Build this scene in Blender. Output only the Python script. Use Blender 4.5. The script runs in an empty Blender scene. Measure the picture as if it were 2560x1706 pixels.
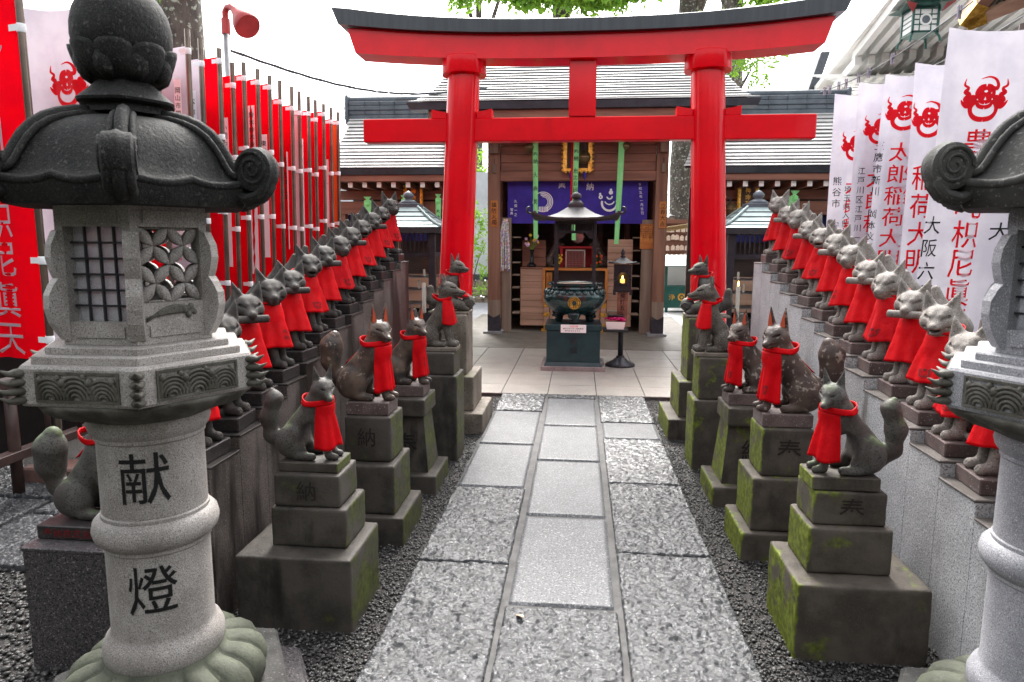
import bpy, math, random
import numpy as np
from mathutils import Vector, Matrix
R = math.radians
sc = bpy.context.scene
COL = sc.collection
# ---------------------------------------------------------------- camera
cd = bpy.data.cameras.new("camera"); cam = bpy.data.objects.new("camera", cd); COL.objects.link(cam)
cd.sensor_width = 36.0; cd.lens = 24.0; cd.clip_start = 0.05; cd.clip_end = 500
_r = Vector((0.99528682, 0.09686276, 0.00466396)); _u = Vector((-0.01844353, 0.14185653, 0.98971539)); _f = Vector((-0.09520495, 0.98513671, -0.14297442))
cam.matrix_world = Matrix(((_r.x, _u.x, -_f.x, 0), (_r.y, _u.y, -_f.y, 0), (_r.z, _u.z, -_f.z, 1.6), (0, 0, 0, 1)))
cd.dof.use_dof = True; cd.dof.focus_distance = 5.0; cd.dof.aperture_fstop = 7.0
sc.camera = cam
# ---------------------------------------------------------------- sky, sun, exposure
wd = bpy.data.worlds.new("World"); sc.world = wd; wd.use_nodes = True
nt = wd.node_tree; bg = nt.nodes["Background"]
sky = nt.nodes.new("ShaderNodeTexSky"); sky.sky_type = 'NISHITA'; sky.sun_disc = False
sky.sun_elevation = R(48); sky.sun_rotation = R(0); sky.dust_density = 4.0; sky.ozone_density = 0.6; sky.air_density = 1.0
hs = nt.nodes.new("ShaderNodeHueSaturation"); hs.inputs["Saturation"].default_value = 0.16
nt.links.new(sky.outputs[0], hs.inputs["Color"]); nt.links.new(hs.outputs[0], bg.inputs[0])
bg.inputs[1].default_value = 0.15
sl = bpy.data.lights.new("sun", 'SUN'); sl.energy = 0.9; sl.angle = R(25); sl.color = (1.0, 0.96, 0.9)
sun = bpy.data.objects.new("sun", sl); COL.objects.link(sun)
sun.rotation_euler = Vector((0.10, -0.85, -1.0)).to_track_quat('-Z', 'Y').to_euler()
sc.view_settings.view_transform = 'Standard'; sc.view_settings.look = 'None'; sc.view_settings.gamma = 1.0
sc.view_settings.exposure = 2.3
sc.view_settings.use_curve_mapping = False
# ---------------------------------------------------------------- helpers
rng = np.random.default_rng(7); random.seed(7)

class MB:
    def __init__(s): s.v = []; s.f = []
    def add(s, vs, fs):
        o = len(s.v); s.v.extend([tuple(map(float, p)) for p in vs]); s.f.extend([tuple(i + o for i in f) for f in fs]); return s
    def box(s, x0, x1, y0, y1, z0, z1, b=0.0):
        if b <= 0:
            vs = [(x, y, z) for z in (z0, z1) for y in (y0, y1) for x in (x0, x1)]
            return s.add(vs, [(0, 2, 3, 1), (4, 5, 7, 6), (0, 1, 5, 4), (2, 6, 7, 3), (0, 4, 6, 2), (1, 3, 7, 5)])
        # chamfered box
        vs = []; idx = {}
        for ax in range(3):
            for i in range(8):
                q = [(x0, x1)[i & 1], (y0, y1)[(i >> 1) & 1], (z0, z1)[(i >> 2) & 1]]
                c = [(x0 + x1) / 2, (y0 + y1) / 2, (z0 + z1) / 2]
                for a in range(3):
                    if a != ax: q[a] += b if q[a] < c[a] else -b
                idx[(ax, i)] = len(vs); vs.append(q)
        fs = []
        for ax in range(3):
            a1, a2 = [a for a in range(3) if a != ax]
            for sd in (0, 1):
                ids = []
                for (p, q) in ((0, 0), (1, 0), (1, 1), (0, 1)):
                    i = (sd << ax) | (p << a1) | (q << a2); ids.append(idx[(ax, i)])
                flip = (sd == 0) ^ (ax == 1)
                fs.append(tuple(reversed(ids)) if flip else tuple(ids))
        for ax in range(3):   # edges along ax
            a1, a2 = [a for a in range(3) if a != ax]
            for p in (0, 1):
                for q in (0, 1):
                    i0 = (p << a1) | (q << a2); i1 = i0 | (1 << ax)
                    fs.append((idx[(a1, i0)], idx[(a1, i1)], idx[(a2, i1)], idx[(a2, i0)]))
        for i in range(8): fs.append((idx[(0, i)], idx[(1, i)], idx[(2, i)]))
        return s.add(vs, fs)
    def frustum(s, x0, x1, y0, y1, z0, X0, X1, Y0, Y1, z1):
        vs = [(x0, y0, z0), (x1, y0, z0), (x1, y1, z0), (x0, y1, z0), (X0, Y0, z1), (X1, Y0, z1), (X1, Y1, z1), (X0, Y1, z1)]
        return s.add(vs, [(3, 2, 1, 0), (4, 5, 6, 7), (0, 1, 5, 4), (1, 2, 6, 5), (2, 3, 7, 6), (3, 0, 4, 7)])
    def lathe(s, prof, n=32, c=(0, 0), mod=None, a0=0.0, cap=True):
        vs = []
        for (r, z) in prof:
            for k in range(n):
                a = a0 + 2 * math.pi * k / n
                rr, zz = (r, z) if mod is None else mod(a, r, z)
                vs.append((c[0] + rr * math.cos(a), c[1] + rr * math.sin(a), zz))
        m = len(prof); fs = []
        for i in range(m - 1):
            for k in range(n):
                k2 = (k + 1) % n
                fs.append((i * n + k, i * n + k2, (i + 1) * n + k2, (i + 1) * n + k))
        if cap:
            fs.append(tuple(reversed(range(n)))); fs.append(tuple(range((m - 1) * n, m * n)))
        return s.add(vs, fs)
    def tube(s, pts, rad, n=8, cap=True, flat=1.0):
        pts = [Vector(p) for p in pts]; m = len(pts)
        if not hasattr(rad, '__len__'): rad = [rad] * m
        vs = []; prev = None
        for i in range(m):
            t = (pts[min(i + 1, m - 1)] - pts[max(i - 1, 0)]).normalized()
            if prev is None:
                ref = Vector((0, 0, 1)) if abs(t.z) < 0.9 else Vector((1, 0, 0))
                a = t.cross(ref).normalized()
            else:
                a = (prev - t * prev.dot(t)).normalized()
            b = t.cross(a); prev = a
            for k in range(n):
                an = 2 * math.pi * k / n
                vs.append(pts[i] + a * (rad[i] * math.cos(an)) + b * (rad[i] * flat * math.sin(an)))
        fs = []
        for i in range(m - 1):
            for k in range(n):
                k2 = (k + 1) % n
                fs.append((i * n + k, i * n + k2, (i + 1) * n + k2, (i + 1) * n + k))
        if cap:
            fs.append(tuple(reversed(range(n)))); fs.append(tuple(range((m - 1) * n, m * n)))
        return s.add(vs, fs)
    def prism(s, poly, fn0, fn1):
        n = len(poly)
        vs = [fn0(*p) for p in poly] + [fn1(*p) for p in poly]
        fs = [tuple(reversed(range(n))), tuple(range(n, 2 * n))] + [(i, (i + 1) % n, n + (i + 1) % n, n + i) for i in range(n)]
        return s.add(vs, fs)
    def grid(s, P, nu, nv, close_u=False):
        fs = []
        for j in range(nv - 1):
            for i in range(nu if close_u else nu - 1):
                i2 = (i + 1) % nu
                fs.append((j * nu + i, j * nu + i2, (j + 1) * nu + i2, (j + 1) * nu + i))
        return s.add(P, fs)
    def sphere(s, c, r, n=12, m=8):
        if not hasattr(r, '__len__'): r = (r, r, r)
        P = []
        for j in range(m + 1):
            t = math.pi * j / m
            for i in range(n):
                a = 2 * math.pi * i / n
                P.append((c[0] + r[0] * math.sin(t) * math.cos(a), c[1] + r[1] * math.sin(t) * math.sin(a), c[2] - r[2] * math.cos(t)))
        return s.grid(P, n, m + 1, True)
    def mesh(s, name):
        me = bpy.data.meshes.new(name); me.from_pydata(s.v, [], s.f); me.validate(); return me

WL = {}
def wl(o): return WL.get(o.name, Vector((0, 0, 0))) if o else Vector((0, 0, 0))
def nm(V, F, name):      # numpy mesh: V (n,3), F list of quads/tris array(s)
    me = bpy.data.meshes.new(name)
    F = [np.asarray(f) for f in (F if isinstance(F, list) else [F]) if len(f)]
    loops = np.concatenate([f.ravel() for f in F]); tot = np.concatenate([np.full(len(f), f.shape[1]) for f in F])
    st = np.concatenate([[0], np.cumsum(tot)[:-1]])
    me.vertices.add(len(V)); me.vertices.foreach_set("co", np.asarray(V, np.float32).ravel())
    me.loops.add(len(loops)); me.loops.foreach_set("vertex_index", loops.astype(np.int32))
    me.polygons.add(len(tot)); me.polygons.foreach_set("loop_start", st.astype(np.int32)); me.polygons.foreach_set("loop_total", tot.astype(np.int32))
    me.update(calc_edges=True); me.validate(); return me
def obj(name, mb, mat, parent=None, smooth=False, local=False, label=None, auto=None):
    me = mb.mesh(name) if isinstance(mb, MB) else mb
    o = bpy.data.objects.new(name, me); COL.objects.link(o)
    if mat and not me.materials: me.materials.append(mat)
    if smooth and len(me.polygons): me.polygons.foreach_set("use_smooth", [True] * len(me.polygons))
    if auto: me.set_sharp_from_angle(angle=R(auto))
    if parent:
        o.parent = parent
        if not local:
            off = wl(parent)
            if off.length > 0: me.transform(Matrix.Translation(-off))
            WL[o.name] = off.copy()
    if label: o["label"] = label
    return o
def tag(o, label=None, cat=None, group=None, kind=None):
    if label: o["label"] = label
    if cat: o["category"] = cat
    if group: o["group"] = group
    if kind: o["kind"] = kind
    return o
def thing(name, label, cat, loc=(0, 0, 0), group=None, rz=0.0):
    o = bpy.data.objects.new(name, None); COL.objects.link(o); o.empty_display_size = 0.05
    o.location = loc; o.rotation_euler = (0, 0, rz); WL[o.name] = Vector(loc)
    return tag(o, label, cat, group)
def dup(root, loc, rz=None, label=None):
    r = root.copy(); COL.objects.link(r); r.location = loc
    if rz is not None: r.rotation_euler = (0, 0, rz)
    if label: r["label"] = label
    for ch in list(root.children):
        c = ch.copy(); COL.objects.link(c); c.parent = r
        for g in list(ch.children):
            d = g.copy(); COL.objects.link(d); d.parent = c
    return r
ORD = ["first", "second", "third", "fourth", "fifth", "sixth", "seventh", "eighth", "ninth", "tenth", "eleventh", "twelfth", "thirteenth", "fourteenth", "fifteenth", "sixteenth", "seventeenth", "eighteenth"]

# ---- value noise in numpy
def vnoise(x, y, z=None, seed=0):
    if z is None: z = np.zeros_like(x)
    def h(i, j, k):
        n = (i * 374761393 + j * 668265263 + k * 1274126177 + seed * 974711) & 0xffffffff
        n = ((n ^ (n >> 13)) * 1274126177) & 0xffffffff
        return ((n ^ (n >> 16)) & 0xffff) / 65535.0
    xi = np.floor(x).astype(np.int64); yi = np.floor(y).astype(np.int64); zi = np.floor(z).astype(np.int64)
    fx, fy, fz = x - xi, y - yi, z - zi
    fx = fx * fx * (3 - 2 * fx); fy = fy * fy * (3 - 2 * fy); fz = fz * fz * (3 - 2 * fz)
    def L(a, b, t): return a + (b - a) * t
    c = [[[h(xi + a, yi + b, zi + d) for d in (0, 1)] for b in (0, 1)] for a in (0, 1)]
    return L(L(L(c[0][0][0], c[1][0][0], fx), L(c[0][1][0], c[1][1][0], fx), fy), L(L(c[0][0][1], c[1][0][1], fx), L(c[0][1][1], c[1][1][1], fx), fy), fz)

# ---- materials
MATS = {}
def mat(name, c, c2=None, sc_=6.0, r=0.6, r2=None, metal=0.0, bump=0.0, bsc=90.0, speck=None, speck2=None, moss=None, coat=0.0, stretch=(1, 1, 1), rnd=True, spec=0.28, sheen=0.0, lo=0.35, hi=0.65, alpha=None, transm=0.0, emit=None, emits=0.0, stain=None):
    m = bpy.data.materials.new(name); m.use_nodes = True; MATS[name] = m
    t = m.node_tree; N = t.nodes; L = t.links; b = N["Principled BSDF"]
    b.inputs["Roughness"].default_value = r; b.inputs["Metallic"].default_value = metal
    b.inputs["Specular IOR Level"].default_value = spec
    if coat: b.inputs["Coat Weight"].default_value = coat; b.inputs["Coat Roughness"].default_value = 0.10
    if sheen: b.inputs["Sheen Weight"].default_value = sheen
    if transm: b.inputs["Transmission Weight"].default_value = transm
    if alpha is not None: b.inputs["Alpha"].default_value = alpha
    if emit: b.inputs["Emission Color"].default_value = (*emit, 1); b.inputs["Emission Strength"].default_value = emits
    c = (*c, 1)
    b.inputs["Base Color"].default_value = c
    need = c2 is not None or speck or moss or bump > 0 or stain
    if not need: return m
    tc = N.new("ShaderNodeTexCoord"); vec = tc.outputs["Object"]
    if rnd:
        oi = N.new("ShaderNodeObjectInfo"); mu = N.new("ShaderNodeMath"); mu.operation = 'MULTIPLY'; mu.inputs[1].default_value = 37.0
        L.new(oi.outputs["Random"], mu.inputs[0])
        ad = N.new("ShaderNodeVectorMath"); ad.operation = 'ADD'; L.new(vec, ad.inputs[0]); L.new(mu.outputs[0], ad.inputs[1]); vec = ad.outputs[0]
    if stretch != (1, 1, 1):
        mp = N.new("ShaderNodeMapping"); mp.inputs["Scale"].default_value = stretch; L.new(vec, mp.inputs["Vector"]); svec = mp.outputs[0]
    else: svec = vec
    def noise(scale, det=5.0, v=None, rough=0.6):
        n = N.new("ShaderNodeTexNoise"); n.inputs["Scale"].default_value = scale; n.inputs["Detail"].default_value = det; n.inputs["Roughness"].default_value = rough
        L.new(v or vec, n.inputs["Vector"]); return n.outputs["Fac"]
    def ramp(fac, a, bb):
        mr = N.new("ShaderNodeMapRange"); mr.interpolation_type = 'SMOOTHSTEP'; mr.inputs["From Min"].default_value = a; mr.inputs["From Max"].default_value = bb; L.new(fac, mr.inputs["Value"]); return mr.outputs[0]
    def mix(fac, a, bb):
        mx = N.new("ShaderNodeMix"); mx.data_type = 'RGBA'; L.new(fac, mx.inputs[0])
        for s_, vv in ((6, a), (7, bb)):
            if isinstance(vv, tuple): mx.inputs[s_].default_value = (*vv[:3], 1)
            else: L.new(vv, mx.inputs[s_])
        return mx.outputs[2]
    col = c
    if c2 is not None:
        f = ramp(noise(sc_, 6, svec), lo, hi); col = mix(f, c, c2)
        if r2 is not None:
            mr = N.new("ShaderNodeMapRange"); mr.inputs["To Min"].default_value = r; mr.inputs["To Max"].default_value = r2; L.new(f, mr.inputs["Value"]); L.new(mr.outputs[0], b.inputs["Roughness"])
    for sp in (speck, speck2):
        if sp:
            scol, ssc, a, bb = sp; col = mix(ramp(noise(ssc, 2), a, bb), col, scol)
    if stain:   # (color, scale, lo, hi, zstretch): vertical run-off stains
        scol, ssc, a, bb, zs = stain
        mp = N.new("ShaderNodeMapping"); mp.inputs["Scale"].default_value = (1, 1, zs); L.new(vec, mp.inputs["Vector"])
        col = mix(ramp(noise(ssc, 5, mp.outputs[0]), a, bb), col, scol)
    if moss:    # (color, scale, side vector, lo, hi)
        mcol, msc, side, a, bb = moss
        ge = N.new("ShaderNodeNewGeometry"); dt = N.new("ShaderNodeVectorMath"); dt.operation = 'DOT_PRODUCT'; dt.inputs[1].default_value = side
        L.new(ge.outputs["Normal"], dt.inputs[0])
        ma = N.new("ShaderNodeMath"); ma.operation = 'MULTIPLY_ADD'; ma.inputs[1].default_value = 0.25; L.new(dt.outputs["Value"], ma.inputs[0]); L.new(noise(msc, 6), ma.inputs[2])
        mf = ramp(ma.outputs[0], a, bb)
        mcol2 = tuple(x * 0.45 for x in mcol)
        col = mix(mf, col, mix(ramp(noise(msc * 5, 4), .35, .65), mcol2, mcol))
    if not isinstance(col, tuple): L.new(col, b.inputs["Base Color"])
    if bump > 0:
        bp = N.new("ShaderNodeBump"); bp.inputs["Strength"].default_value = 1.0; bp.inputs["Distance"].default_value = bump
        L.new(noise(bsc, 5, svec, 0.65), bp.inputs["Height"]); L.new(bp.outputs[0], b.inputs["Normal"])
    return m

M = {}
def defmats():
    M['granite_light'] = mat("granite_light", (.28, .27, .27), (.19, .185, .19), 9, .55, speck=((.06, .06, .065), 130, .60, .66), speck2=((.52, .51, .5), 110, .62, .70), bump=.002, bsc=140)
    M['granite_dark'] = mat("granite_dark", (.05, .047, .05), (.10, .088, .09), 60, .35, speck=((.015, .015, .017), 120, .5, .6), speck2=((.25, .22, .22), 130, .60, .68), bump=.0006)
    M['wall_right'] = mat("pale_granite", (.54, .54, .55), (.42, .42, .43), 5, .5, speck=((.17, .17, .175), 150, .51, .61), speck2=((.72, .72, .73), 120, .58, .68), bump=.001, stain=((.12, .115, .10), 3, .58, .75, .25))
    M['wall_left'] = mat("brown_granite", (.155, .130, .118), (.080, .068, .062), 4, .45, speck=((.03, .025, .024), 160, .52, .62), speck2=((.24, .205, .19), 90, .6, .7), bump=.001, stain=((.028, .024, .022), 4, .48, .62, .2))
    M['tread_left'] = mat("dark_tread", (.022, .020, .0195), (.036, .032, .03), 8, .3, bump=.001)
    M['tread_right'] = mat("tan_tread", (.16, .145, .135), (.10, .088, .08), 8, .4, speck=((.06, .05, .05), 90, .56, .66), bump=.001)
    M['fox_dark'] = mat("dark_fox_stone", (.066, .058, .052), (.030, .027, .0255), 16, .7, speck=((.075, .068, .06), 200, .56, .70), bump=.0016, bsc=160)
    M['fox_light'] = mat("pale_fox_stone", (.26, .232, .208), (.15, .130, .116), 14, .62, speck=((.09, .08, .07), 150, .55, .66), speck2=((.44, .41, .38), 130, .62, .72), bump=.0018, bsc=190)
    M['fox_bronze'] = mat("dark_glossy_fox", (.040, .036, .034), (.12, .085, .065), 14, .3, speck=((.22, .17, .13), 40, .60, .70), bump=.0012, bsc=160)
    M['fox_brown'] = mat("brown_fox_stone", (.085, .060, .048), (.045, .032, .028), 16, .5, speck=((.26, .22, .19), 40, .56, .68), bump=.0015, bsc=170)
    M['fox_grey'] = mat("grey_fox_stone", (.055, .045, .040), (.10, .097, .09), 10, .55, speck=((.038, .033, .030), 150, .52, .64), moss=((.12, .15, .08), 9, (0, 0, 1), .62, .8), bump=.0015, bsc=170)
    M['fox_warm'] = mat("speckled_fox_stone", (.10, .086, .070), (.055, .046, .039), 20, .7, speck=((.25, .23, .2), 220, .55, .66), speck2=((.03, .028, .028), 200, .6, .68), bump=.0025, bsc=210)
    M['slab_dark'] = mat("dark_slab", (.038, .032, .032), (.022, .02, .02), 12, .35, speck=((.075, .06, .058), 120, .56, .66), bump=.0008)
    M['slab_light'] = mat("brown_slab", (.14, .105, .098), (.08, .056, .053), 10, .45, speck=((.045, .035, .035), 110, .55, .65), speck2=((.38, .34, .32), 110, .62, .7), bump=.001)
    M['ped_left'] = mat("old_stone_left", (.076, .067, .058), (.036, .032, .028), 6, .6, speck=((.075, .062, .05), 260, .54, .70), moss=((.085, .098, .026), 6, (.8, 0, -.05), .60, .78), bump=.0022, bsc=70, stain=((.018, .016, .014), 5, .52, .7, .3))
    M['ped_right'] = mat("old_stone_right", (.098, .083, .068), (.052, .044, .036), 6, .65, speck=((.10, .083, .066), 260, .54, .70), moss=((.155, .19, .022), 7.0, (-.95, -.1, .12), .60, .74), bump=.0022, bsc=70, stain=((.026, .022, .018), 5, .54, .72, .3))
    M['ped_tan'] = mat("tan_stone", (.21, .178, .145), (.125, .103, .083), 5, .65, speck=((.05, .045, .04), 80, .58, .68), moss=((.15, .2, .03), 5, (.1, 0, .5), .66, .85), bump=.002, bsc=70)
    M['lan_roof'] = mat("weathered_dark_stone", (.011, .011, .0115), (.024, .0235, .0225), 9, .75, spec=.2, speck=((.07, .068, .062), 70, .61, .72), speck2=((.045, .044, .04), 260, .52, .66), bump=.005, bsc=85)
    M['lan_roof_pale'] = mat("weathered_grey_stone", (.070, .068, .064), (.034, .033, .031), 6, .75, spec=.2, speck=((.17, .165, .155), 80, .60, .74), bump=.0028, bsc=110)
    M['lan_moss'] = mat("greenish_stone", (.092, .10, .070), (.056, .06, .044), 9, .7, speck=((.05, .05, .04), 90, .6, .7), bump=.002, bsc=110)
    M['lan_stone'] = mat("lantern_granite", (.36, .335, .315), (.25, .228, .21), 7, .55, speck=((.12, .11, .10), 290, .52, .62), speck2=((.46, .44, .42), 240, .58, .68), bump=.0016, bsc=150, stain=((.14, .12, .09), 6, .6, .78, .4))
    M['lan_stone_r'] = mat("lantern_granite_pale", (.33, .33, .35), (.24, .24, .26), 7, .55, speck=((.15, .15, .16), 290, .52, .62), speck2=((.52, .52, .53), 240, .58, .68), bump=.0016, bsc=150)
    M['lan_carv'] = mat("carved_mossy_stone", (.12, .112, .095), (.058, .054, .042), 12, .6, speck=((.04, .04, .035), 120, .58, .68), bump=.0018, bsc=140)
    M['ink'] = mat("black_ink", (.008, .008, .008), r=.6)
    M['ink_red'] = mat("red_ink", (.16, .012, .015), r=.6)
    M['emblem_dark'] = mat("dark_print", (.14, .004, .006), r=.7)
    M['red_print'] = mat("red_print", (.78, .0, .012), r=.6)
    M['gold'] = mat("gold", (.72, .42, .08), (.4, .2, .03), 30, .35, metal=.7)
    M['white_cloth'] = mat("white_cloth", (.54, .515, .57), (.46, .435, .50), 4, .8, bump=.0004, bsc=300)
    M['red_cloth'] = mat("red_cloth", (.76, .0, .006), (.66, .0, .008), 5, .8, spec=.08, bump=.0005, bsc=260)
    M['bib'] = mat("bib_cloth", (.56, .0, .004), (.44, .0, .003), 8, .6, bump=.004, bsc=26, spec=.12)
    M['bib_b'] = mat("bib_cloth_faded", (.54, .006, .010), (.40, .0, .005), 8, .65, bump=.005, bsc=30, spec=.12)
    M['bib_c'] = mat("bib_cloth_deep", (.62, .0, .007), (.48, .0, .005), 5, .5, bump=.004, bsc=34, spec=.15)
    M['torii'] = mat("vermilion_paint", (.72, .0, .008), (.62, .0, .008), 3, .3, spec=.12, coat=.22, stain=((.50, .0, .006), 2.2, .55, .75, .3), bump=.0003, bsc=30)
    M['torii_black'] = mat("black_paint", (.018, .022, .028), (.03, .036, .045), 20, .30, coat=.2, stretch=(1, 1, .05), bump=.0006, bsc=20)
    M['wood'] = mat("brown_wood", (.26, .115, .075), (.15, .062, .042), 6, .6, stretch=(.15, 1, 1.6), bump=.0015, bsc=30, lo=.3, hi=.7)
    M['wood_v'] = mat("brown_post_wood", (.27, .135, .085), (.16, .076, .052), 6, .6, stretch=(1.6, 1.6, .12), bump=.0015, bsc=40, lo=.3, hi=.7)
    M['wood_grey'] = mat("weathered_wood", (.27, .20, .15), (.16, .11, .08), 6, .7, stretch=(1.8, 1.8, .12), bump=.002, bsc=40, lo=.3, hi=.7)
    M['wood_pale'] = mat("pale_plank_wood", (.44, .27, .185), (.31, .18, .12), 5, .6, stretch=(.1, 1, 2.2), bump=.0012, bsc=40, lo=.3, hi=.7)
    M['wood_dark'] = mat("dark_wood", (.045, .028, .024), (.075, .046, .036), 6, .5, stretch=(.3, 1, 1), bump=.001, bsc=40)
    M['wood_orange'] = mat("varnished_wood", (.52, .20, .045), (.40, .13, .03), 7, .4, stretch=(.2, 1, 1.5))
    M['wood_end'] = mat("painted_rafter_end", (.72, .70, .66), (.6, .57, .52), 20, .7)
    M['shoe'] = mat("dark_metal_shoe", (.045, .040, .048), (.03, .028, .033), 9, .5, bump=.001)
    M['copper'] = mat("grey_copper_roof", (.52, .515, .50), (.38, .375, .365), 3, .34, spec=.5, bump=.0015, bsc=12)
    M['copper_green'] = mat("green_copper_roof", (.30, .37, .36), (.20, .27, .27), 4, .35, metal=.3, bump=.001, bsc=12)
    M['ridge'] = mat("blue_grey_ridge", (.105, .125, .145), (.07, .085, .10), 5, .35, bump=.001)
    M['eave'] = mat("dark_eave_metal", (.05, .055, .065), (.035, .038, .046), 5, .4)
    M['purple'] = mat("purple_cloth", (.050, .028, .30), (.035, .018, .22), 4, .7, bump=.001, bsc=40)
    M['blue_cloth'] = mat("navy_cloth", (.012, .012, .10), (.008, .008, .06), 4, .7)
    M['lime'] = mat("lime_cloth", (.34, .86, .34), (.28, .76, .28), 6, .6, bump=.001, bsc=40)
    M['bronze'] = mat("green_black_bronze", (.012, .032, .034), (.02, .05, .05), 8, .16, metal=.35, coat=.5, bump=.0004, bsc=30)
    M['iron'] = mat("dark_bronze_iron", (.022, .022, .028), (.036, .036, .042), 9, .38, metal=.3)
    M['iron_roof'] = mat("grey_iron_roof", (.050, .049, .053), (.032, .032, .036), 9, .6, metal=.1, bump=.002, bsc=50)
    M['burner_base'] = mat("dark_teal_paint", (.012, .032, .038), (.018, .044, .05), 5, .35, coat=.2)
    M['brass'] = mat("old_brass", (.22, .14, .07), (.12, .075, .04), 10, .4, metal=.7)
    M['rust_red'] = mat("faded_red_paint", (.42, .06, .06), (.32, .045, .05), 6, .45)
    M['pole_steel'] = mat("steel_pole", (.20, .155, .125), (.13, .10, .085), 5, .25, metal=.7)
    M['pole_wood'] = mat("brown_pole", (.10, .058, .042), (.07, .04, .03), 8, .3, coat=.3)
    M['zinc'] = mat("zinc_pipe", (.40, .41, .42), (.3, .31, .32), 8, .45, metal=.6)
    M['tie'] = mat("white_tie", (.82, .82, .84), r=.6)
    M['wire'] = mat("dark_wire", (.05, .06, .07), r=.5)
    M['fence'] = mat("brown_steel", (.085, .052, .045), (.06, .036, .032), 8, .35)
    M['black_board'] = mat("black_board", (.012, .011, .012), (.02, .018, .018), 5, .4, bump=.002, bsc=20)
    M['plaster'] = mat("white_plaster", (.88, .87, .84), (.82, .81, .78), 3, .8)
    M['plaster_grey'] = mat("grey_plaster", (.52, .54, .55), (.44, .46, .47), 3, .8)
    M['rubble'] = mat("rubble_stone", (.30, .25, .18), (.17, .14, .10), 9, .7, bump=.004, bsc=20)
    M['bark'] = mat("lichen_bark", (.11, .09, .075), (.055, .046, .04), 9, .85, stretch=(1, 1, .4), speck=((.30, .33, .27), 16, .56, .68), bump=.012, bsc=24)
    M['leaf'] = mat("leaf_green", (.14, .30, .03), (.30, .50, .06), 3, .45)
    M['leaf_dark'] = mat("leaf_dark_green", (.045, .12, .016), (.10, .22, .03), 3, .45)
    for k in ('leaf', 'leaf_dark'):
        b = M[k].node_tree.nodes["Principled BSDF"]; b.inputs["Subsurface Weight"].default_value = 0.0
    M['glass'] = mat("clear_glass", (.9, .95, .95), r=.03, transm=1.0); M['glass'].node_tree.nodes["Principled BSDF"].inputs["IOR"].default_value = 1.1
    M['frost'] = mat("rain_glass", (.80, .82, .86), r=.25, transm=.75, bump=.002, bsc=60); 
    M['flame'] = mat("flame", (1, .6, .15), emit=(1, .55, .12), emits=5)
    M['wax'] = mat("candle_wax", (.85, .8, .7), r=.5)
    M['vermilion_wood'] = mat("red_lacquer", (.30, .012, .016), r=.35)
    M['pink'] = mat("magenta_goods", (.75, .02, .20), (.5, .01, .12), 60, .5)
    M['white_plastic'] = mat("white_plastic", (.82, .78, .76), r=.4)
    M['rope'] = mat("straw_rope", (.42, .30, .14), (.28, .19, .08), 40, .8, bump=.004, bsc=60)
    M['green_paint'] = mat("green_painted_metal", (.012, .075, .060), (.02, .10, .08), 5, .35)
    M['lattice'] = mat("lattice_panel", (.20, .19, .15), (.12, .11, .085), 60, .6)
    M['stamen'] = mat("flower_petals", (.62, .22, .50), (.75, .62, .70), 60, .6)
    M['tablet'] = mat("ema_tablet", (.62, .42, .30), (.75, .6, .5), 30, .6)
defmats()
def translucent(m, fac):
    t = m.node_tree; N = t.nodes; L = t.links; b = N["Principled BSDF"]; out = N["Material Output"]
    tr = N.new("ShaderNodeBsdfTranslucent"); mx = N.new("ShaderNodeMixShader"); mx.inputs[0].default_value = fac
    bc = b.inputs["Base Color"]
    if bc.is_linked: L.new(bc.links[0].from_socket, tr.inputs["Color"])
    else: tr.inputs["Color"].default_value = bc.default_value
    L.new(b.outputs[0], mx.inputs[1]); L.new(tr.outputs[0], mx.inputs[2]); L.new(mx.outputs[0], out.inputs["Surface"])
for k_, f_ in (('white_cloth', .34), ('red_print', .36), ('red_cloth', .36), ('lime', .35), ('leaf', .45), ('leaf_dark', .4)): translucent(M[k_], f_)
defcol = {}
def flat(name, c, r=.6, **k):
    if name not in defcol: defcol[name] = mat(name, c, r=r, **k)
    return defcol[name]
# ---- lettering: glyph outlines from Blender's own built-in font, cached once
CH = sorted(set("奉納献燈豊川稲荷吒枳尼眞天大太郎曲美幸恵比寿田令和五年一月吉日熊谷市安沼小埼玉県入間仏子江戸区三鷹新本文家内全身体堅固阪六丁目四番山栄公久保之智火鎮防燭立春明水神正護摩木線香円浄財福徳お願いの方はこちら社務所ろうそく献灯専用閉門消えます株式会紀元鎮燭命岡門昭島中村鈴東京ご利益御礼"))
GL = {}
def load_glyphs():
    os_ = []
    for c in CH:
        cu = bpy.data.curves.new("g", 'FONT'); cu.body = c; cu.resolution_u = 2; cu.offset = 0.004
        o = bpy.data.objects.new("g", cu); COL.objects.link(o); os_.append((c, o))
    dg = bpy.context.evaluated_depsgraph_get()
    for c, o in os_:
        me = o.evaluated_get(dg).to_mesh()
        v = np.array([p.co[:] for p in me.vertices], float).reshape(-1, 3)[:, :2]; f = [tuple(p.vertices) for p in me.polygons]
        if len(v): v = v - (v.min(0) + v.max(0)) / 2; v = v / max(np.ptp(v, axis=0).max(), .3)
        GL[c] = (v, f)
    for c, o in os_:
        cu = o.data; bpy.data.objects.remove(o); bpy.data.curves.remove(cu)
load_glyphs()
def column(chars, size, pitch, fn, mb=None, brush=1.0):
    """vertical column of characters; fn(x, y) -> 3D point, x right, y up from the first character's centre"""
    mb = mb or MB()
    for i, c in enumerate(chars):
        if c not in GL: continue
        v, f = GL[c]
        if not len(v): continue
        s = size * (0.45 if c == '一' and False else 1.0)
        mb.add([fn(p[0] * s * brush, p[1] * s - i * pitch) for p in v], f)
    return mb
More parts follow.
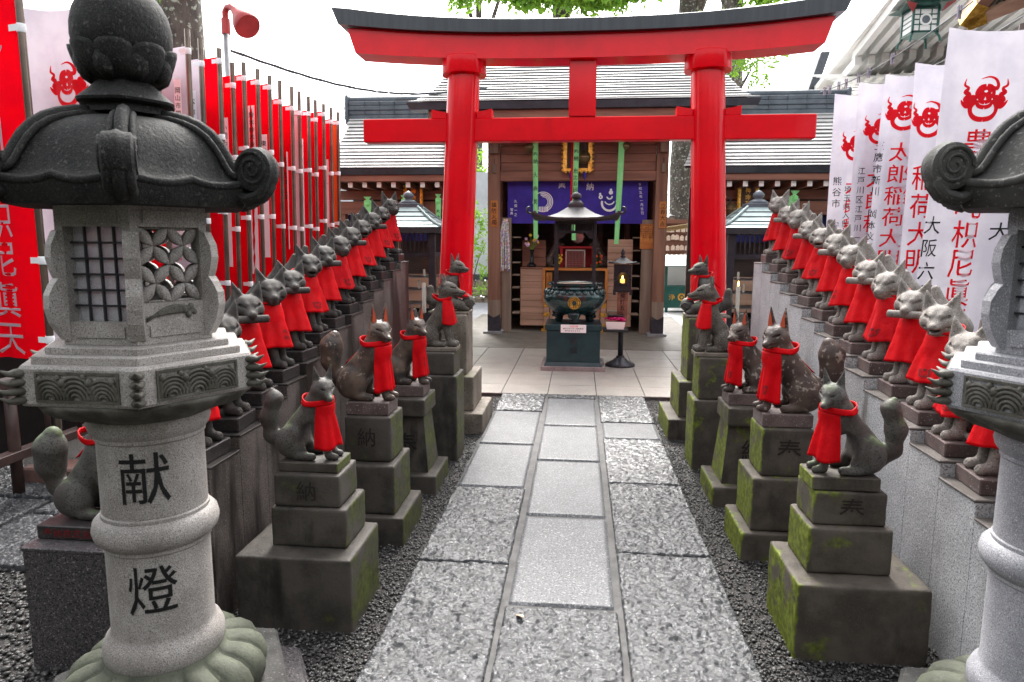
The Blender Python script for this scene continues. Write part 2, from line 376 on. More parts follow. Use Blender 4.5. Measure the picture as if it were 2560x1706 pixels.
# ================================================================ GROUND, PATH, PAVING
def plane(name, x0, x1, y0, y1, z, m):
    return obj(name, MB().add([(x0, y0, z), (x1, y0, z), (x1, y1, z), (x0, y1, z)], [(0, 1, 2, 3)]), m)
soil = mat("dark_damp_soil", (.018, .0155, .0145), (.010, .009, .0085), 14, .55, speck=((.10, .095, .09), 90, .56, .66), bump=.008, bsc=55)
tag(plane("ground", -60, 60, -30, 120, -0.012, soil), kind="structure")
stone_rough = mat("rough_hewn_slab", (.056, .058, .063), (.028, .029, .0315), 14, .25, r2=.38, speck=((.02, .02, .021), 70, .52, .62), speck2=((.17, .17, .173), 60, .57, .67), bump=.003, bsc=120, spec=.33)
stone_fine = mat("dressed_slab", (.108, .111, .118), (.082, .085, .091), 6, .40, speck=((.025, .025, .025), 95, .53, .60), speck2=((.24, .24, .248), 90, .57, .66), bump=.0025, bsc=110, spec=.4)
mortar = mat("mortar", (.085, .082, .08), (.045, .044, .043), 14, .6, bump=.003, bsc=60)
def slab_mesh(x0, x1, y0, y1, rough, seed, V, F, h=0.0):
    st = (.0062 if y1 < 4.4 else .0095) if rough else .02
    nx = max(4, int((x1 - x0) / st)); ny = max(4, int((y1 - y0) / st))
    X, Y = np.meshgrid(np.linspace(x0, x1, nx), np.linspace(y0, y1, ny))
    d = np.minimum(np.minimum(X - x0, x1 - X), np.minimum(Y - y0, y1 - Y))
    # uneven edges
    wob = .008 * (vnoise(X * 9, Y * 9, seed=seed) - .5) + .005 * (vnoise(X * 31, Y * 31, seed=seed + 1) - .5)
    d2 = d + wob
    Z = np.zeros_like(X)
    if rough:
        a = vnoise(X * 26, Y * 38, seed=seed + 2); b = vnoise(X * 55, Y * 75, seed=seed + 3); c = vnoise(X * 9, Y * 9, seed=seed + 4)
        ridg = 1 - np.abs(2 * a - 1)
        # chiselled facets: every chip of the pick is a small tilted plane
        def chips(s_x, s_y, sd_):
            gx, gy = X * s_x + 1.3 * vnoise(X * 14, Y * 14, seed=sd_), Y * s_y + 1.3 * vnoise(X * 14 + 5, Y * 14, seed=sd_ + 1)
            ix, iy = np.floor(gx), np.floor(gy); best = np.full(X.shape, 9.0); H_ = np.zeros_like(X)
            for du in (-1, 0, 1):
                for dv in (-1, 0, 1):
                    cx_, cy_ = ix + du, iy + dv; q = lambda k: vnoise(cx_ * 1.0 + k * 57.0, cy_ * 1.0, seed=sd_ + 7)
                    px_, py_ = cx_ + q(1), cy_ + q(2); d_ = (gx - px_) ** 2 + (gy - py_) ** 2; m_ = d_ < best
                    tx_, ty_ = (q(3) - .5), (q(4) - .5)
                    H_ = np.where(m_, q(5) * .9 + 2.6 * (tx_ * (gx - px_) + ty_ * (gy - py_)), H_); best = np.where(m_, d_, best)
            return H_
        Z = .030 + .0062 * chips(30, 42, seed + 20) + .0035 * chips(62, 80, seed + 40) + .004 * b + .004 * c
    else:
        Z = .034 + .0012 * vnoise(X * 60, Y * 60, seed=seed + 5) + .003 * vnoise(X * 4, Y * 4, seed=seed + 6)
    e = np.clip(d2 / .016, 0, 1)
    Z = Z * (e * (2 - e)) ** .5 - .02 * (d < 1e-6)
    o = sum(len(v) for v in V)
    V.append(np.stack([X, Y, Z + h], -1).reshape(-1, 3))
    i = np.arange(nx * ny).reshape(ny, nx) + o
    F.append(np.stack([i[:-1, :-1], i[:-1, 1:], i[1:, 1:], i[1:, :-1]], -1).reshape(-1, 4))
Vr, Fr, Vf, Ff = [], [], [], []
sd = 10
def slabs(x0, x1, ys, rough):
    global sd
    for k in range(len(ys) - 1):
        sd += 11; g = .005
        if rough[k]: slab_mesh(x0, x1, ys[k] + g, ys[k + 1] - g, True, sd, Vr, Fr)
        else: slab_mesh(x0, x1, ys[k] + g, ys[k + 1] - g, False, sd, Vf, Ff)
slabs(-.775, -.309, [1.55, 2.05, 3.15, 4.20, 5.16, 6.23, 6.98], [1, 1, 1, 0, 0, 1])
slabs(-.297, .199, [1.6, 2.77, 3.77, 4.79, 5.75, 6.80, 6.98], [1, 0, 0, 0, 0, 1])
slabs(.213, .700, [1.45, 2.2, 3.33, 4.36, 5.40, 5.91, 6.98], [1, 1, 1, 1, 0, 1])
tag(obj("path", nm(np.concatenate(Vr), np.concatenate(Fr), "path"), stone_rough, smooth=True), kind="structure")
tag(obj("path_dressed_slabs", nm(np.concatenate(Vf), np.concatenate(Ff), "path_dressed_slabs"), stone_fine, smooth=True), kind="structure")
g = 120; gy = np.linspace(1.4, 6.99, g); mbm = MB()
tag(obj("path_bed", MB().box(-.765, .69, 1.4, 6.985, -.05, .024), mortar), kind="structure")
# side path at the left, behind the lantern
Vs, Fs = [], []
slab_mesh(-4.6, -3.2, 3.15, 3.72, True, 901, Vs, Fs, -.012); slab_mesh(-4.6, -3.2, 3.75, 4.3, True, 921, Vs, Fs, -.012); slab_mesh(-3.17, -2.2, 2.9, 3.5, True, 941, Vs, Fs, -.012); slab_mesh(-3.17, -2.2, 3.53, 4.2, True, 961, Vs, Fs, -.012)
tag(obj("side_path", nm(np.concatenate(Vs), np.concatenate(Fs), "side_path"), stone_rough, smooth=True), kind="structure")
# fallen leaf on the front slab
lf = MB(); lp = [(0, 0), (.012, .010), (.028, .012), (.044, .004), (.050, 0), (.042, -.008), (.026, -.013), (.010, -.008)]
lf.add([(.0, .0, .0)] + [(p[0] - .02, p[1], .004 * math.sin(p[0] * 90)) for p in lp], [(0, i + 1, (i + 1) % 8 + 1) for i in range(8)])
lo = obj("fallen_leaf", lf, flat("dry_leaf", (.55, .36, .26))); lo.location = (-.215, 2.66, .05); lo.rotation_euler = (.15, .1, 2.4)
tag(lo, "small dry pinkish leaf lying on the rough front slab of the path", "leaf")
# plaza paving: square pale granite flags
pave = mat("beige_paving", (.345, .322, .288), (.285, .264, .235), 4, .36, speck=((.26, .24, .21), 150, .56, .66), speck2=((.62, .6, .55), 140, .6, .68), bump=.0008, bsc=120)
mp = MB(); rows = [7.0, 7.47, 8.08, 8.72, 9.36, 10.1]
xs = [-3.4, -2.6, -1.87, -1.33, -.79, -.30, .21, .71, 1.25, 1.9, 2.6, 3.4]
for j in range(len(rows) - 1):
    for i in range(len(xs) - 1):
        mp.box(xs[i] + .004, xs[i + 1] - .004, rows[j] + .004, rows[j + 1] - .004, -.05, .030 + .0015 * random.random(), .003)
tag(obj("paving", mp, pave), kind="structure")
tag(obj("paving_bed", MB().box(-3.4, 3.4, 7.0, 10.1, -.06, .022), mortar), kind="structure")
apron = mat("shrine_apron", (.20, .175, .145), (.13, .115, .095), 5, .5, speck=((.10, .09, .08), 170, .56, .66), bump=.002, bsc=120)
tag(obj("apron", MB().box(-2.1, 2.0, 10.1, 14.8, -.06, .034), apron), kind="structure")
asphalt = mat("grey_gravel_yard", (.36, .36, .38), (.27, .27, .29), 9, .6, speck=((.5, .5, .52), 90, .58, .66), bump=.006, bsc=80)
tag(obj("yard", MB().box(-14, -2.1, 10.1, 30, -.06, .012), asphalt), kind="structure"); tag(obj("yard_right", MB().box(2.0, 14, 10.1, 30, -.06, .012), mat("pale_bounce_ground", (.62, .61, .59), (.52, .51, .5), 5, .7)), kind="structure")  # right yard coloured pale as a reflector, bouncing light up under the eave
tag(obj("yard_back", MB().box(-2.1, 2.0, 14.8, 30, -.06, .008), asphalt), kind="structure")
# gravel pebbles: one heap nobody could count
ico = []; t_ = (1 + 5 ** .5) / 2
ICO = np.array([(-1, t_, 0), (1, t_, 0), (-1, -t_, 0), (1, -t_, 0), (0, -1, t_), (0, 1, t_), (0, -1, -t_), (0, 1, -t_), (t_, 0, -1), (t_, 0, 1), (-t_, 0, -1), (-t_, 0, 1)], float) / (1 + t_ * t_) ** .5
ICF = np.array([(0, 11, 5), (0, 5, 1), (0, 1, 7), (0, 7, 10), (0, 10, 11), (1, 5, 9), (5, 11, 4), (11, 10, 2), (10, 7, 6), (7, 1, 8), (3, 9, 4), (3, 4, 2), (3, 2, 6), (3, 6, 8), (3, 8, 9), (4, 9, 5), (2, 4, 11), (6, 2, 10), (8, 6, 7), (9, 8, 1)])
def pebbles(n, x0, x1, y0, y1, r0, r1):
    # denser towards the camera so that stones stay visible stones
    x = rng.uniform(x0, x1, n); y = y0 + (y1 - y0) * rng.random(n) ** 1.5; r = rng.uniform(r0, r1, n) * (1 + .5 * (rng.random(n) > .95))
    s = np.stack([r * rng.uniform(.8, 1.4, n), r * rng.uniform(.7, 1.1, n), r * rng.uniform(.45, .8, n)], -1)
    a = rng.uniform(0, 6.28, n); v = ICO[None] * (1 + .25 * (rng.random((n, 12, 1)) - .5)) * s[:, None]
    ca, sa = np.cos(a)[:, None], np.sin(a)[:, None]
    V = np.stack([v[..., 0] * ca - v[..., 1] * sa + x[:, None], v[..., 0] * sa + v[..., 1] * ca + y[:, None], v[..., 2] + (r * rng.uniform(-.2, .6, n) - .008)[:, None]], -1)
    return V
PB = [pebbles(15000, -1.48, -.79, 1.9, 7.0, .0045, .0085), pebbles(15000, .71, 1.44, 1.9, 7.0, .0045, .0085), pebbles(7000, -3.4, -1.7, 1.6, 3.3, .008, .014)]
PV = np.concatenate(PB); n_ = len(PV); PF = (ICF[None] + 12 * np.arange(n_)[:, None, None]).reshape(-1, 3)
gm = mat("gravel_stones", (.075, .071, .068), (.026, .0245, .0245), 60, .40, speck=((.20, .195, .185), 45, .60, .64), rnd=False)
tag(obj("gravel", nm(PV.reshape(-1, 3), PF, "gravel"), gm, smooth=True), kind="stuff")

# ================================================================ STEPPED WALLS
def block(mb, *a, b=.006): return mb.box(*a, b)
def stepped_wall(name, label, side, xface, xback, y0, step, z0, rise, k0, k1, body, tread):
    """treads k0..k1; tread k ends (far side) at y0+step*k and lies at z0+rise*k"""
    t = thing(name, label, "wall", (xface, y0, 0))
    mb = MB(); tr = MB()
    xa, xb = min(xface, xback), max(xface, xback)
    for k in range(k0, k1 + 1):
        ya, yb = y0 + step * (k - 1), y0 + step * k; z = z0 + rise * k
        mb.box(xa, xb, ya + .0008, yb - .0008, -.05, z - .012, .0018)
        tr.box(xa - (.004 if side > 0 else 0), xb + (.004 if side < 0 else 0), ya + (.001), yb - .001, z - .0115, z, .003)
    obj("wall_body", mb, body, t); obj("tread_stones", tr, tread, t)
    return t
LY0, LST, LZ0, LRI = 2.778, .2547, .694, .0619
RY0, RST, RZ0, RRI = 2.501, .2565, .626, .0633
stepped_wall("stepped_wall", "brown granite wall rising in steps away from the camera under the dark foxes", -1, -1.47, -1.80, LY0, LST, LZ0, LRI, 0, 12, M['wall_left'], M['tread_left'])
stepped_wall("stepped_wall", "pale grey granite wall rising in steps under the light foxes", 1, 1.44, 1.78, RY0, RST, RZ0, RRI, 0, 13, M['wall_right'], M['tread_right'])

# ================================================================ PEDESTALS
def inscr(parent, chars, size, pitch, x, y, z, m, nx=0, name="inscription"):
    mbx = column(chars, size, pitch, lambda a, b: (x + a, y - .0035, z + b))
    return obj(name, mbx, m, parent)
def rough_block(mb, x0, x1, y0, y1, z0, z1, seed=0, step=.022, r=.010):
    lo = np.array((x0, y0, z0)); hi = np.array((x1, y1, z1)); nn = [max(3, int((hi[i] - lo[i]) / step)) for i in range(3)]
    for ax in range(3):
        a, b = [i for i in range(3) if i != ax]
        # extra rows right at the edges so that they round off
        ga = np.unique(np.concatenate([np.linspace(lo[a], hi[a], nn[a] + 1), [lo[a] + r * .5, lo[a] + r, hi[a] - r, hi[a] - r * .5]])); gb = np.unique(np.concatenate([np.linspace(lo[b], hi[b], nn[b] + 1), [lo[b] + r * .5, lo[b] + r, hi[b] - r, hi[b] - r * .5]]))
        A, B = np.meshgrid(ga, gb)
        for s_ in (0, 1):
            P = np.zeros(A.shape + (3,)); P[..., a] = A; P[..., b] = B; P[..., ax] = (lo, hi)[s_][ax]
            n1 = vnoise(P[..., 0] * 14, P[..., 1] * 14, P[..., 2] * 14, seed); n2 = vnoise(P[..., 0] * 45, P[..., 1] * 45, P[..., 2] * 45, seed + 5)
            rr = (r + .030 * np.clip(n1 - .62, 0, 1) + .012 * np.clip(n2 - .6, 0, 1))[..., None]
            inner = np.minimum(np.maximum(P, lo + rr), hi - rr); d = P - inner; L_ = np.maximum(np.linalg.norm(d, axis=-1, keepdims=True), 1e-6)
            P = inner + d / L_ * rr + d / L_ * (.0035 * (n2 - .5) + .004 * (n1 - .5))[..., None]
            F0 = len(ga); V = P.reshape(-1, 3); o = len(mb.v); mb.v.extend(map(tuple, V)); flip = (s_ == 0) ^ (ax == 1)
            for j in range(len(gb) - 1):
                for i in range(len(ga) - 1):
                    q = (o + j * F0 + i, o + j * F0 + i + 1, o + (j + 1) * F0 + i + 1, o + (j + 1) * F0 + i); mb.f.append(q[::-1] if flip else q)
    return mb
def pedestal(label, blocks, m, chars=None, loc=(0, 0, 0), carve=None):
    t = thing("stone_pedestal", label, "pedestal", loc, "old stone pedestals beside the path")
    names = ["base_block", "middle_block", "top_block", "cap_block"]
    for i, b in enumerate(blocks):
        mb = MB()
        if len(b) in (6, 7) and b[5] - b[4] > .1: rough_block(mb, *b[:6], seed=int(abs(b[0]) * 1000) + i)
        elif len(b) in (6, 7): mb.box(*b[:6], .008)
        else: mb.frustum(*b)
        o = obj(names[i], mb, m, t, smooth=True, auto=50)
        if carve and carve[0] == i:
            _, ch, sz, x, y, z = carve
            mbx = column(ch, sz, sz, lambda a, bb: (x + a, y - .0045, z + bb)); off = wl(o); 
            obj("inscription", mbx, M['carve_shade'], o)
    return t
M['carve_shade'] = mat("painted_carve_shade", (.022, .018, .015), r=.8)  # dark flat letters; the shade of carved strokes is put into the colour
M['carve_tan'] = mat("raised_stone_letter", (.20, .165, .13), (.11, .09, .07), 8, .7, bump=.002, bsc=90)
# left side
pedestal("brown three tier pedestal nearest the camera on the left, under the slim grey fox", [(-1.40, -.905, 2.55, 2.95, -.03, .31, .014), (-1.285, -.955, 2.655, 2.92, .311, .482), (-1.272, -.985, 2.67, 2.905, .483, .625)], M['ped_left'], loc=(-1.13, 2.75, 0), carve=(2, "納", .085, -1.13, 2.67, .555))
pedestal("mossy three tier pedestal left of the path under the glossy dark fox with tall tail", [(-1.36, -.90, 3.37, 3.80, -.03, .15, .012), (-1.29, -.955, 3.41, 3.76, .151, .42), (-1.24, -.985, 3.47, 3.73, .421, .67)], M['ped_left'], loc=(-1.12, 3.58, 0), carve=(2, "納", .10, -1.12, 3.47, .56))
pedestal("tapered left pedestal with flat cap and a deep carved letter, before the tan torii pedestal", [(-1.30, -.885, 4.13, 4.56, -.03, .115, .01), (-1.29, -.95, 4.20, 4.52, .116, -1.235, -.985, 4.24, 4.48, .485), (-1.265, -.965, 4.19, 4.53, .486, .60)], M['ped_left'], loc=(-1.12, 4.34, 0), carve=(1, "奉", .16, -1.10, 4.205, .30))
pedestal("slim brown pedestal half hidden behind the tapered one on the left", [(-1.16, -.868, 4.82, 5.14, -.03, .632), (-1.13, -.895, 4.85, 5.11, .633, .80)], M['ped_left'], loc=(-1.02, 4.98, 0))
def torii_pedestal(label, s, m):
    t = thing("stone_pedestal", label, "pedestal", (-.98 * s, 5.95, 0), "old stone pedestals beside the path")
    def X(a, b): return (a, b) if s > 0 else (-b - .03, -a - .03)
    def bx(x0, x1, *r): x0, x1 = X(x0, x1); return rough_block(MB(), x0, x1, *r[:4], seed=int(abs(x0) * 999))
    obj("base_block", bx(-1.22, -.785, 5.56, 6.22, -.03, .165, .01), m, t, smooth=True, auto=50)
    obj("middle_block", bx(-1.20, -.875, 5.64, 6.16, .166, .465, .008), m, t, smooth=True, auto=50)
    c = obj("column_block", bx(-1.185, -.945, 5.72, 6.08, .466, .985, .012), M['ped_tan'] if s > 0 else m, t, smooth=True, auto=50)
    xs_ = X(-1.175, -.985)
    # sunken panel with a raised letter
    pn = MB().box(xs_[0] + .02, xs_[1] - .005, 5.7165, 5.722, .56, .91, .001)
    obj("rough_panel", pn, M['carve_tan'], c)
    cx = (xs_[0] + xs_[1]) / 2
    obj("inscription", column("奉" if s > 0 else "納", .17, .17, lambda a, b: (cx + a, 5.713, .735 + b * 1.6)), m if s > 0 else M['ped_right'], c)
    return t
torii_pedestal("tan carved pedestal in front of the left torii pillar, under the fox with a ball", 1, M['ped_tan'])
torii_pedestal("brown carved pedestal with a mossy base in front of the right torii pillar", -1, M['ped_right'])
# right side
pedestal("brown three tier pedestal nearest the camera on the right, under the fox with crossed ribbon", [(.862, 1.36, 2.56, 2.96, -.03, .302, .014), (.925, 1.245, 2.66, 2.92, .303, .492), (.945, 1.225, 2.69, 2.905, .493, .63)], M['ped_right'], loc=(1.1, 2.75, 0), carve=(2, "奉", .095, 1.09, 2.69, .562))
pedestal("mossy three tier pedestal on the right under the brown fox with round upright tail", [(.85, 1.30, 3.40, 3.80, -.03, .14, .012), (.90, 1.24, 3.43, 3.76, .141, .42), (.945, 1.20, 3.47, 3.72, .421, .67)], M['ped_right'], loc=(1.08, 3.6, 0), carve=(2, "奉", .12, 1.08, 3.47, .56))
pedestal("tapered right pedestal with flat cap and pale moss on its path side", [(.845, 1.27, 4.13, 4.56, -.03, .115, .01), (.91, 1.25, 4.20, 4.52, .116, .945, 1.20, 4.24, 4.48, .485), (.93, 1.23, 4.19, 4.53, .486, .60)], M['ped_right'], loc=(1.08, 4.34, 0), carve=(1, "納", .14, 1.09, 4.205, .33))
pedestal("slim stone pedestal half hidden behind the tapered one on the right", [(.83, 1.12, 4.82, 5.14, -.03, .50), (.86, 1.09, 4.85, 5.11, .501, .80)], M['ped_right'], loc=(.98, 4.98, 0))
# polished granite block behind the left lantern
t = thing("granite_block", "polished dark speckled granite block left of the near stone lantern", "pedestal", (-1.82, 2.4, 0))
obj("plinth_block", MB().box(-2.03, -1.60, 2.20, 2.62, -.02, .462, .004), M['granite_dark'], t)
obj("top_ledge", MB().box(-2.034, -1.596, 2.196, 2.624, .4625, .478, .003), M['granite_dark'], t)
# ================================================================ glyph refined so that it can be bent round a column
def fine_glyph(c, mx=.06):
    v, f = GL[c]; V = [tuple(p) for p in v]; T = []
    for q in f:
        for k in range(1, len(q) - 1): T.append((q[0], q[k], q[k + 1]))
    out = []
    while T:
        a, b, d = T.pop(); L_ = [(math.dist(V[i], V[j]), i, j, k) for i, j, k in ((a, b, d), (b, d, a), (d, a, b))]; l, i, j, k = max(L_)
        if l > mx: V.append(((V[i][0] + V[j][0]) / 2, (V[i][1] + V[j][1]) / 2)); m = len(V) - 1; T += [(i, m, k), (m, j, k)]
        else: out.append((a, b, d))
    return V, out
# ================================================================ STONE LANTERNS
def hexpt(r, a): return (r * math.cos(a), r * math.sin(a))
def hexprism(mb, r0, z0, r1, z1, a0, b=0.0):
    pr_ = [(r0, z0), (r1, z1)]
    mb.lathe(pr_, 6, a0=a0); return mb
def stone_lantern(label, cx, cy, roofm, stone, carv, a0, text):
    """a0: angle of one corner; local z as world z"""
    t = thing("stone_lantern", label, "stone lantern", (cx, cy, 0), "pair of tall stone lanterns"); t.scale = (.86, .86, 1)
    L_ = dict(local=True)
    def o(name, mb, m, p=t, **k): return obj(name, mb, m, p, local=True, **k)
    # plinth slabs
    pl = MB(); pl.lathe([(.58, -.02), (.58, .055), (.56, .07)], 6, a0=a0); o("lower_plinth", pl, M['granite_dark'] if text else carv)
    pl = MB(); pl.lathe([(.47, .071), (.47, .175), (.455, .19)], 6, a0=a0); o("upper_plinth", pl, M['lan_roof_pale'])
    # lotus foot: fat rounded petals
    NP = 16
    def lot(a, r, z):
        k = abs(math.sin(a * NP / 2)); ed = min(1, max(0, (r - .19) / .06))
        return r * (1 + .075 * ed * (k ** .5 - .55)), z + .022 * ed * (k ** .6 - .6)
    lb = MB(); lb.lathe([(.315, .191), (.335, .205), (.338, .235), (.322, .268), (.29, .292), (.25, .306), (.215, .312), (.205, .318), (.20, .33), (.15, .335)], 16 * 12, mod=lot)
    o("lotus_base", lb, M['lan_moss'], smooth=True)
    # shaft
    sh = MB(); sh.lathe([(.195, .325), (.203, .34), (.203, .372), (.192, .395), (.176, .41), (.171, .425), (.171, .685), (.176, .69), (.176, .70), (.185, .706), (.201, .722), (.207, .744), (.201, .768), (.186, .782), (.176, .786), (.176, .796), (.171, .80), (.171, 1.02), (.177, 1.026), (.177, 1.036), (.19, 1.05), (.197, 1.07), (.192, 1.09), (.17, 1.10)], 56)
    so = o("shaft", sh, stone, auto=40); so.data.polygons.foreach_set("use_smooth", [True] * len(so.data.polygons)); so.data.set_sharp_from_angle(angle=R(40))
    if text:
        aw = text[1]
        for ch, z in zip(text[0], (.925, .585)):
            v, f = fine_glyph(ch); s = .155; mbx = MB()
            mbx.add([((.1734) * math.cos(aw + p[0] * s / .171), .1734 * math.sin(aw + p[0] * s / .171), z + p[1] * s * .98) for p in v], f)
            o("inscription", mbx, M['ink'], so)
    # bowl under the middle deck, carved with swags
    def bowl(a, r, z):
        k = math.sin(a * 9); e = max(0, min(1, (r - .2) / .05)) * max(0, min(1, (.345 - r) / .03))
        return r + e * (.014 * k + .010 * math.sin(a * 27 + 60 * z)), z
    bw = MB(); bw.lathe([(.185, 1.088), (.195, 1.092), (.215, 1.10), (.25, 1.112), (.29, 1.128), (.318, 1.143), (.335, 1.155), (.34, 1.166), (.30, 1.17)], 108, mod=bowl); o("lotus_bowl", bw, carv, smooth=True)
    # middle deck with carved panels
    dk = MB(); dk.lathe([(.375, 1.168), (.382, 1.176), (.382, 1.268), (.374, 1.276)], 6, a0=a0); dko = o("middle_deck", dk, stone)
    for st in ((.345, 1.2765, 1.298), (.305, 1.2985, 1.318)):
        s_ = MB(); s_.lathe([(st[0], st[1]), (st[0], st[2] - .003), (st[0] - .004, st[2])], 6, a0=a0); o("deck_step", s_, stone, dko)
    for k in range(6):
        am = a0 + math.pi / 6 + k * math.pi / 3; ap = .382 * math.cos(math.pi / 6); hw = .135
        ex = Vector((-math.sin(am), math.cos(am), 0)); en = Vector((math.cos(am), math.sin(am), 0))
        def P(u, d, z): return en * (ap + d) + ex * u + Vector((0, 0, z))
        fr = MB()
        for (u0, u1, za, zb) in ((-hw, hw, 1.256, 1.263), (-hw, hw, 1.181, 1.188), (-hw, -hw + .007, 1.188, 1.256), (hw - .007, hw, 1.188, 1.256)):
            fr.prism([(u0, za), (u1, za), (u1, zb), (u0, zb)], lambda u, z: P(u, -.002, z), lambda u, z: P(u, .006, z))
        # waves and foam balls in relief
        rnd = random.Random(k + int(cx * 10))
        for c_, r0_ in ((-.088, .056), (-.004, .062), (.084, .054)):
            for q_ in range(5):
                ra = r0_ * (1 - .19 * q_)
                fr.tube([P(max(-hw + .01, min(hw - .01, c_ + ra * math.cos(math.pi * q / 14))), .0025 + .004 * math.sin(math.pi * q / 14), 1.190 + ra * math.sin(math.pi * q / 14) * .98) for q in range(15)], [.0042 + .0012 * math.sin(math.pi * q / 14) for q in range(15)], 6)
        for (u, z, r_) in ((-.046, 1.234, .013), (.040, 1.236, .013), (.055, 1.222, .009), (-.060, 1.246, .010), (.112, 1.238, .012), (-.118, 1.240, .011), (.022, 1.25, .009)):
            fr.sphere(P(u, .003, z), r_, 8, 6)
        o("carved_panel", fr, carv, dko, smooth=True, auto=50)
        # leaf tips at the corners
        if k in (0, 2, 3, 5, 1, 4):
            ac = a0 + k * math.pi / 3
            if abs(math.sin(ac + .52)) < .0: continue
    for k in range(6):
        ac = a0 + k * math.pi / 3
        if k == text_corner(text): continue
        lf_ = MB()
        for j in range(4):
            z = 1.185 + j * .024; ln = .062 - .008 * abs(j - 1.2)
            e1 = Vector((math.cos(ac), math.sin(ac), 0)); e2 = Vector((-e1.y, e1.x, 0)); p0 = e1 * .36 + Vector((0, 0, z)); 
            lf_.tube([p0, p0 + e1 * .03, p0 + e1 * (ln), p0 + e1 * (ln + .022) + Vector((0, 0, .012))], [.02, .022, .014, .003], 8, flat=.55)
        o("leaf_corner", lf_, carv, dko, smooth=True)
    # fire box
    zb, zt = 1.319, 1.692; Rf = .248; apf = Rf * math.cos(math.pi / 6); hw = Rf / 2
    fb = MB()
    cells = []
    for k in range(6):
        am = a0 + math.pi / 6 + k * math.pi / 3
        ex = Vector((-math.sin(am), math.cos(am), 0)); en = Vector((math.cos(am), math.sin(am), 0))
        def P(u, d, z, ex=ex, en=en): return en * (apf + d) + ex * u + Vector((0, 0, z))
        def pan(mb, u0, u1, za, zb_, d0=-.05, d1=0.0):
            # outer edges mitred on the hexagon
            k0 = d0 * math.tan(math.pi / 6); 
            ua = u0 + (-(k0) if u0 <= -hw + 1e-6 else 0); ub = u1 + (k0 if u1 >= hw - 1e-6 else 0)
            vs = [P(u0, d1, za), P(u1, d1, za), P(u1, d1, zb_), P(u0, d1, zb_), P(ua, d0, za), P(ub, d0, za), P(ub, d0, zb_), P(ua, d0, zb_)]
            mb.add(vs, [(0, 1, 2, 3), (7, 6, 5, 4), (0, 4, 5, 1), (1, 5, 6, 2), (2, 6, 7, 3), (3, 7, 4, 0)])
        kind = (k + 1) % 2
        pan(fb, -hw, hw, zb, zb + .012); pan(fb, -hw, -hw + .026, zb + .012, zt); pan(fb, hw - .026, hw, zb + .012, zt)
        pan(fb, -hw + .026, hw - .026, zt - .055, zt, -.05, -.001); pan(fb, -hw + .04, hw - .04, zt - .046, zt - .012, -.01, .003)
        lowz = zb + .062 if kind == 0 else zb + .112
        pan(fb, -hw + .026, hw - .026, zb + .012, lowz, -.05, -.001)
        pan(fb, -hw + .04, hw - .04, zb + .02, zb + .05, -.01, .004)
        cells.append((k, kind, P, lowz))
    fbo = o("fire_box", fb, stone)
    for k, kind, P, lowz in cells:
        u0, u1, za, zb_ = -hw + .026, hw - .026, lowz, zt - .055
        if kind == 0:
            lt = MB(); n = 4
            for i in range(1, n): u = u0 + (u1 - u0) * i / n; lt.prism([(u - .003, za), (u + .003, za), (u + .003, zb_), (u - .003, zb_)], lambda a, z: P(a, -.035, z), lambda a, z: P(a, -.026, z))
            for i in range(1, 6): z = za + (zb_ - za) * i / 6; lt.prism([(u0, z - .003), (u1, z - .003), (u1, z + .003), (u0, z + .003)], lambda a, q: P(a, -.036, q), lambda a, q: P(a, -.027, q))
            o("window_lattice", lt, M['iron'], fbo)
            gl = MB().prism([(u0, za), (u1, za), (u1, zb_), (u0, zb_)], lambda a, z: P(a, -.045, z), lambda a, z: P(a, -.041, z)); o("window_pane", gl, M['frost'], fbo)
        else:
            # interlocking rings
            lt = MB(); s = (u1 - u0) / 2; cz = (za + zb_) / 2; d = s / 2; dz = (zb_ - za) / 4
            for i in range(-2, 2):
                for j in range(-2, 2):
                    A_, B2 = ((i * d, j * dz), ((i + 1) * d, (j + 1) * dz)) if (i + j) % 2 == 0 else (((i + 1) * d, j * dz), (i * d, (j + 1) * dz))
                    ex_, ez_ = B2[0] - A_[0], B2[1] - A_[1]; ln = math.hypot(ex_, ez_); nx_, nz_ = -ez_ / ln, ex_ / ln
                    poly = [(A_[0] + ex_ * q / 8 + nx_ * .22 * ln * math.sin(math.pi * q / 8), A_[1] + ez_ * q / 8 + nz_ * .22 * ln * math.sin(math.pi * q / 8)) for q in range(9)] + [(A_[0] + ex_ * q / 8 - nx_ * .22 * ln * math.sin(math.pi * q / 8), A_[1] + ez_ * q / 8 - nz_ * .22 * ln * math.sin(math.pi * q / 8)) for q in range(7, 0, -1)]
                    lt.prism([(a, cz + b) for a, b in poly], lambda a, z: P(a, -.034, z), lambda a, z: P(a, -.014, z))
            for (a0_, a1_, b0_, b1_) in ((u0, u1, za, za + .006), (u0, u1, zb_ - .006, zb_)): lt.prism([(a0_, b0_), (a1_, b0_), (a1_, b1_), (a0_, b1_)], lambda a, z: P(a, -.034, z), lambda a, z: P(a, -.016, z))
            o("ring_lattice", lt, stone, fbo, smooth=True)
            rl = MB()
            for w in range(4):
                pts = [P(u0 + .004 + (u1 - u0 - .03) * q / 10, .002, zb + .062 + .038 * math.sin(q / 10 * math.pi * .8) * (1 - .2 * w) + .003 * w) for q in range(11)]
                rl.tube(pts, [.005 * (.4 + math.sin(math.pi * q / 10)) for q in range(11)], 6)
            for (u, z, r_) in ((.03, .09, .012), (.055, .097, .010), (.045, .075, .011), (.012, .092, .009), (.066, .08, .008)): rl.sphere(P(u, .0, zb + z), r_, 8, 6)
            o("carved_panel", rl, carv, fbo, smooth=True)
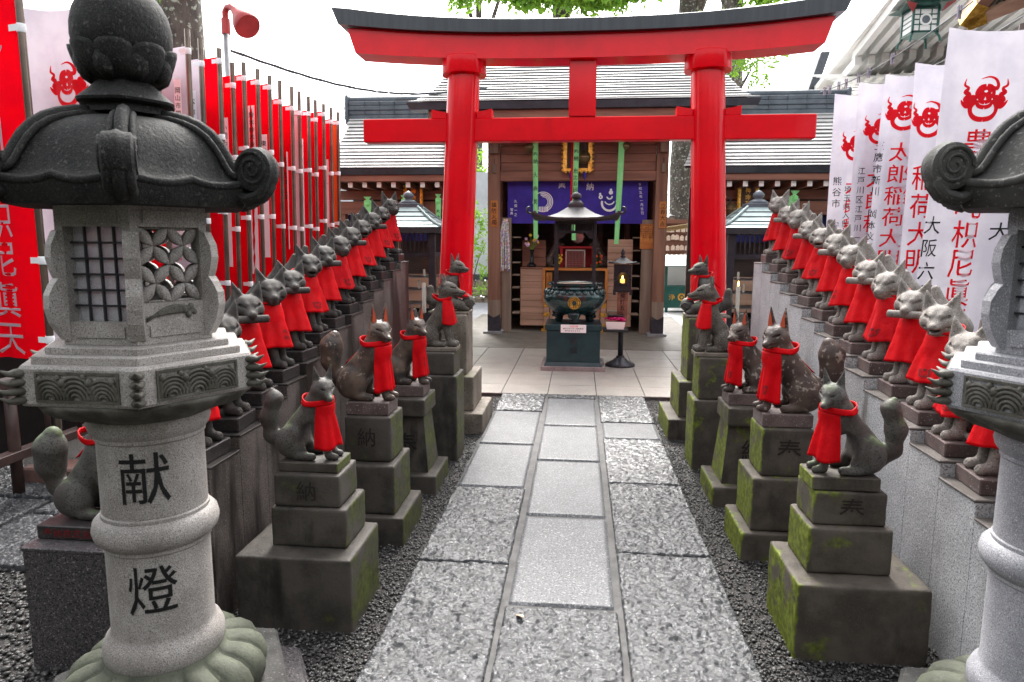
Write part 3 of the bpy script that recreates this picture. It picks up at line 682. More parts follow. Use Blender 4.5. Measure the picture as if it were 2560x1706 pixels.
    # scroll flanges on the two side corners
    for k in range(6):
        if k == text_corner(text): continue
        ac = a0 + k * math.pi / 3; e1 = Vector((math.cos(ac), math.sin(ac), 0)); e2 = Vector((-e1.y, e1.x, 0))
        poly = [(0, .31), (.016, .305), (.034, .27), (.038, .235), (.030, .20), (.022, .18), (.036, .165), (.052, .135), (.054, .10), (.044, .06), (.026, .03), (.012, .012), (0, .01)]
        fl = MB(); fl.prism(poly, lambda r_, z: e1 * (Rf - .012 + r_) + e2 * -.022 + Vector((0, 0, zb + z)), lambda r_, z: e1 * (Rf - .012 + r_) + e2 * .022 + Vector((0, 0, zb + z)))
        o("scroll_flange", fl, stone, fbo)
    # ------------------------------------------------ roof
    zr = 1.692; Rr = .435; RK = .885; ZK = .86
    def o(name, mb, m, p=t, **k):
        mb.v = [(v[0] * RK, v[1] * RK, zr + (v[2] - zr) * ZK) for v in mb.v]; return obj(name, mb, m, p, local=True, **k)
    prof = [(.10, .290), (.18, .281), (.235, .266), (.28, .246), (.32, .217), (.35, .183), (.373, .147), (.39, .116), (.408, .089), (.43, .071), (.455, .062)]
    nseg = 72; rows_ = []
    def warp(a, r, z):
        # 0 at a corner, 1 at mid side
        d = ((a - a0 + math.pi / 6) % (math.pi / 3)) - math.pi / 6; m_ = abs(d) / (math.pi / 6)
        f = math.cos(math.pi / 6) / math.cos(math.pi / 6 - abs(d)); tt = min(1, max(0, (r - .1) / .36))
        g_ = 1 - (1 - f) * (tt ** .7) * .92
        lift = .030 * (1 - m_) ** 2 * tt ** 3 + .026 * m_ ** 3 * tt ** 5
        return r * g_, z + lift
    rb = MB(); full = [(.43, .055), (.43, .022)]
    rb.lathe([(p[0], zr + p[1]) for p in prof] + [(.468, zr + .042), (.457, zr + .018), (.437, zr + .010), (.43, zr - .0), (.25, zr + .0)][:], nseg, mod=lambda a, r, z: warp(a, r, z) if z > zr + .015 else (warp(a, r, z)[0], z))
    ro = o("roof", rb, roofm, smooth=True, auto=50)
    # eave band lip
    lip = MB(); pts = []
    for k in range(nseg): 
        a = 2 * math.pi * k / nseg + .001; r, z = warp(a, .464, zr + .054); pts.append((r * math.cos(a), r * math.sin(a), z))
    lip.tube(pts + [pts[0]], .013, 8, cap=False); o("eave_lip", lip, roofm, ro, smooth=True)
    for k in range(6):
        ac = a0 + k * math.pi / 3; e1 = Vector((math.cos(ac), math.sin(ac), 0)); e2 = Vector((-e1.y, e1.x, 0)); up = Vector((0, 0, 1))
        rd = MB()
        line = [(p[0], p[1] + .030 * min(1, max(0, (p[0] - .1) / .36)) ** 3) for p in prof[:9]]
        for (w_, h_, rad) in ((0, .010, .022), (-.030, .002, .011), (.030, .002, .011)):
            rd.tube([e1 * p[0] + e2 * (w_ * (.75 + p[0])) + up * (zr + p[1] + h_) for p in line] + [e1 * .432 + e2 * (w_ * 1.15) + up * (zr + .095 + h_)], rad, 8)
        o("corner_ridge", rd, roofm, ro, smooth=True)
        # curled end: thick rolled volute with a spiral on both cheeks
        cr = MB(); C_ = e1 * .494 + up * (zr + .122)
        disc = []
        for (w_, r_) in ((-.048, .0), (-.048, .056), (-.040, .068), (-.016, .070), (0, .076), (.016, .070), (.040, .068), (.048, .056), (.048, .0)): disc.append((r_, w_))
        nn = 28; vs = []
        for (r_, w_) in disc:
            for q in range(nn):
                a = 2 * math.pi * q / nn; vs.append(C_ + e1 * (r_ * math.cos(a)) + up * (r_ * math.sin(a)) + e2 * w_)
        cr.grid(vs, nn, len(disc), True)
        for sgn in (-1, 1):
            sp = []
            for q in range(40):
                a = q / 39 * 4.4 * math.pi; r_ = .060 - .051 * q / 39; sp.append(C_ + e1 * (-r_ * math.cos(a)) + up * (r_ * math.sin(a)) + e2 * (sgn * .049))
            cr.tube(sp, [.0065 - .002 * q / 39 for q in range(40)], 6)
        # neck sweeping from the eave up into the roll
        for (w_, rad) in ((-.03, .018), (0, .026), (.03, .018)):
            cr.tube([e1 * .415 + e2 * w_ + up * (zr + .045), e1 * .46 + e2 * w_ + up * (zr + .028), e1 * .505 + e2 * w_ + up * (zr + .040), e1 * .533 + e2 * w_ + up * (zr + .072), e1 * .538 + e2 * w_ + up * (zr + .11), e1 * .520 + e2 * w_ + up * (zr + .148)], [rad * .8, rad, rad, rad * .95, rad * .8, rad * .5], 8)
        o("curled_corner", cr, roofm, ro, smooth=True, auto=45)
    # finial: neck, lotus cup, jewel
    RK = .79
    nk = MB(); nk.lathe([(.155, zr + .300), (.15, zr + .318), (.145, zr + .325), (.182, zr + .332), (.186, zr + .340), (.165, zr + .356), (.125, zr + .385), (.108, zr + .400), (.105, zr + .41)], 6 * 8, mod=lambda a, r, z: (r * (1 + .04 * math.cos(6 * (a - a0))), z)); fo = o("finial_neck", nk, roofm, smooth=True, auto=40)
    def cup(a, r, z):
        k = abs(math.sin(a * 4)); e = max(0, min(1, (r - .10) / .05)); return r * (1 + .13 * e * (k ** .5 - .5)), z + .02 * e * (k ** .5 - .5)
    cu = MB(); cu.lathe([(.10, zr + .396), (.118, zr + .402), (.148, zr + .414), (.168, zr + .434), (.180, zr + .462), (.188, zr + .486), (.19, zr + .500), (.176, zr + .503), (.14, zr + .485)], 128, mod=cup); o("lotus_cup", cu, roofm, smooth=True)
    pt = MB()
    for q in range(8):
        a = a0 + (q + .5) * math.pi / 4; e1 = Vector((math.cos(a), math.sin(a), 0))
        pt.tube([e1 * .130 + Vector((0, 0, zr + .405)), e1 * .158 + Vector((0, 0, zr + .425)), e1 * .172 + Vector((0, 0, zr + .452)), e1 * .176 + Vector((0, 0, zr + .478))], [.024, .036, .036, .018], 10, flat=.42)
    o("inner_petal", pt, roofm, smooth=True)
    jw = MB(); jw.lathe([(.13, zr + .480), (.168, zr + .490), (.182, zr + .508), (.188, zr + .54), (.186, zr + .578), (.176, zr + .615), (.155, zr + .650), (.124, zr + .680), (.085, zr + .705), (.04, zr + .735), (.005, zr + .775)], 40); o("jewel", jw, roofm, smooth=True)
    return t
def text_corner(text): return -1
stone_lantern("weathered stone lantern at the left with near black roof and two letters on its shaft", -1.285, 1.90, M['lan_roof'], M['lan_stone'], M['lan_carv'], R(-60), ("献燈", R(-60 - 6)))
stone_lantern("stone lantern cut off by the right edge, with a grey roof and pale smooth shaft", 1.315, 1.90, M['lan_roof_pale'], M['lan_stone_r'], M['lan_carv'], R(-120), None)
# ================================================================ TORII
t = thing("torii_gate", "large glossy vermilion torii gate with a black curved top beam spanning the path", "torii", (0, 6.6, 0))
def zc(x, z0, lift, e=2.5): return z0 + lift * (abs(x) / 2.15) ** e
def beam(mb, sec, xs, ends):
    """sec(x)-> list of (y,z); ends shift x by slant*z"""
    P = []; n = None
    for i, x in enumerate(xs):
        s = sec(x); n = len(s)
        for (y, z) in s:
            xx = x
            if abs(x) == max(abs(xs[0]), abs(xs[-1])): xx = x + ends * math.copysign(1, x) * (z - s[0][1])
            P.append((xx, y, z))
    mb.grid(P, n, len(xs), True)
    m = len(xs); mb.add([P[k] for k in range(n)], [tuple(range(n))]); mb.add([P[(m - 1) * n + k] for k in range(n)], [tuple(reversed(range(n)))])
xs_ = [(-1 + 2 * i / 40) for i in range(41)]
sh = MB(); beam(sh, lambda x: [(6.45, zc(x, 3.245, .085)), (6.75, zc(x, 3.245, .085)), (6.75, zc(x, 3.452, .10)), (6.45, zc(x, 3.452, .10))], [x * 2.09 for x in xs_], .33)
obj("lower_lintel", sh, M['torii'], t, smooth=True, auto=30)
ka = MB(); beam(ka, lambda x: [(6.385, zc(x, 3.453, .102)), (6.815, zc(x, 3.453, .102)), (6.82, zc(x, 3.560, .135)), (6.60, zc(x, 3.63, .14)), (6.38, zc(x, 3.560, .135))], [x * 2.225 for x in xs_], .42)
obj("top_lintel", ka, M['torii_black'], t, smooth=True, auto=25)
obj("tie_beam", MB().box(-2.06, 2.09, 6.535, 6.665, 2.535, 2.748, .008), M['torii'], t)
obj("centre_strut", MB().box(-.118, .13, 6.52, 6.68, 2.749, 3.26, .006), M['torii'], t)
for s in (-1, 1):
    cx = lambda z: .015 + s * (1.262 - .0465 * z)
    p = MB(); prof = [(.168 - .006 * z, z) for z in (-.05, .3, .8, 1.3, 1.8, 2.3, 2.8, 3.19)]
    n = 40
    for (r_, z) in prof: pass
    P = []
    for (r_, z) in prof:
        for k in range(n): a = 2 * math.pi * k / n; P.append((cx(z) + r_ * math.cos(a), 6.6 + r_ * math.sin(a), z))
    p.grid(P, n, len(prof), True)
    po = obj("pillar", p, M['torii'], t, smooth=True)
    c = MB(); c.lathe([(.14, 3.136), (.206, 3.1365), (.208, 3.142), (.205, 3.285), (.20, 3.292), (.1, 3.293)], 40, (cx(3.2), 6.6)); obj("collar", c, M['torii'], po, smooth=True, auto=25)
    for q in (-1, 1):
        x0 = cx(2.8) + q * .145; x1 = cx(2.8) + q * .285
        w = MB(); w.add([(x0, 6.54, 2.749), (x1, 6.54, 2.749), (x1, 6.66, 2.749), (x0, 6.66, 2.749), (x0, 6.54, 2.80), (x1, 6.54, 2.83), (x1, 6.66, 2.83), (x0, 6.66, 2.80)], [(3, 2, 1, 0), (4, 5, 6, 7), (0, 1, 5, 4), (1, 2, 6, 5), (2, 3, 7, 6), (3, 0, 4, 7)])
        obj("wedge", w, M['torii'], t)

# ================================================================ SHRINE HALL
def courses(mb, n, f, lap=.018):
    for j in range(n):
        y0, z0, a0, b0 = f(j / n); y1, z1, a1, b1 = f((j + 1) / n)
        y0 -= lap; th = .010
        # gentle wobble of each course
        w = (random.random() - .5) * .006
        m = 6; top = []; 
        for (y, z, a, b, dz) in ((y0, z0, a0, b0, .026 + w), (y1, z1, a1, b1, .008)):
            for q in range(m + 1): x = a + (b - a) * q / m; top.append((x, y, z + dz))
        bot = [(p[0], p[1], p[2] - th) for p in top]; k = m + 1
        fs = []
        for q in range(m): fs += [(q, q + 1, k + q + 1, k + q), (2 * k + q + 1, 2 * k + q, 3 * k + q, 3 * k + q + 1), (2 * k + q, 2 * k + q + 1, q + 1, q)]
        fs += [(0, k, 3 * k, 2 * k), (m, 2 * k + m, 3 * k + m, k + m)]
        mb.add(top + bot, fs)
under = flat("dark_underlay", (.012, .012, .014), .9)
hall = thing("shrine_hall", "wooden shrine hall with layered copper roof and purple curtain at the path's end", "shrine", (-.05, 12.6, 0))
rf = MB(); N_ = 24
def fmain(t_):
    w = 2.60 - .42 * min(1, t_ / .62) ** .5 - .02 * t_
    return (10.62 + 1.9 * t_, 3.70 + 1.42 * t_ ** 1.12, -w - .03, w - .03)
courses(rf, N_, fmain)
ro = obj("main_roof", rf, M['copper'], hall)
ul = MB()
Pu = []
for j in range(N_ + 1):
    y, z, a, b = fmain(j / N_); Pu += [(a + .02, y + .02, z - .012), (b - .02, y + .02, z - .012)]
ul.grid(Pu, 2, N_ + 1); obj("roof_underlay", ul, under, ro)
eb = MB(); eb.frustum(-2.62, 2.56, 10.64, 10.9, 3.60, -2.66, 2.60, 10.60, 10.9, 3.70); obj("eave_fascia", eb, M['eave'], ro)
obj("eave_board", MB().box(-2.35, 2.28, 10.72, 10.98, 3.44, 3.595, .004), M['wood'], ro)
for x in np.arange(-2.25, 2.25, .2):
    obj("rafter", MB().box(x, x + .07, 10.78, 12.2, 3.33, 3.425, .002), M['wood'], ro); obj("rafter_end", MB().box(x + .002, x + .068, 10.772, 10.779, 3.332, 3.423), M['wood_end'], ro)
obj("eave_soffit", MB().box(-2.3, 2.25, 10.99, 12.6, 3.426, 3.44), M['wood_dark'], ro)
# posts
for (x0, x1) in ((-1.555, -1.345), (1.245, 1.445)):
    p = obj("post", MB().box(x0, x1, 11.70, 11.88, .33, 3.32, .008), M['wood_v'], hall)
    obj("weathered_foot", MB().box(x0 + .001, x1 - .001, 11.701, 11.879, .32, .9, .008).box(x0 - .002, x1 + .002, 11.698, 11.882, .30, .62, .008), M['wood_grey'], p)
    s_ = MB(); s_.box(x0 - .004, x1 + .004, 11.695, 11.885, .035, .30, .006)
    xm = (x0 + x1) / 2
    for (ya, yb) in ((11.694, 11.696),):
        s_.add([(x0 - .004, ya, .30), (x1 + .004, ya, .30), (x1 + .004, ya, .37), (xm + .04, ya, .33), (xm, ya, .31), (xm - .04, ya, .33), (x0 - .004, ya, .37)], [(0, 1, 2, 3, 4, 5, 6)])
    obj("metal_shoe", s_, M['shoe'], p)
    obj("base_stone", MB().box(x0 - .07, x1 + .05, 11.60, 11.98, -.02, .034 + .04, .008), M['granite_light'], p)
    obj("bracket_end", MB().box(x0 + .04, x1 - .02, 11.60, 11.70, 3.07, 3.24, .004), M['wood_grey'], p)
obj("lintel_beam", MB().box(-1.345, 1.245, 11.72, 11.86, 2.625, 2.785, .006), M['wood'], hall)
up = MB(); 
for i in range(4): up.box(-1.34, 1.24, 11.76 + .004 * (i % 2), 11.84, 2.79 + i * .14, 2.925 + i * .14, .004)
obj("upper_boards", up, M['wood'], hall)
obj("top_beam", MB().box(-1.8, 1.7, 11.73, 11.87, 3.321, 3.43, .006), M['wood'], hall)
# slim inner boards beside the posts
obj("inner_board", MB().box(-1.335, -1.17, 11.90, 11.96, .034, 2.02, .004), M['wood_grey'], hall)
obj("inner_board", MB().box(1.06, 1.24, 11.90, 11.96, .034, 1.99, .004), M['wood_grey'], hall)
for s in (-1, 1):
    xa, xb = (-1.16, -1.03) if s < 0 else (.93, 1.05)
    for z in (.35, .58, .80, 1.02, 1.24, 1.46, 1.68): obj("side_shelf", MB().box(xa, xb, 11.98, 12.35, z, z + .02), M['wood_grey'], hall)
pw = MB()
for i in range(9): pw.box(-1.025, -.60, 12.12, 12.16, .13 + i * .112, .13 + i * .112 + .108, .004)
obj("plank_front", pw, M['wood_pale'], hall); obj("shelf_top", MB().box(-1.03, -.60, 12.10, 12.5, 1.14, 1.165, .003), M['wood'], hall)
pw = MB()
for i in range(3): pw.box(-1.03, -.60, 12.55, 12.59, 1.17 + i * .16, 1.17 + i * .16 + .155, .004)
obj("back_planks", pw, M['wood'], hall)
pw = MB()
for i in range(13): pw.box(.50, .93, 12.12, 12.16, .13 + i * .118, .13 + i * .118 + .113, .004)
obj("plank_front", pw, M['wood_pale'], hall)
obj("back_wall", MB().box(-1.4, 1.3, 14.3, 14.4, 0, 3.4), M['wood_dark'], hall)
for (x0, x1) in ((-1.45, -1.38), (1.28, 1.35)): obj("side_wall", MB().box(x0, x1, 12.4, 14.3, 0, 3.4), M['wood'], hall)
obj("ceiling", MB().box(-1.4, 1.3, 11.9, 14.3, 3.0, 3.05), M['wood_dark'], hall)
bk = MB()
for x in (-.95, -.5, .35, .85): bk.box(x, x + .09, 13.1, 13.2, .03, 3.0)
for z in (1.45, 2.3): bk.box(-1.38, 1.28, 13.12, 13.18, z, z + .07)
obj("inner_frame", bk, M['wood_dark'], hall)
# altar furniture inside
al = thing("altar", "altar of pale wood with gilt corner fittings standing behind the incense burner", "altar", (-.05, 12.3, 0))
obj("table_top", MB().box(-.62, .48, 12.05, 12.6, .55, .60, .004), M['wood_orange'], al)
for x in (-.60, .40):
    lg = obj("leg", MB().box(x, x + .09, 12.07, 12.15, .09, .549, .003), M['wood_pale'], al)
    for z in (.10, .30, .47): obj("gilt_fitting", MB().box(x - .006, x + .096, 12.062, 12.156, z, z + .075, .004), M['gold'], lg)
obj("front_panel", MB().box(-.5, .39, 12.16, 12.19, .12, .549), M['wood_pale'], al)
obj("foot_rail", MB().box(-.64, .50, 12.05, 12.6, .036, .089, .004), M['gold'], al)
ca = thing("display_case", "long wooden offering case with a glass front and small white figures inside, on the altar", "case", (-.06, 12.3, .60))
obj("case_frame", MB().box(-.63, .51, 12.08, 12.58, 1.115, 1.155, .003).box(-.63, .51, 12.08, 12.58, .601, .645, .003).box(-.63, -.585, 12.08, 12.58, .645, 1.115).box(.465, .51, 12.08, 12.58, .645, 1.115), M['wood_orange'], ca)
obj("case_back", MB().box(-.585, .465, 12.54, 12.57, .645, 1.115), flat("case_grey", (.16, .16, .19)), ca)
obj("glass_front", MB().box(-.585, .465, 12.09, 12.094, .645, 1.115), M['glass'], ca)
obj("paper_note", MB().box(-.57, -.46, 12.10, 12.106, .69, 1.08), M['wood_orange'], ca)
for i, x in enumerate((-.30, -.06, .10, .17, .24, .34, .40)):
    h_ = .26 if i == 1 else (.16 if i > 4 else .08); fg = MB(); fg.lathe([(.035, .66), (.035, .68), (.022, .70), (.028, .66 + h_ * .6), (.012, .66 + h_ * .75), (.018, .66 + h_ * .9), (.004, .66 + h_)], 10, (x, 12.35))
    tag(obj("porcelain_figure", fg, flat("porcelain", (.72, .72, .74), .3), smooth=True), ["low white cup at the left inside the glass case", "tall white figure in the middle of the glass case", "small white cup right of the tall figure in the case", "tiny white cup in the middle of three in the case", "tiny white cup right of the others in the case", "white figure near the right end of the case", "white figure at the far right end of the case"][i], "figure", "white figures inside the glass case")
rs = thing("red_shelf", "dark red lacquer shelf above the glass case holding a wire cage", "shelf", (-.05, 12.6, 1.16))
obj("shelf_board", MB().box(-.36, .28, 12.45, 12.9, 1.50, 1.535, .003), M['vermilion_wood'], rs)
for x in (-.34, .23): obj("shelf_post", MB().box(x, x + .05, 12.46, 12.5, 1.156, 1.50), M['vermilion_wood'], rs)
obj("shelf_back", MB().box(-.34, .28, 12.86, 12.9, 1.156, 1.50), M['vermilion_wood'], rs)
cg = MB()
for i in range(13): x = -.22 + .31 * i / 12; cg.box(x, x + .003, 12.44, 12.443, 1.17, 1.45)
for i in range(9): z = 1.17 + .28 * i / 8; cg.box(-.22, .093, 12.437, 12.44, z, z + .003)
cg.box(-.24, -.22, 12.43, 12.46, 1.156, 1.47).box(.093, .113, 12.43, 12.46, 1.156, 1.47).box(-.24, .113, 12.43, 12.46, 1.455, 1.475)
tag(obj("wire_cage", cg, flat("cage_steel", (.45, .43, .4), .3, metal=.7)), "square wire mesh cage standing on the red shelf", "cage")
tag(obj("round_mirror", MB().lathe([(.10, 0), (.115, .004), (.115, .012), (.10, .016)], 24), flat("old_mirror", (.35, .28, .27), .25, metal=.6), smooth=True), "round dull mirror hanging above the red shelf", "mirror")
mo = bpy.data.objects["round_mirror"]; mo.rotation_euler = (R(90), 0, 0); mo.location = (-.02, 12.75, 1.70)
for i, x in enumerate((-.36, .34)):
    bq = thing("flower_bunch", ["yellow and green flower bunch left of the wire cage", "orange and red flower bunch right of the wire cage"][i], "flowers", (x, 12.4, 1.16))
    st = MB(); fl = MB()
    for q in range(12):
        p1 = (x + random.uniform(-.07, .07), 12.4 + random.uniform(-.05, .05), 1.20 + random.uniform(.02, .2)); st.tube([(x, 12.4, 1.157), p1], .004, 5)
        fl.sphere(p1, random.uniform(.014, .026), 7, 5)
    obj("stems", st, M['leaf_dark'], bq); obj("blossoms", fl, flat("yellow_petal", (.7, .5, .04)) if i == 0 else flat("orange_petal", (.8, .13, .03)), bq)
# vase with flowers on the shelf
va = thing("flower_vase", "black tall neck vase of purple and yellow flowers on the wooden shelf at the left", "vase", (-.84, 12.3, 1.165))
vb = MB(); vb.lathe([(.065, 1.166), (.088, 1.175), (.09, 1.195), (.06, 1.225), (.035, 1.25), (.032, 1.40), (.042, 1.46), (.050, 1.47), (.04, 1.475)], 24, (-.84, 12.3)); obj("vase_body", vb, flat("black_glaze", (.012, .01, .012), .15), va, smooth=True)
st = MB(); f1 = MB(); f2 = MB()
for q in range(16):
    p1 = (-.84 + random.uniform(-.11, .11), 12.3 + random.uniform(-.06, .06), 1.52 + random.uniform(0, .22)); st.tube([(-.84, 12.3, 1.46), p1], .004, 5); (f1 if q % 3 else f2).sphere(p1, random.uniform(.02, .034), 8, 6)
obj("stems", st, M['leaf'], va); obj("purple_blossoms", f1, M['stamen'], va); obj("yellow_blossoms", f2, flat("yellow_petal", (.7, .5, .04)), va)

# purple curtain
def cloth(mb, x0, x1, z0, z1, y, nx, nz, fy):
    P = []
    for j in range(nz + 1):
        for i in range(nx + 1):
            u, v = i / nx, j / nz; x = x0 + (x1 - x0) * u; z = z1 + (z0 - z1) * v; P.append((x, y + fy(u, v), z))
    mb.grid(P, nx + 1, nz + 1); return mb
cu = thing("curtain", "wide purple cloth curtain with white crests and two white letters under the shrine lintel", "curtain", (-.04, 11.92, 1.93))
fyc = lambda u, v: .018 * math.sin(u * 23) * v + .01 * math.sin(u * 51 + 1) * v
co = obj("curtain_cloth", cloth(MB(), -1.24, 1.14, 1.925, 2.66, 11.93, 60, 10, fyc), M['purple'], cu, smooth=True)
wh = flat("white_dye", (.78, .76, .80))
def onc(x, z): return (x, 11.93 + fyc((x + 1.24) / 2.38, (2.66 - z) / .735) - .012, z)
tx = MB()
for ch, x in (("奉", -.31), ("納", .165)): column(ch, .125, .13, lambda a, b: onc(x + a, 2.545 + b), tx)
column("令和五年一月吉日", .05, .068, lambda a, b: onc(1.0 + a - b * .12, 2.58 + b), tx); column("久保一之", .055, .075, lambda a, b: onc(-1.10 + a, 2.30 + b), tx); column("智美", .05, .06, lambda a, b: onc(-1.17 + a, 2.16 + b), tx)
obj("lettering", tx, wh, co)
def ring(mb, fn, r0, r1, a0=0.0, a1=2 * math.pi, n=36, c=(0, 0)):
    P = []
    for q in range(n + 1):
        a = a0 + (a1 - a0) * q / n
        P += [fn(c[0] + r0 * math.cos(a), c[1] + r0 * math.sin(a)), fn(c[0] + r1 * math.cos(a), c[1] + r1 * math.sin(a))]
    mb.add(P, [(2 * q, 2 * q + 1, 2 * q + 3, 2 * q + 2) for q in range(n)]); return mb
cr = MB(); f = lambda a, b: onc(-.63 + a, 2.29 + b)
ring(cr, f, .158, .172); ring(cr, f, .13, .145, -1.2, 1.9); ring(cr, f, .105, .12, -1.2, 1.9); ring(cr, f, .08, .093, -1.0, 1.7)
for q in range(6): x = -.07 + .028 * q; cr.add([f(x, -.165), f(x + .016, -.165), f(x + .016, -.08), f(x, -.08)], [(0, 1, 2, 3)])
obj("crest", cr, wh, co); cr = MB()
f = lambda a, b: onc(.50 + a, 2.27 + b)
ring(cr, f, .11, .145, -3.4, .35); ring(cr, f, .075, .095, -2.7, -.4, c=(0, .06)); ring(cr, f, .03, .055, -3, .1, c=(0, .11)); ring(cr, f, .0, .035, c=(.02, .175)); ring(cr, f, .0, .02, c=(.02, .22)); ring(cr, f, .012, .035, c=(-.15, .10)); ring(cr, f, .0, .02, c=(-.16, .15)); ring(cr, f, .012, .035, c=(.16, .10))
obj("crest", cr, wh, co)
# gold framed plaque and bells behind the tie beam
pq = thing("name_plaque", "dark plaque in a carved gilt frame hanging above the purple curtain", "plaque", (-.05, 11.6, 2.76))
fr = MB(); 
for (x0, x1, z0, z1) in ((-.29, -.22, 2.76, 3.40), (.12, .19, 2.76, 3.40), (-.22, .12, 2.76, 2.82), (-.22, .12, 3.34, 3.40)): fr.box(x0, x1, 11.60, 11.66, z0, z1, .006)
for q in range(9):
    for x in (-.295, .195): fr.sphere((x, 11.62, 2.79 + q * .07), .026, 7, 5)
for q in range(7): fr.sphere((-.24 + q * .065, 11.61, 2.755), .024, 7, 5)
obj("gilt_frame", fr, M['gold'], pq); obj("plaque_board", MB().box(-.22, .12, 11.64, 11.65, 2.82, 3.34), flat("plaque_brown", (.06, .03, .02), .5), pq)
for x in (-.16, .07): obj("blue_tassel", MB().lathe([(.012, 2.76), (.03, 2.72), (.02, 2.66), (.005, 2.63)], 8, (x, 11.6)), M['purple'], pq)
def bell(label, x, y, z, r_, group="round bells hanging over the shrine fronts"):
    b = thing("shrine_bell", label, "bell", (x, y, z), group)
    mb = MB(); mb.lathe([(.02 * r_, z + 1.02 * r_), (.5 * r_, z + .9 * r_), (.87 * r_, z + .5 * r_), (r_, z + .12 * r_), (1.04 * r_, z + .08 * r_), (1.04 * r_, z - .06 * r_), (r_, z - .10 * r_), (.86 * r_, z - .5 * r_), (.5 * r_, z - .87 * r_), (.02 * r_, z - r_)], 28, (x, y)); obj("bell_body", mb, M['brass'] if r_ < .13 else M['iron'], b, smooth=True, auto=35)
    obj("bell_hook", MB().tube([(x, y, z + r_), (x, y, z + r_ * 1.9)], .012, 6), M['iron'], b)
bell("brass round bell hanging in front of the gilt plaque", .05, 11.50, 2.98, .11); bell("brass round bell beside the left green streamer, cut by the tie beam", -.83, 11.50, 3.14, .09); bell("brass round bell beside the plain green streamer on the right", .72, 11.50, 3.15, .08)
def streamer(label, x, y, z0, z1, w, chars, lean=0.0, size=.075, pitch=.10, ztext=None, knot=False):
    s = thing("cloth_streamer", label, "streamer", (x, y, z0), "lime green cloth streamers hanging at the shrine")
    mb = MB(); n = 24; P = []
    def pos(u, z):
        t_ = (z1 - z) / (z1 - z0); ww = w * (1 - .28 * t_) * (1 if not knot else min(1, .35 + 5 * t_ if t_ > .1 else (1.0 - 6 * t_ if t_ < .08 else .35)))
        return (x + lean * t_ + ww * u * .5, y - .03 * math.cos(u * 1.5) + .012 * math.sin(t_ * 7 + u), z)
    for j in range(n + 1):
        z = z1 + (z0 - z1) * j / n
        for i in range(7): P.append(pos(-1 + i / 3, z))
    mb.grid(P, 7, n + 1); c = obj("streamer_cloth", mb, M['lime'], s, smooth=True)
    if chars:
        zt_ = ztext if ztext else z1 - .12
        obj("lettering", column(chars, size, pitch, lambda a, b: (lambda p: (p[0], p[1] - .006, p[2]))(pos(a / (w * .5), zt_ + b))), M['ink'], c)
    if knot:
        obj("knot", MB().tube([(x - .03, y - .02, z1 - .12), (x + .03, y - .02, z1 - .12)], .028, 8), M['lime'], s)
    return s
streamer("lime green streamer with seven black letters, left of the burner roof", -.74, 11.45, 1.66, 3.35, .095, "奉納　大　曲　美　幸", .02, .078, .108, 3.02)
streamer("lime green streamer with black letters hanging over the plaque in the centre", -.07, 11.40, 1.64, 3.35, .095, "奉納　恵比寿田　美", -.02, .078, .10, 3.05)
streamer("plain lime green streamer without letters, right of the burner roof",  .66, 11.45, 1.58, 3.35, .105, "", -.05)
obj("red_cord", MB().tube([(-.135, 11.46, 3.3), (-.14, 11.46, 1.95)], .018, 8), M['red_print'], bpy.data.objects["cloth_streamer.001"], smooth=True)
def wplate(label, x0, x1, z0, z1, y, chars, sizes, cols):
    p = thing("wooden_tablet", label, "wooden sign", ((x0 + x1) / 2, y, z0), "orange wooden tablets on the shrine posts")
    b = obj("tablet_board", MB().box(x0, x1, y - .014, y, z0, z1, .003), M['wood_orange'], p)
    mb = MB()
    for i in range(cols):
        xx = x1 - (i + .5) * (x1 - x0) / cols
        column(chars[i % len(chars)], sizes, sizes * 1.14, lambda a, bb: (xx + a, y - .017, z1 - sizes * .85 + bb), mb)
    obj("lettering", mb, M['ink'], b); return p
wplate("narrow orange tablet with black letters on the left shrine post", -1.505, -1.385, 1.86, 2.30, 11.698, ["鎮防火燭"], .085, 1)
wplate("narrow orange tablet with black letters on the right shrine post", 1.315, 1.425, 1.845, 2.28, 11.698, ["立春大吉"], .085, 1)
wplate("broad orange board with columns of small black letters beside the right shrine post", 1.03, 1.25, 1.50, 1.92, 11.895, ["奉納大神明水火", "五十円御礼お願い", "日月年春立"], .030, 6)
for i, (x, lab) in enumerate(((-1.44, "small wooden tag hung high on the left shrine post"), (1.36, "small wooden tag hung high on the right shrine post"))):
    tg = thing("hanging_tag", lab, "tag", (x, 11.66, 2.75), "small tags hung on the shrine posts"); obj("tag_board", MB().box(x - .03, x + .03, 11.66, 11.69, 2.75, 2.90, .004), M['wood_grey'], tg); obj("tag_cord", MB().tube([(x, 11.675, 2.90), (x, 11.69, 2.99)], .005, 5), M['wire'], tg)
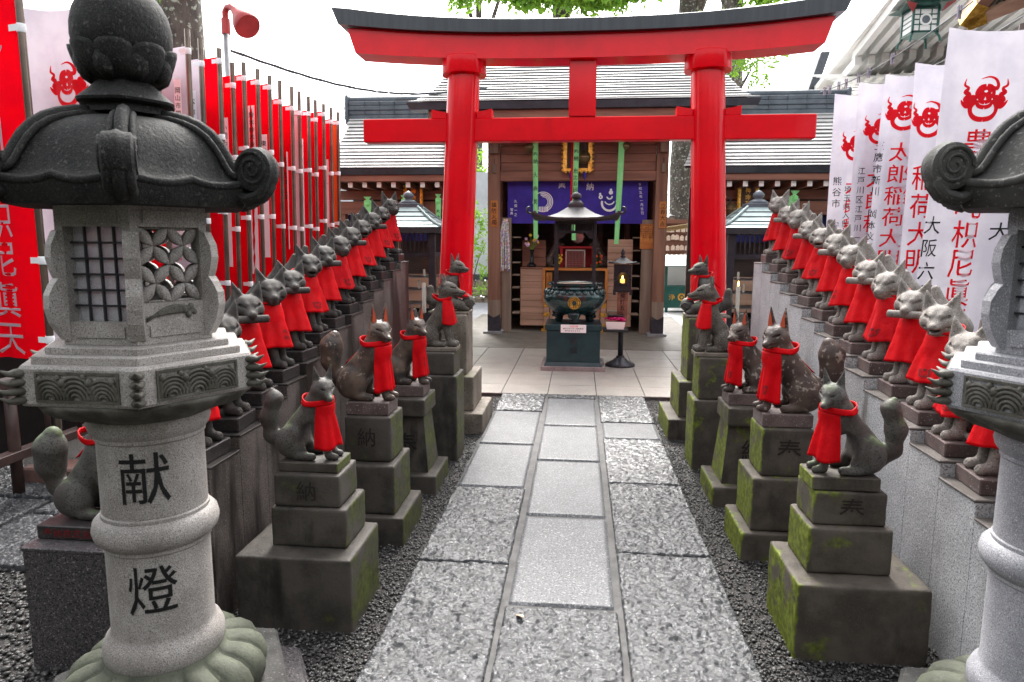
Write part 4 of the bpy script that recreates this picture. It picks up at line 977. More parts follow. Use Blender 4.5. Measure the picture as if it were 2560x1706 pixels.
# strings of folded paper cranes
cr = thing("paper_crane_garland", "bunch of long strings of coloured folded paper cranes on the left shrine post", "crane garland", (-1.27, 11.85, 1.05))
cols_ = [flat("paper_white", (.82, .80, .82)), flat("paper_violet", (.40, .22, .62)), flat("paper_pink", (.80, .30, .48)), flat("paper_blue", (.10, .18, .62)), flat("paper_yellow", (.8, .62, .06)), flat("paper_green", (.12, .45, .14)), flat("paper_orange", (.8, .28, .04))]
for s in range(26):
    a = random.uniform(-1, 1); x0 = -1.255 + a * .035; x1 = -1.285 + a * .125; yy = 11.84 - random.uniform(0, .09); n = 46; sh_ = random.uniform(-.06, .05); base = random.randrange(7); mb = MB(); mi = []
    mb.tube([(x0, yy, 1.99), (x0 + (x1 - x0) * .7, yy, 1.6), (x1, yy, 1.985 - .86 - sh_ + .02)], .002, 4); mi += [0] * len(mb.f)
    for q in range(n):
        t_ = q / n; z = 1.985 - t_ * (.86 + sh_); x = x0 + (x1 - x0) * min(1, t_ * 1.7) ** .8
        k = base if random.random() < .18 else (0 if random.random() < .60 else random.randrange(7)); w = .012
        an = random.uniform(0, 3); dx, dy = w * math.cos(an), w * math.sin(an)
        mb.add([(x - dx, yy - dy, z + .006), (x + dx, yy + dy, z + .008), (x + dy * .4, yy - dx * .4, z - .013), (x, yy, z + .014)], [(0, 1, 2), (0, 1, 3), (0, 2, 3), (1, 2, 3)]); mi += [k] * 4
    me = mb.mesh("crane_string")
    for c_ in cols_: me.materials.append(c_)
    if len(me.polygons) == len(mi): me.polygons.foreach_set("material_index", mi)
    obj("crane_string", me, None, cr)

# ================================================================ SIDE WINGS
def wing(label, s, x_in, x_out):
    w = thing("shrine_wing", label, "shrine wing", (s * (x_in + x_out) / 2, 11.9, 0), "low wings beside the shrine hall")
    def X(a, b): a, b = s * a, s * b; return (min(a, b), max(a, b))
    rf = MB(); n = 15
    def fw(t_):
        inn = x_in - .12 + .32 * (1 - (1 - t_) ** 2) * 0 + .0; a, b = X(inn + .28 * (1 - t_) ** 2 * -1 + .28, x_out)
        return (10.72 + 1.42 * t_, 2.735 + 1.02 * t_ ** 1.1, a, b)
    courses(rf, n, fw); r_ = obj("wing_roof", rf, M['copper'], w)
    ul = MB(); P = []
    for j in range(n + 1):
        y, z, a, b = fw(j / n); P += [(a + .02, y + .02, z - .012), (b - .02, y + .02, z - .012)]
    ul.grid(P, 2, n + 1); obj("roof_underlay", ul, under, r_)
    a, b = X(x_in + .2, x_out)
    obj("eave_fascia", MB().frustum(a, b, 10.75, 10.98, 2.645, a, b, 10.70, 10.98, 2.737), M['eave'], r_)
    rg = MB()
    for i, (z0, z1, d) in enumerate(((3.72, 3.79, .13), (3.795, 3.87, .11), (3.875, 3.95, .12), (3.955, 4.03, .10))):
        rg.box(a - .1, b + .02, 12.2 - d, 12.2 + d, z0, z1, .01)
    for q in range(9):
        x = a + (b - a) * q / 8; rg.box(x, x + .006, 12.07, 12.10, 3.72, 4.02)
    rg.tube([(a - .1, 12.2, 4.06), (b + .05, 12.2, 4.06)], .065, 12)
    obj("ridge_tiles", rg, M['ridge'], r_)
    ro_ = MB(); xo = s * (x_out + .02); ro_.lathe([(.10, 0), (.12, .01), (.12, .03)], 16); 
    obj("ridge_end", MB().box(min(xo, xo + s * .05), max(xo, xo + s * .05), 12.03, 12.37, 3.62, 4.14, .03), M['ridge'], r_)
    obj("eave_board", MB().box(a, b, 10.78, 11.0, 2.545, 2.642, .004), M['wood'], w)
    xx = np.arange(a + .12, b, .235)
    for x in xx:
        q = obj("rafter", MB().box(x, x + .075, 10.86, 12.0, 2.455, 2.54, .002), M['wood'], w); obj("rafter_end", MB().box(x + .002, x + .073, 10.850, 10.859, 2.456, 2.538), M['wood_end'], q)
    obj("soffit", MB().box(a, b, 11.0, 12.2, 2.541, 2.55), M['wood_dark'], w)
    obj("upper_beam", MB().box(a, b, 11.42, 11.54, 2.30, 2.45, .005), M['wood'], w)
    obj("lower_beam", MB().box(a, b, 11.40, 11.56, 2.06, 2.27, .006), M['wood'], w)
    obj("rear_wall", MB().box(a, b, 12.15, 12.2, 0, 2.55), M['wood_dark'], w)
    for x in (x_in + .26, x_out - .1, (x_in + x_out) / 2 + .15):
        p0, p1 = X(x, x + .14); obj("wing_post", MB().box(p0, p1, 11.42, 11.56, .0, 2.06, .006), M['wood_v'], w)
    obj("wing_front", MB().box(a, b, 11.62, 11.66, 0, 1.05, .003), M['wood_pale'], w)
    cm = MB(); cloth(cm, a + .02, b - .02, 1.62, 2.06, 11.60, 40, 5, lambda u, v: .015 * math.sin(u * 40)); obj("navy_curtain", cm, M['blue_cloth'], w)
    return w
wing("left shrine wing with a low striped roof and blue grey ridge behind the dark foxes", -1, 1.72, 4.05)
wing("right wing of the shrine with a low striped roof, behind the light foxes", 1, 1.66, 4.3)
def wing_goods(s):
    side = "left" if s < 0 else "right"
    if s < 0:
        streamer("green streamer with black letters at the outer end of the left wing", -3.42, 10.98, 1.80, 2.32, .13, "奉納", 0, .085, .10, 2.0, True)
        streamer("green streamer under the plaque of the left wing, above the far foxes", -2.82, 10.98, 1.85, 2.34, .10, "", 0, .08, .1, None, True)
        streamer("green streamer nearest the left pillar under the left wing", -2.26, 10.98, 1.80, 2.36, .10, "奉納", 0, .07, .085, 2.08, True)
        bell("large dark bell behind the outer green streamer of the left wing", -3.40, 11.12, 2.08, .14); bell("small bell beside the green streamer nearest the left pillar", -2.16, 11.1, 2.08, .09)
    else:
        streamer("short green streamer beside the right pillar under the right wing", 2.20, 10.98, 1.80, 2.32, .10, "奉納", -.06, .07, .085, 2.04, True)
        streamer("green streamer with two black letters beside the white banners", 3.26, 10.98, 1.72, 2.40, .14, "奉納", -.08, .085, .11, 2.05, True)
        streamer("thin green streamer under the plaque of the right wing", 2.72, 10.98, 1.95, 2.30, .06, "", 0, .08, .1, None, True)
        bell("reddish bell beside the short green streamer of the right wing", 2.33, 11.1, 2.13, .10)
    pq = thing("name_plaque", f"tilted dark plaque with gilt edges under the {side} wing eave", "plaque", (s * 2.62, 11.2, 2.1))
    x = -2.72 if s < 0 else 2.62
    mb = MB(); mb.box(x - .11, x + .11, 11.22, 11.24, 2.12, 2.52); obj("plaque_board", mb, flat("plaque_brown", (.06, .03, .02), .5), pq)
    fr = MB().box(x - .155, x - .11, 11.205, 11.25, 2.09, 2.52).box(x + .11, x + .155, 11.205, 11.25, 2.09, 2.52).box(x - .11, x + .11, 11.205, 11.25, 2.08, 2.12)
    for q in range(8):
        for xx in (x - .15, x + .15): fr.sphere((xx, 11.21, 2.12 + q * .055), .02, 6, 5)
    obj("gilt_frame", fr, M['gold'], pq)
    obj("lettering", column("神命荷", .085, .10, lambda a, b: (x + a, 11.216, 2.42 + b)), M['gold'], pq)
wing_goods(-1); wing_goods(1)

# ================================================================ CANDLE HOUSES
def kiosk(label, cx, lit):
    k = thing("candle_house", label, "candle house", (cx, 9.6, 0), "glazed candle houses beside the shrine")
    cy = 9.6
    def rfm(a0, b0, z0): return [(cx - a0, cy - b0, z0), (cx + a0, cy - b0, z0), (cx + a0, cy + b0, z0), (cx - a0, cy + b0, z0)]
    rb = MB(); prof = [(.58, 1.80), (.50, 1.835), (.42, 1.88), (.33, 1.945), (.25, 2.01), (.17, 2.075)]
    P = []
    for (w_, z) in prof: P += rfm(w_, w_, z)
    rb.grid(P, 4, len(prof), True); rb.add(rfm(.58, .58, 1.80), [(3, 2, 1, 0)])
    r_ = obj("roof", rb, M['copper_green'], k)
    seams = MB()
    for (w_, z) in prof[1:-1]:
        q = rfm(w_ + .004, w_ + .004, z + .003)
        for i in range(4): seams.tube([q[i], q[(i + 1) % 4]], .005, 5)
    obj("roof_seam", seams, M['eave'], r_)
    for sx in (-1, 1):
        for sy in (-1, 1): obj("hip_rib", MB().tube([(cx + sx * w_, cy + sy * w_, z + .012) for (w_, z) in prof], .016, 6), M['copper_green'], r_)
    obj("eave_band", MB().frustum(cx - .54, cx + .54, cy - .54, cy + .54, 1.72, cx - .585, cx + .585, cy - .585, cy + .585, 1.799), M['eave'], r_)
    obj("roof_cap", MB().box(cx - .17, cx + .17, cy - .17, cy + .17, 2.05, 2.13, .006), M['ridge'], r_)
    fn = MB(); fn.lathe([(.12, 2.13), (.13, 2.145), (.09, 2.175), (.045, 2.19), (.05, 2.20), (.075, 2.225), (.072, 2.26), (.04, 2.29), (.004, 2.31)], 20, (cx, cy)); obj("finial", fn, M['ridge'], r_, smooth=True)
    B_ = .42
    for sx in (-1, 1):
        for sy in (-1, 1): obj("corner_post", MB().box(cx + sx * B_ - .045, cx + sx * B_ + .045, cy + sy * B_ - .045, cy + sy * B_ + .045, .0, 1.72, .004), M['iron'], k)
    for z0, z1 in ((1.40, 1.46), (.55, .62), (.2, .26)):
        obj("frame_rail", MB().box(cx - B_, cx + B_, cy - B_ - .04, cy - B_ + .04, z0, z1).box(cx - B_, cx + B_, cy + B_ - .04, cy + B_ + .04, z0, z1).box(cx - B_ - .04, cx - B_ + .04, cy - B_, cy + B_, z0 + .001, z1 - .001).box(cx + B_ - .04, cx + B_ + .04, cy - B_, cy + B_, z0 + .001, z1 - .001), M['iron'], k)
    gr = MB()
    for i in range(1, 14):
        o_ = -B_ + 2 * B_ * i / 14
        gr.box(cx + o_ - .008, cx + o_ + .008, cy - B_ - .012, cy - B_ + .004, 1.46, 1.72); gr.box(cx - B_ - .012, cx - B_ + .004, cy + o_ - .008, cy + o_ + .008, 1.46, 1.72); gr.box(cx + B_ - .004, cx + B_ + .012, cy + o_ - .008, cy + o_ + .008, 1.46, 1.72)
    obj("vent_bars", gr, M['iron'], k)
    st_ = MB().box(cx - .02, cx + .02, cy - B_ - .03, cy - B_ + .03, .62, 1.40); obj("door_stile", st_, M['iron'], k)
    for (x0, x1) in ((cx - B_ + .045, cx - .02), (cx + .02, cx + B_ - .045)): obj("glass_door", MB().box(x0, x1, cy - B_ - .003, cy - B_ + .003, .62, 1.40), M['glass'], k)
    for sx in (-1, 1): obj("side_glass", MB().box(cx + sx * B_ - .003, cx + sx * B_ + .003, cy - B_ + .045, cy + B_ - .045, .62, 1.40), M['glass'], k)
    for z in (.72, .92, 1.10): obj("candle_shelf", MB().box(cx - B_ + .05, cx + B_ - .05, cy - .1, cy + B_ - .05, z, z + .015), flat("shelf_steel", (.25, .24, .25), .35, metal=.5), k)
    obj("dark_base", MB().box(cx - B_ + .045, cx + B_ - .045, cy - B_ + .02, cy + B_ - .02, .05, .56), M['iron'], k)
    s = 1 if cx < 0 else -1
    for i, (dx, dz, h_) in enumerate(((.30, .62, .42), (.12, .935, .12), (-.08, .935, .09), (.2, 1.115, .10), (-.2, 1.115, .12))):
        x = cx + s * dx if i else cx + s * (.26); y = cy + .05 if i else cy - .25
        c = thing("candle", ["tall lit white candle" if lit else "tall unlit white candle", "small white candle on the middle shelf", "short white candle at the centre of the middle shelf", "small white candle on the top shelf", "white candle at the dim end of the top shelf"][i] + (" in the right candle house" if cx > 0 else " in the left candle house"), "candle", (x, y, dz), "candles inside the candle houses")
        cb = MB(); r0 = .028 if i == 0 else .016; cb.lathe([(r0, dz + .001), (r0, dz + h_ - .01), (r0 * .7, dz + h_)], 12, (x, y)); obj("wax_stick", cb, M['wax'], c, smooth=True, auto=40)
        if lit and i in (0,):
            fl = MB(); fl.lathe([(.003, dz + h_), (.012, dz + h_ + .018), (.010, dz + h_ + .035), (.002, dz + h_ + .065)], 10, (x, y)); obj("flame", fl, M['flame'], c, smooth=True)
kiosk("candle house with a green copper roof behind the dark foxes on the left", -2.40, False)
kiosk("candle house with a green copper roof right of the right torii pillar", 2.38, True)

# ================================================================ INCENSE BURNER
ped = thing("burner_pedestal", "dark teal square pedestal on a granite slab carrying the incense burner", "pedestal", (-.05, 8.68, 0))
obj("granite_slab", MB().box(-.445, .345, 8.30, 9.06, .0, .085, .006), mat("pinkish_granite", (.30, .25, .24), (.22, .18, .18), 8, .5, speck=((.06, .05, .05), 120, .55, .64)), ped)
obj("foot_moulding", MB().frustum(-.41, .31, 8.335, 9.03, .086, -.385, .285, 8.36, 9.0, .135), M['burner_base'], ped)
bd = obj("box_body", MB().box(-.38, .28, 8.365, 9.0, .136, .53, .005), M['burner_base'], ped)
obj("top_slab", MB().box(-.40, .30, 8.345, 9.02, .531, .60, .006), M['burner_base'], ped)
obj("lettering", column("献鎮", .095, .115, lambda a, b: (-.045 + a, 8.3625, .40 + b)), M['iron'], bd)
sg = thing("notice_sign", "white paper notice with red and black lines on the burner pedestal", "sign", (-.045, 8.34, .5))
sb = obj("paper_sheet", MB().box(-.205, .105, 8.334, 8.343, .505, .605, .001), flat("paper_sheet", (.82, .81, .80)), sg)
def row(chars, size, pitch, fn, mb): 
    for i, c in enumerate(chars):
        v, f = GL[c]; mb.add([fn(p[0] * size + i * pitch, p[1] * size) for p in v], f)
    return mb
obj("red_line", row("火鎮の福", .021, .026, lambda a, b: (-.085 + a, 8.3325, .585 + b), MB()), M['red_print'], sb)
tx = MB(); row("献灯のろうそく線香専用", .019, .0225, lambda a, b: (-.165 + a, 8.3325, .557 + b), tx); row("閉門お消えます方", .019, .024, lambda a, b: (-.145 + a, 8.3325, .530 + b), tx); obj("black_line", tx, M['ink'], sb)
bn = thing("incense_burner", "round dark green bronze incense burner with gold crest under its own small roof", "incense burner", (-.045, 8.68, .6))
cx, cy = -.045, 8.68
bw = MB(); bw.lathe([(.06, .70), (.18, .712), (.27, .745), (.34, .80), (.382, .865), (.395, .92), (.388, .965), (.365, 1.0), (.33, 1.025), (.305, 1.035), (.30, 1.055), (.325, 1.068), (.345, 1.075), (.345, 1.098), (.335, 1.104), (.30, 1.104), (.285, 1.09), (.27, 1.05), (.02, 1.045)], 64, (cx, cy), cap=False); bo = obj("bowl", bw, M['bronze'], bn, smooth=True, auto=50)
pt = MB()
for q in range(26):
    a = 2 * math.pi * q / 26; p0 = Vector((cx + .365 * math.cos(a), cy + .365 * math.sin(a), 1.0)); tng = Vector((-math.sin(a), math.cos(a), 0)); out = Vector((math.cos(a), math.sin(a), 0))
    pt.tube([Vector((cx, cy, 0)) + out * .335 + Vector((0, 0, 1.022)), Vector((cx, cy, 0)) + out * .368 + Vector((0, 0, 1.0)), Vector((cx, cy, 0)) + out * .388 + Vector((0, 0, .965))], [.028, .034, .022], 8, flat=.5)
obj("petal_band", pt, M['bronze'], bo, smooth=True)
ash = MB(); ash.lathe([(.272, 1.088), (.15, 1.098), (.01, 1.10)], 32, (cx, cy)); obj("ash_bed", ash, flat("grey_ash", (.45, .36, .28), .9), bo, smooth=True)
gm_ = MB(); fcr = lambda a, b: (cx + a, cy - math.sqrt(max(.001, (.3975 - .55 * max(0, .02 - b) ** 1.2) ** 2 - a * a)) - .004, .875 + b)
ring(gm_, fcr, .068, .078); ring(gm_, fcr, .045, .06, -1.2, 4.3); ring(gm_, fcr, .028, .038, -.9, 4.0)
for q in range(5): x = -.04 + .02 * q; gm_.add([fcr(x - .005, -.068), fcr(x + .005, -.068), fcr(x + .005, -.03), fcr(x - .005, -.03)], [(0, 1, 2, 3)])
obj("gold_crest", gm_, M['gold'], bo)
for a in (-90, 30, 150):
    e1 = Vector((math.cos(R(a)), math.sin(R(a)), 0)); c0 = Vector((cx, cy, 0))
    lg = MB(); lg.tube([c0 + e1 * .20 + Vector((0, 0, .735)), c0 + e1 * .235 + Vector((0, 0, .69)), c0 + e1 * .22 + Vector((0, 0, .645)), c0 + e1 * .235 + Vector((0, 0, .601))], [.085, .075, .048, .058], 14)
    for q in range(14): lg.sphere(c0 + e1 * (.255 + .03 * random.random()) + Vector((-e1.y, e1.x, 0)) * random.uniform(-.06, .06) + Vector((0, 0, random.uniform(.65, .73))), random.uniform(.014, .024), 7, 5)
    obj("lion_leg", lg, M['bronze'], bn, smooth=True)
for sx in (-1, 1):
    for sy in (-1, 1):
        x, y = cx + sx * .235, cy + sy * .235; obj("roof_post", MB().box(x - .019, x + .019, y - .019, y + .019, 1.06, 1.85, .003), M['iron'], bn)
fz = MB()
for sy in (-1, 1):
    y = cy + sy * .235
    fz.box(cx - .216, cx + .216, y - .012, y + .012, 1.83, 1.86).box(cx - .216, cx + .216, y - .010, y + .010, 1.72, 1.745)
    for q in range(13): x = cx - .20 + q * .0333; fz.box(x - .006, x + .006, y - .006, y + .006, 1.745, 1.83)
    pts = [(-.216, 1.72)] + [(-.216 + .432 * q / 16, 1.72 - .10 * abs((q - 8) / 8) ** 3 + .018 * math.cos(q * 1.57) * (abs(q - 8) > 2)) for q in range(17)] + [(.216, 1.72)]
    fz.prism(pts, lambda a, z: (cx + a, y - .008, z - .001), lambda a, z: (cx + a, y + .008, z - .001))
    x = cx + sy * .235
    fz.box(x - .012, x + .012, cy - .216, cy + .216, 1.83, 1.86).box(x - .01, x + .01, cy - .216, cy + .216, 1.72, 1.745)
    for q in range(13): yy = cy - .20 + q * .0333; fz.box(x - .006, x + .006, yy - .006, yy + .006, 1.745, 1.83)
obj("carved_frieze", fz, M['iron'], bn)
rb = MB(); prof = [(.505, 1.895), (.45, 1.882), (.39, 1.885), (.31, 1.91), (.23, 1.95), (.16, 1.995), (.11, 2.03)]
n = 8; P = []
for (w_, z) in prof:
    for (ax, ay) in ((-1, -1), (1, -1), (1, 1), (-1, 1)):
        bx_, by_ = {(-1, -1): (1, 0), (1, -1): (0, 1), (1, 1): (-1, 0), (-1, 1): (0, -1)}[(ax, ay)]
        for q in range(n):
            s = q / n * 2; x, y = ax + bx_ * s, ay + by_ * s; e = max(0, min(abs(x), abs(y))) ** 4 * ((w_ - .1) / .4) ** 3
            P.append((cx + x * w_ * (1 + .05 * e), cy + y * w_ * (1 + .05 * e), z + .075 * e))
rb.grid(P, 4 * n, len(prof), True)
P2 = [(p[0], p[1], p[2] - .022) for p in P[:4 * n]]; rb.grid(P[:4 * n] + P2, 4 * n, 2, True); rb.add(P2, [tuple(range(4 * n))])
br = obj("burner_roof", rb, M['iron_roof'], bn, smooth=True, auto=40)
for sx in (-1, 1):
    for sy in (-1, 1):
        d = Vector((sx, sy, 0)).normalized(); c = Vector((cx + sx * .545, cy + sy * .545, 1.985)); sp = [Vector((cx + sx * .48, cy + sy * .48, 1.945))]
        for q in range(16): a = -1.9 + q / 15 * 5.6; r_ = .046 - .030 * q / 15; sp.append(c + d * (r_ * math.cos(a)) + Vector((0, 0, r_ * math.sin(a))))
        obj("roof_scroll", MB().tube(sp, [.015 - .008 * q / 16 for q in range(17)], 7), M['iron'], br, smooth=True)
fn = MB(); fn.box(cx - .095, cx + .095, cy - .095, cy + .095, 2.025, 2.075, .004); fn.lathe([(.085, 2.075), (.085, 2.09), (.06, 2.115), (.035, 2.125), (.035, 2.135), (.06, 2.155), (.062, 2.18), (.045, 2.205), (.012, 2.22), (.003, 2.232)], 20, (cx, cy)); obj("roof_finial", fn, M['iron_roof'], br, smooth=True, auto=40)
# candle lantern stand with a tray
cx, cy = .555, 8.78
cs = thing("candle_stand", "dark iron stand with a small roofed candle lantern, price board and tray", "candle stand", (cx, cy, 0))
bs = MB(); bs.lathe([(.19, .031), (.19, .05), (.175, .065), (.15, .075), (.10, .10), (.07, .13), (.055, .14), (.05, .16), (.035, .165)], 32, (cx, cy)); obj("round_foot", bs, M['iron'], cs, smooth=True, auto=35)
obj("stand_pole", MB().lathe([(.034, .15), (.034, .90)], 14, (cx, cy)), M['iron'], cs, smooth=True)
obj("tray", MB().box(cx - .235, cx + .075, cy - .28, cy + .05, .50, .53, .004), M['iron'], cs)
pb = obj("price_board", MB().box(cx - .06, cx + .07, cy - .065, cy - .045, .60, .99, .003), M['wood'], cs); obj("lettering", column("燭灯五十円", .062, .075, lambda a, b: (cx + .005 + a, cy - .069, .935 + b)), M['ink'], pb)
ln = obj("lantern_box", MB().box(cx - .105, cx + .105, cy - .10, cy + .10, .985, 1.005).box(cx - .105, cx + .105, cy + .09, cy + .10, 1.005, 1.33).box(cx - .105, cx - .095, cy - .09, cy + .09, 1.005, 1.33).box(cx + .095, cx + .105, cy - .09, cy + .09, 1.005, 1.33).box(cx - .12, cx - .085, cy - .115, cy - .085, .95, 1.02).box(cx + .085, cx + .12, cy - .115, cy - .085, .95, 1.02), M['iron'], cs)
# front plate with a round opening
fp = MB(); P = []; nn = 32
for q in range(nn):
    a = 2 * math.pi * q / nn; ca, sa = math.cos(a), math.sin(a); k = 1 / max(abs(ca), abs(sa))
    P += [(cx + .07 * ca, cy - .10, 1.165 + .07 * sa), (cx + .105 * ca * k, cy - .10, 1.165 + .165 * sa * k)]
fp.add(P, [(2 * q, 2 * q + 1, (2 * q + 3) % (2 * nn), (2 * q + 2) % (2 * nn)) for q in range(nn)]); obj("front_plate", fp, M['iron'], ln)
rg = MB(); rg.tube([(cx + .074 * math.cos(q / 24 * 6.2832), cy - .104, 1.165 + .074 * math.sin(q / 24 * 6.2832)) for q in range(25)], .008, 6)
for q in range(14): a = q / 14 * 6.2832; rg.sphere((cx + .092 * math.cos(a), cy - .103, 1.165 + .092 * math.sin(a)), .014, 6, 5)
obj("carved_ring", rg, M['iron'], ln, smooth=True)
rb = MB(); P = []
for (w_, z) in ((.185, 1.345), (.15, 1.345), (.10, 1.375), (.055, 1.405), (.03, 1.42)):
    for (a, b) in ((-1, -1), (0, -1), (1, -1), (1, 0), (1, 1), (0, 1), (-1, 1), (-1, 0)): P.append((cx + a * w_, cy + b * w_, z + (.022 if a and b and w_ > .16 else 0)))
rb.grid(P, 8, 5, True); rb.add(P[:8], [tuple(reversed(range(8)))]); rb.lathe([(.03, 1.42), (.035, 1.435), (.018, 1.45), (.028, 1.475), (.022, 1.50), (.004, 1.53)], 14, (cx, cy)); obj("lantern_roof", rb, M['iron_roof'], ln)
c = thing("candle", "short lit candle glowing inside the small iron lantern", "candle", (cx, cy - .02, 1.006), "candles inside the candle houses")
obj("wax_stick", MB().lathe([(.03, 1.07), (.03, 1.145), (.02, 1.15)], 14, (cx, cy - .02)).lathe([(.04, 1.006), (.02, 1.03), (.02, 1.07)], 14, (cx, cy - .02)), mat("glowing_wax", (.85, .7, .4), emit=(1, .5, .1), emits=.35), c, smooth=True, auto=40); obj("flame", MB().lathe([(.003, 1.15), (.008, 1.160), (.007, 1.172), (.001, 1.192)], 10, (cx, cy - .02)), M['flame'], c, smooth=True)
pl_ = bpy.data.lights.new("candle_glow", 'POINT'); pl_.energy = .12; pl_.color = (1, .55, .15); pl_.shadow_soft_size = .02; plo = bpy.data.objects.new("candle_glow", pl_); COL.objects.link(plo); plo.location = (cx, cy - .03, 1.23)
bx_ = thing("plastic_box", "white plastic box of pink wrapped candles with a clear lid on the iron tray", "plastic box", (cx - .085, cy - .13, .53))
obj("box_tub", MB().frustum(cx - .19, cx + .02, cy - .24, cy - .01, .531, cx - .205, cx + .035, cy - .255, cy + .005, .625), M['white_plastic'], bx_)
mb = MB()
for q in range(26): x = cx - .18 + .19 * random.random(); y = cy - .22 + .2 * random.random(); a = random.uniform(0, 3); mb.tube([(x - .05 * math.cos(a), y - .05 * math.sin(a), .64 + .03 * random.random()), (x + .05 * math.cos(a), y + .05 * math.sin(a), .64 + .04 * random.random())], .011, 6)
obj("pink_candles", mb, M['pink'], bx_); obj("dark_wrap", MB().box(cx - .18, cx + .01, cy - .2, cy - .02, .685, .70, .006), flat("dark_label", (.03, .02, .025), .4), bx_)
obj("clear_lid", MB().frustum(cx - .205, cx + .035, cy - .255, cy + .005, .627, cx - .185, cx + .015, cy - .235, cy - .015, .745), M['glass'], bx_)
# ================================================================ FOX STATUES (carved as one continuous surface from a distance field)
def smin(a, b, k):
    h = np.maximum(k - np.abs(a - b), 0) / k; return np.minimum(a, b) - h * h * k * .25
def smax(a, b, k): return -smin(-a, -b, k)
def cap(P, a, b, ra, rb):
    a = np.array(a); ba = np.array(b) - a; pa = P - a
    t = np.clip((pa @ ba) / max(ba @ ba, 1e-9), 0, 1)
    return np.linalg.norm(pa - t[:, None] * ba, axis=1) - (ra + (rb - ra) * t)
def ell(P, c, r):
    q = (P - np.array(c)) / np.array(r); k0 = np.linalg.norm(q, axis=1); k1 = np.linalg.norm(q / np.array(r), axis=1)
    return k0 * (k0 - 1) / np.maximum(k1, 1e-6)
def sy(P): Q = P.copy(); Q[:, 1] = np.abs(Q[:, 1]); return Q
def headframe(P, c, yaw, pitch, s):
    Q = P - np.array(c); cy, sy_ = math.cos(yaw), math.sin(yaw)
    x = Q[:, 0] * cy + Q[:, 1] * sy_; y = -Q[:, 0] * sy_ + Q[:, 1] * cy; z = Q[:, 2]
    cp, sp = math.cos(pitch), math.sin(pitch)
    return np.stack([x * cp + z * sp, y, -x * sp + z * cp], 1) / s
def chain(P, pts, k=.03):
    d = None
    for (a, ra), (b, rb) in zip(pts[:-1], pts[1:]):
        e = cap(P, a, b, ra, rb); d = e if d is None else smin(d, e, k)
    return d
def head_sdf(Q, st):
    """Q in head frame, +x forward; unit head about 0.2 long"""
    A = sy(Q)
    if st['head'] == 'row':
        d = ell(A, (-.004, 0, .004), (.068, .066, .056))
        d = smin(d, cap(A, (.030, 0, -.014), (.108, 0, -.030), .045, .023), .04)
        d = smin(d, ell(A, (.012, .046, -.018), (.04, .030, .032)), .03)         # cheeks
        d = smin(d, cap(A, (.022, .030, .034), (.066, .020, .017), .017, .011), .016)   # brow
        d = smin(d, cap(A, (.118, 0, -.020), (.124, 0, -.022), .013, .012), .008)   # nose
        d = smin(d, cap(A, (.03, 0, -.048), (.10, 0, -.050), .026, .015), .012)     # jaw
        et, eb, er = (-.030, .066, .118), (-.014, .042, .036), .037
        d = smax(d, -cap(A, (.046, .046, .015), (.078, .028, .005), .0075, .0055), .003)     # closed eye slit
        d = smax(d, -cap(A, (.048, .050, -.033), (.128, .017, -.040), .0075, .0065), .003)  # mouth line
        if st.get('open'): d = smax(d, -ell(A, (.098, 0, -.043), (.045, .022, .010)), .006)
    else:
        m = st.get('muz', 1.0)
        d = ell(A, (0, 0, 0), (.060, .050, .050))
        d = smin(d, cap(A, (.025, 0, -.008), (.105 * m, 0, -.030), .038, .017), .035)
        d = smin(d, ell(A, (.006, .034, -.014), (.038, .026, .030)), .025)
        d = smin(d, cap(A, (.012, .030, .026), (.058, .012, .012), .014, .010), .014)   # stern brow
        d = smin(d, cap(A, (.110 * m, 0, -.022), (.118 * m, 0, -.025), .0105, .010), .006)
        d = smin(d, cap(A, (.03, 0, -.036), (.09 * m, 0, -.044), .021, .011), .01)
        et, eb, er = st.get('ear', (-.030, .046, .135)), (-.020, .032, .030), .024
        d = smax(d, -cap(A, (.034, .041, .010), (.066, .022, .003), .0068, .005), .003)
        d = smax(d, -cap(A, (.045, .034, -.034), (.108 * m, .008, -.036), .006, .0055), .004)
    e = cap(A, eb, et, er, .004)
    mid = tuple(eb[i] * .45 + et[i] * .55 for i in range(3))
    e = smax(e, np.abs(A[:, 0] - (eb[0] + (et[0] - eb[0]) * np.clip((A[:, 2] - eb[2]) / (et[2] - eb[2]), -.5, 1))) - .015, .010)
    hol = cap(A, (eb[0] + .020, eb[1] + .003, eb[2] + .012), (et[0] + .017, et[1] - .002, et[2] - .022), .019, .004)
    e = smax(e, -hol, .006)
    return smin(d, e, .014)
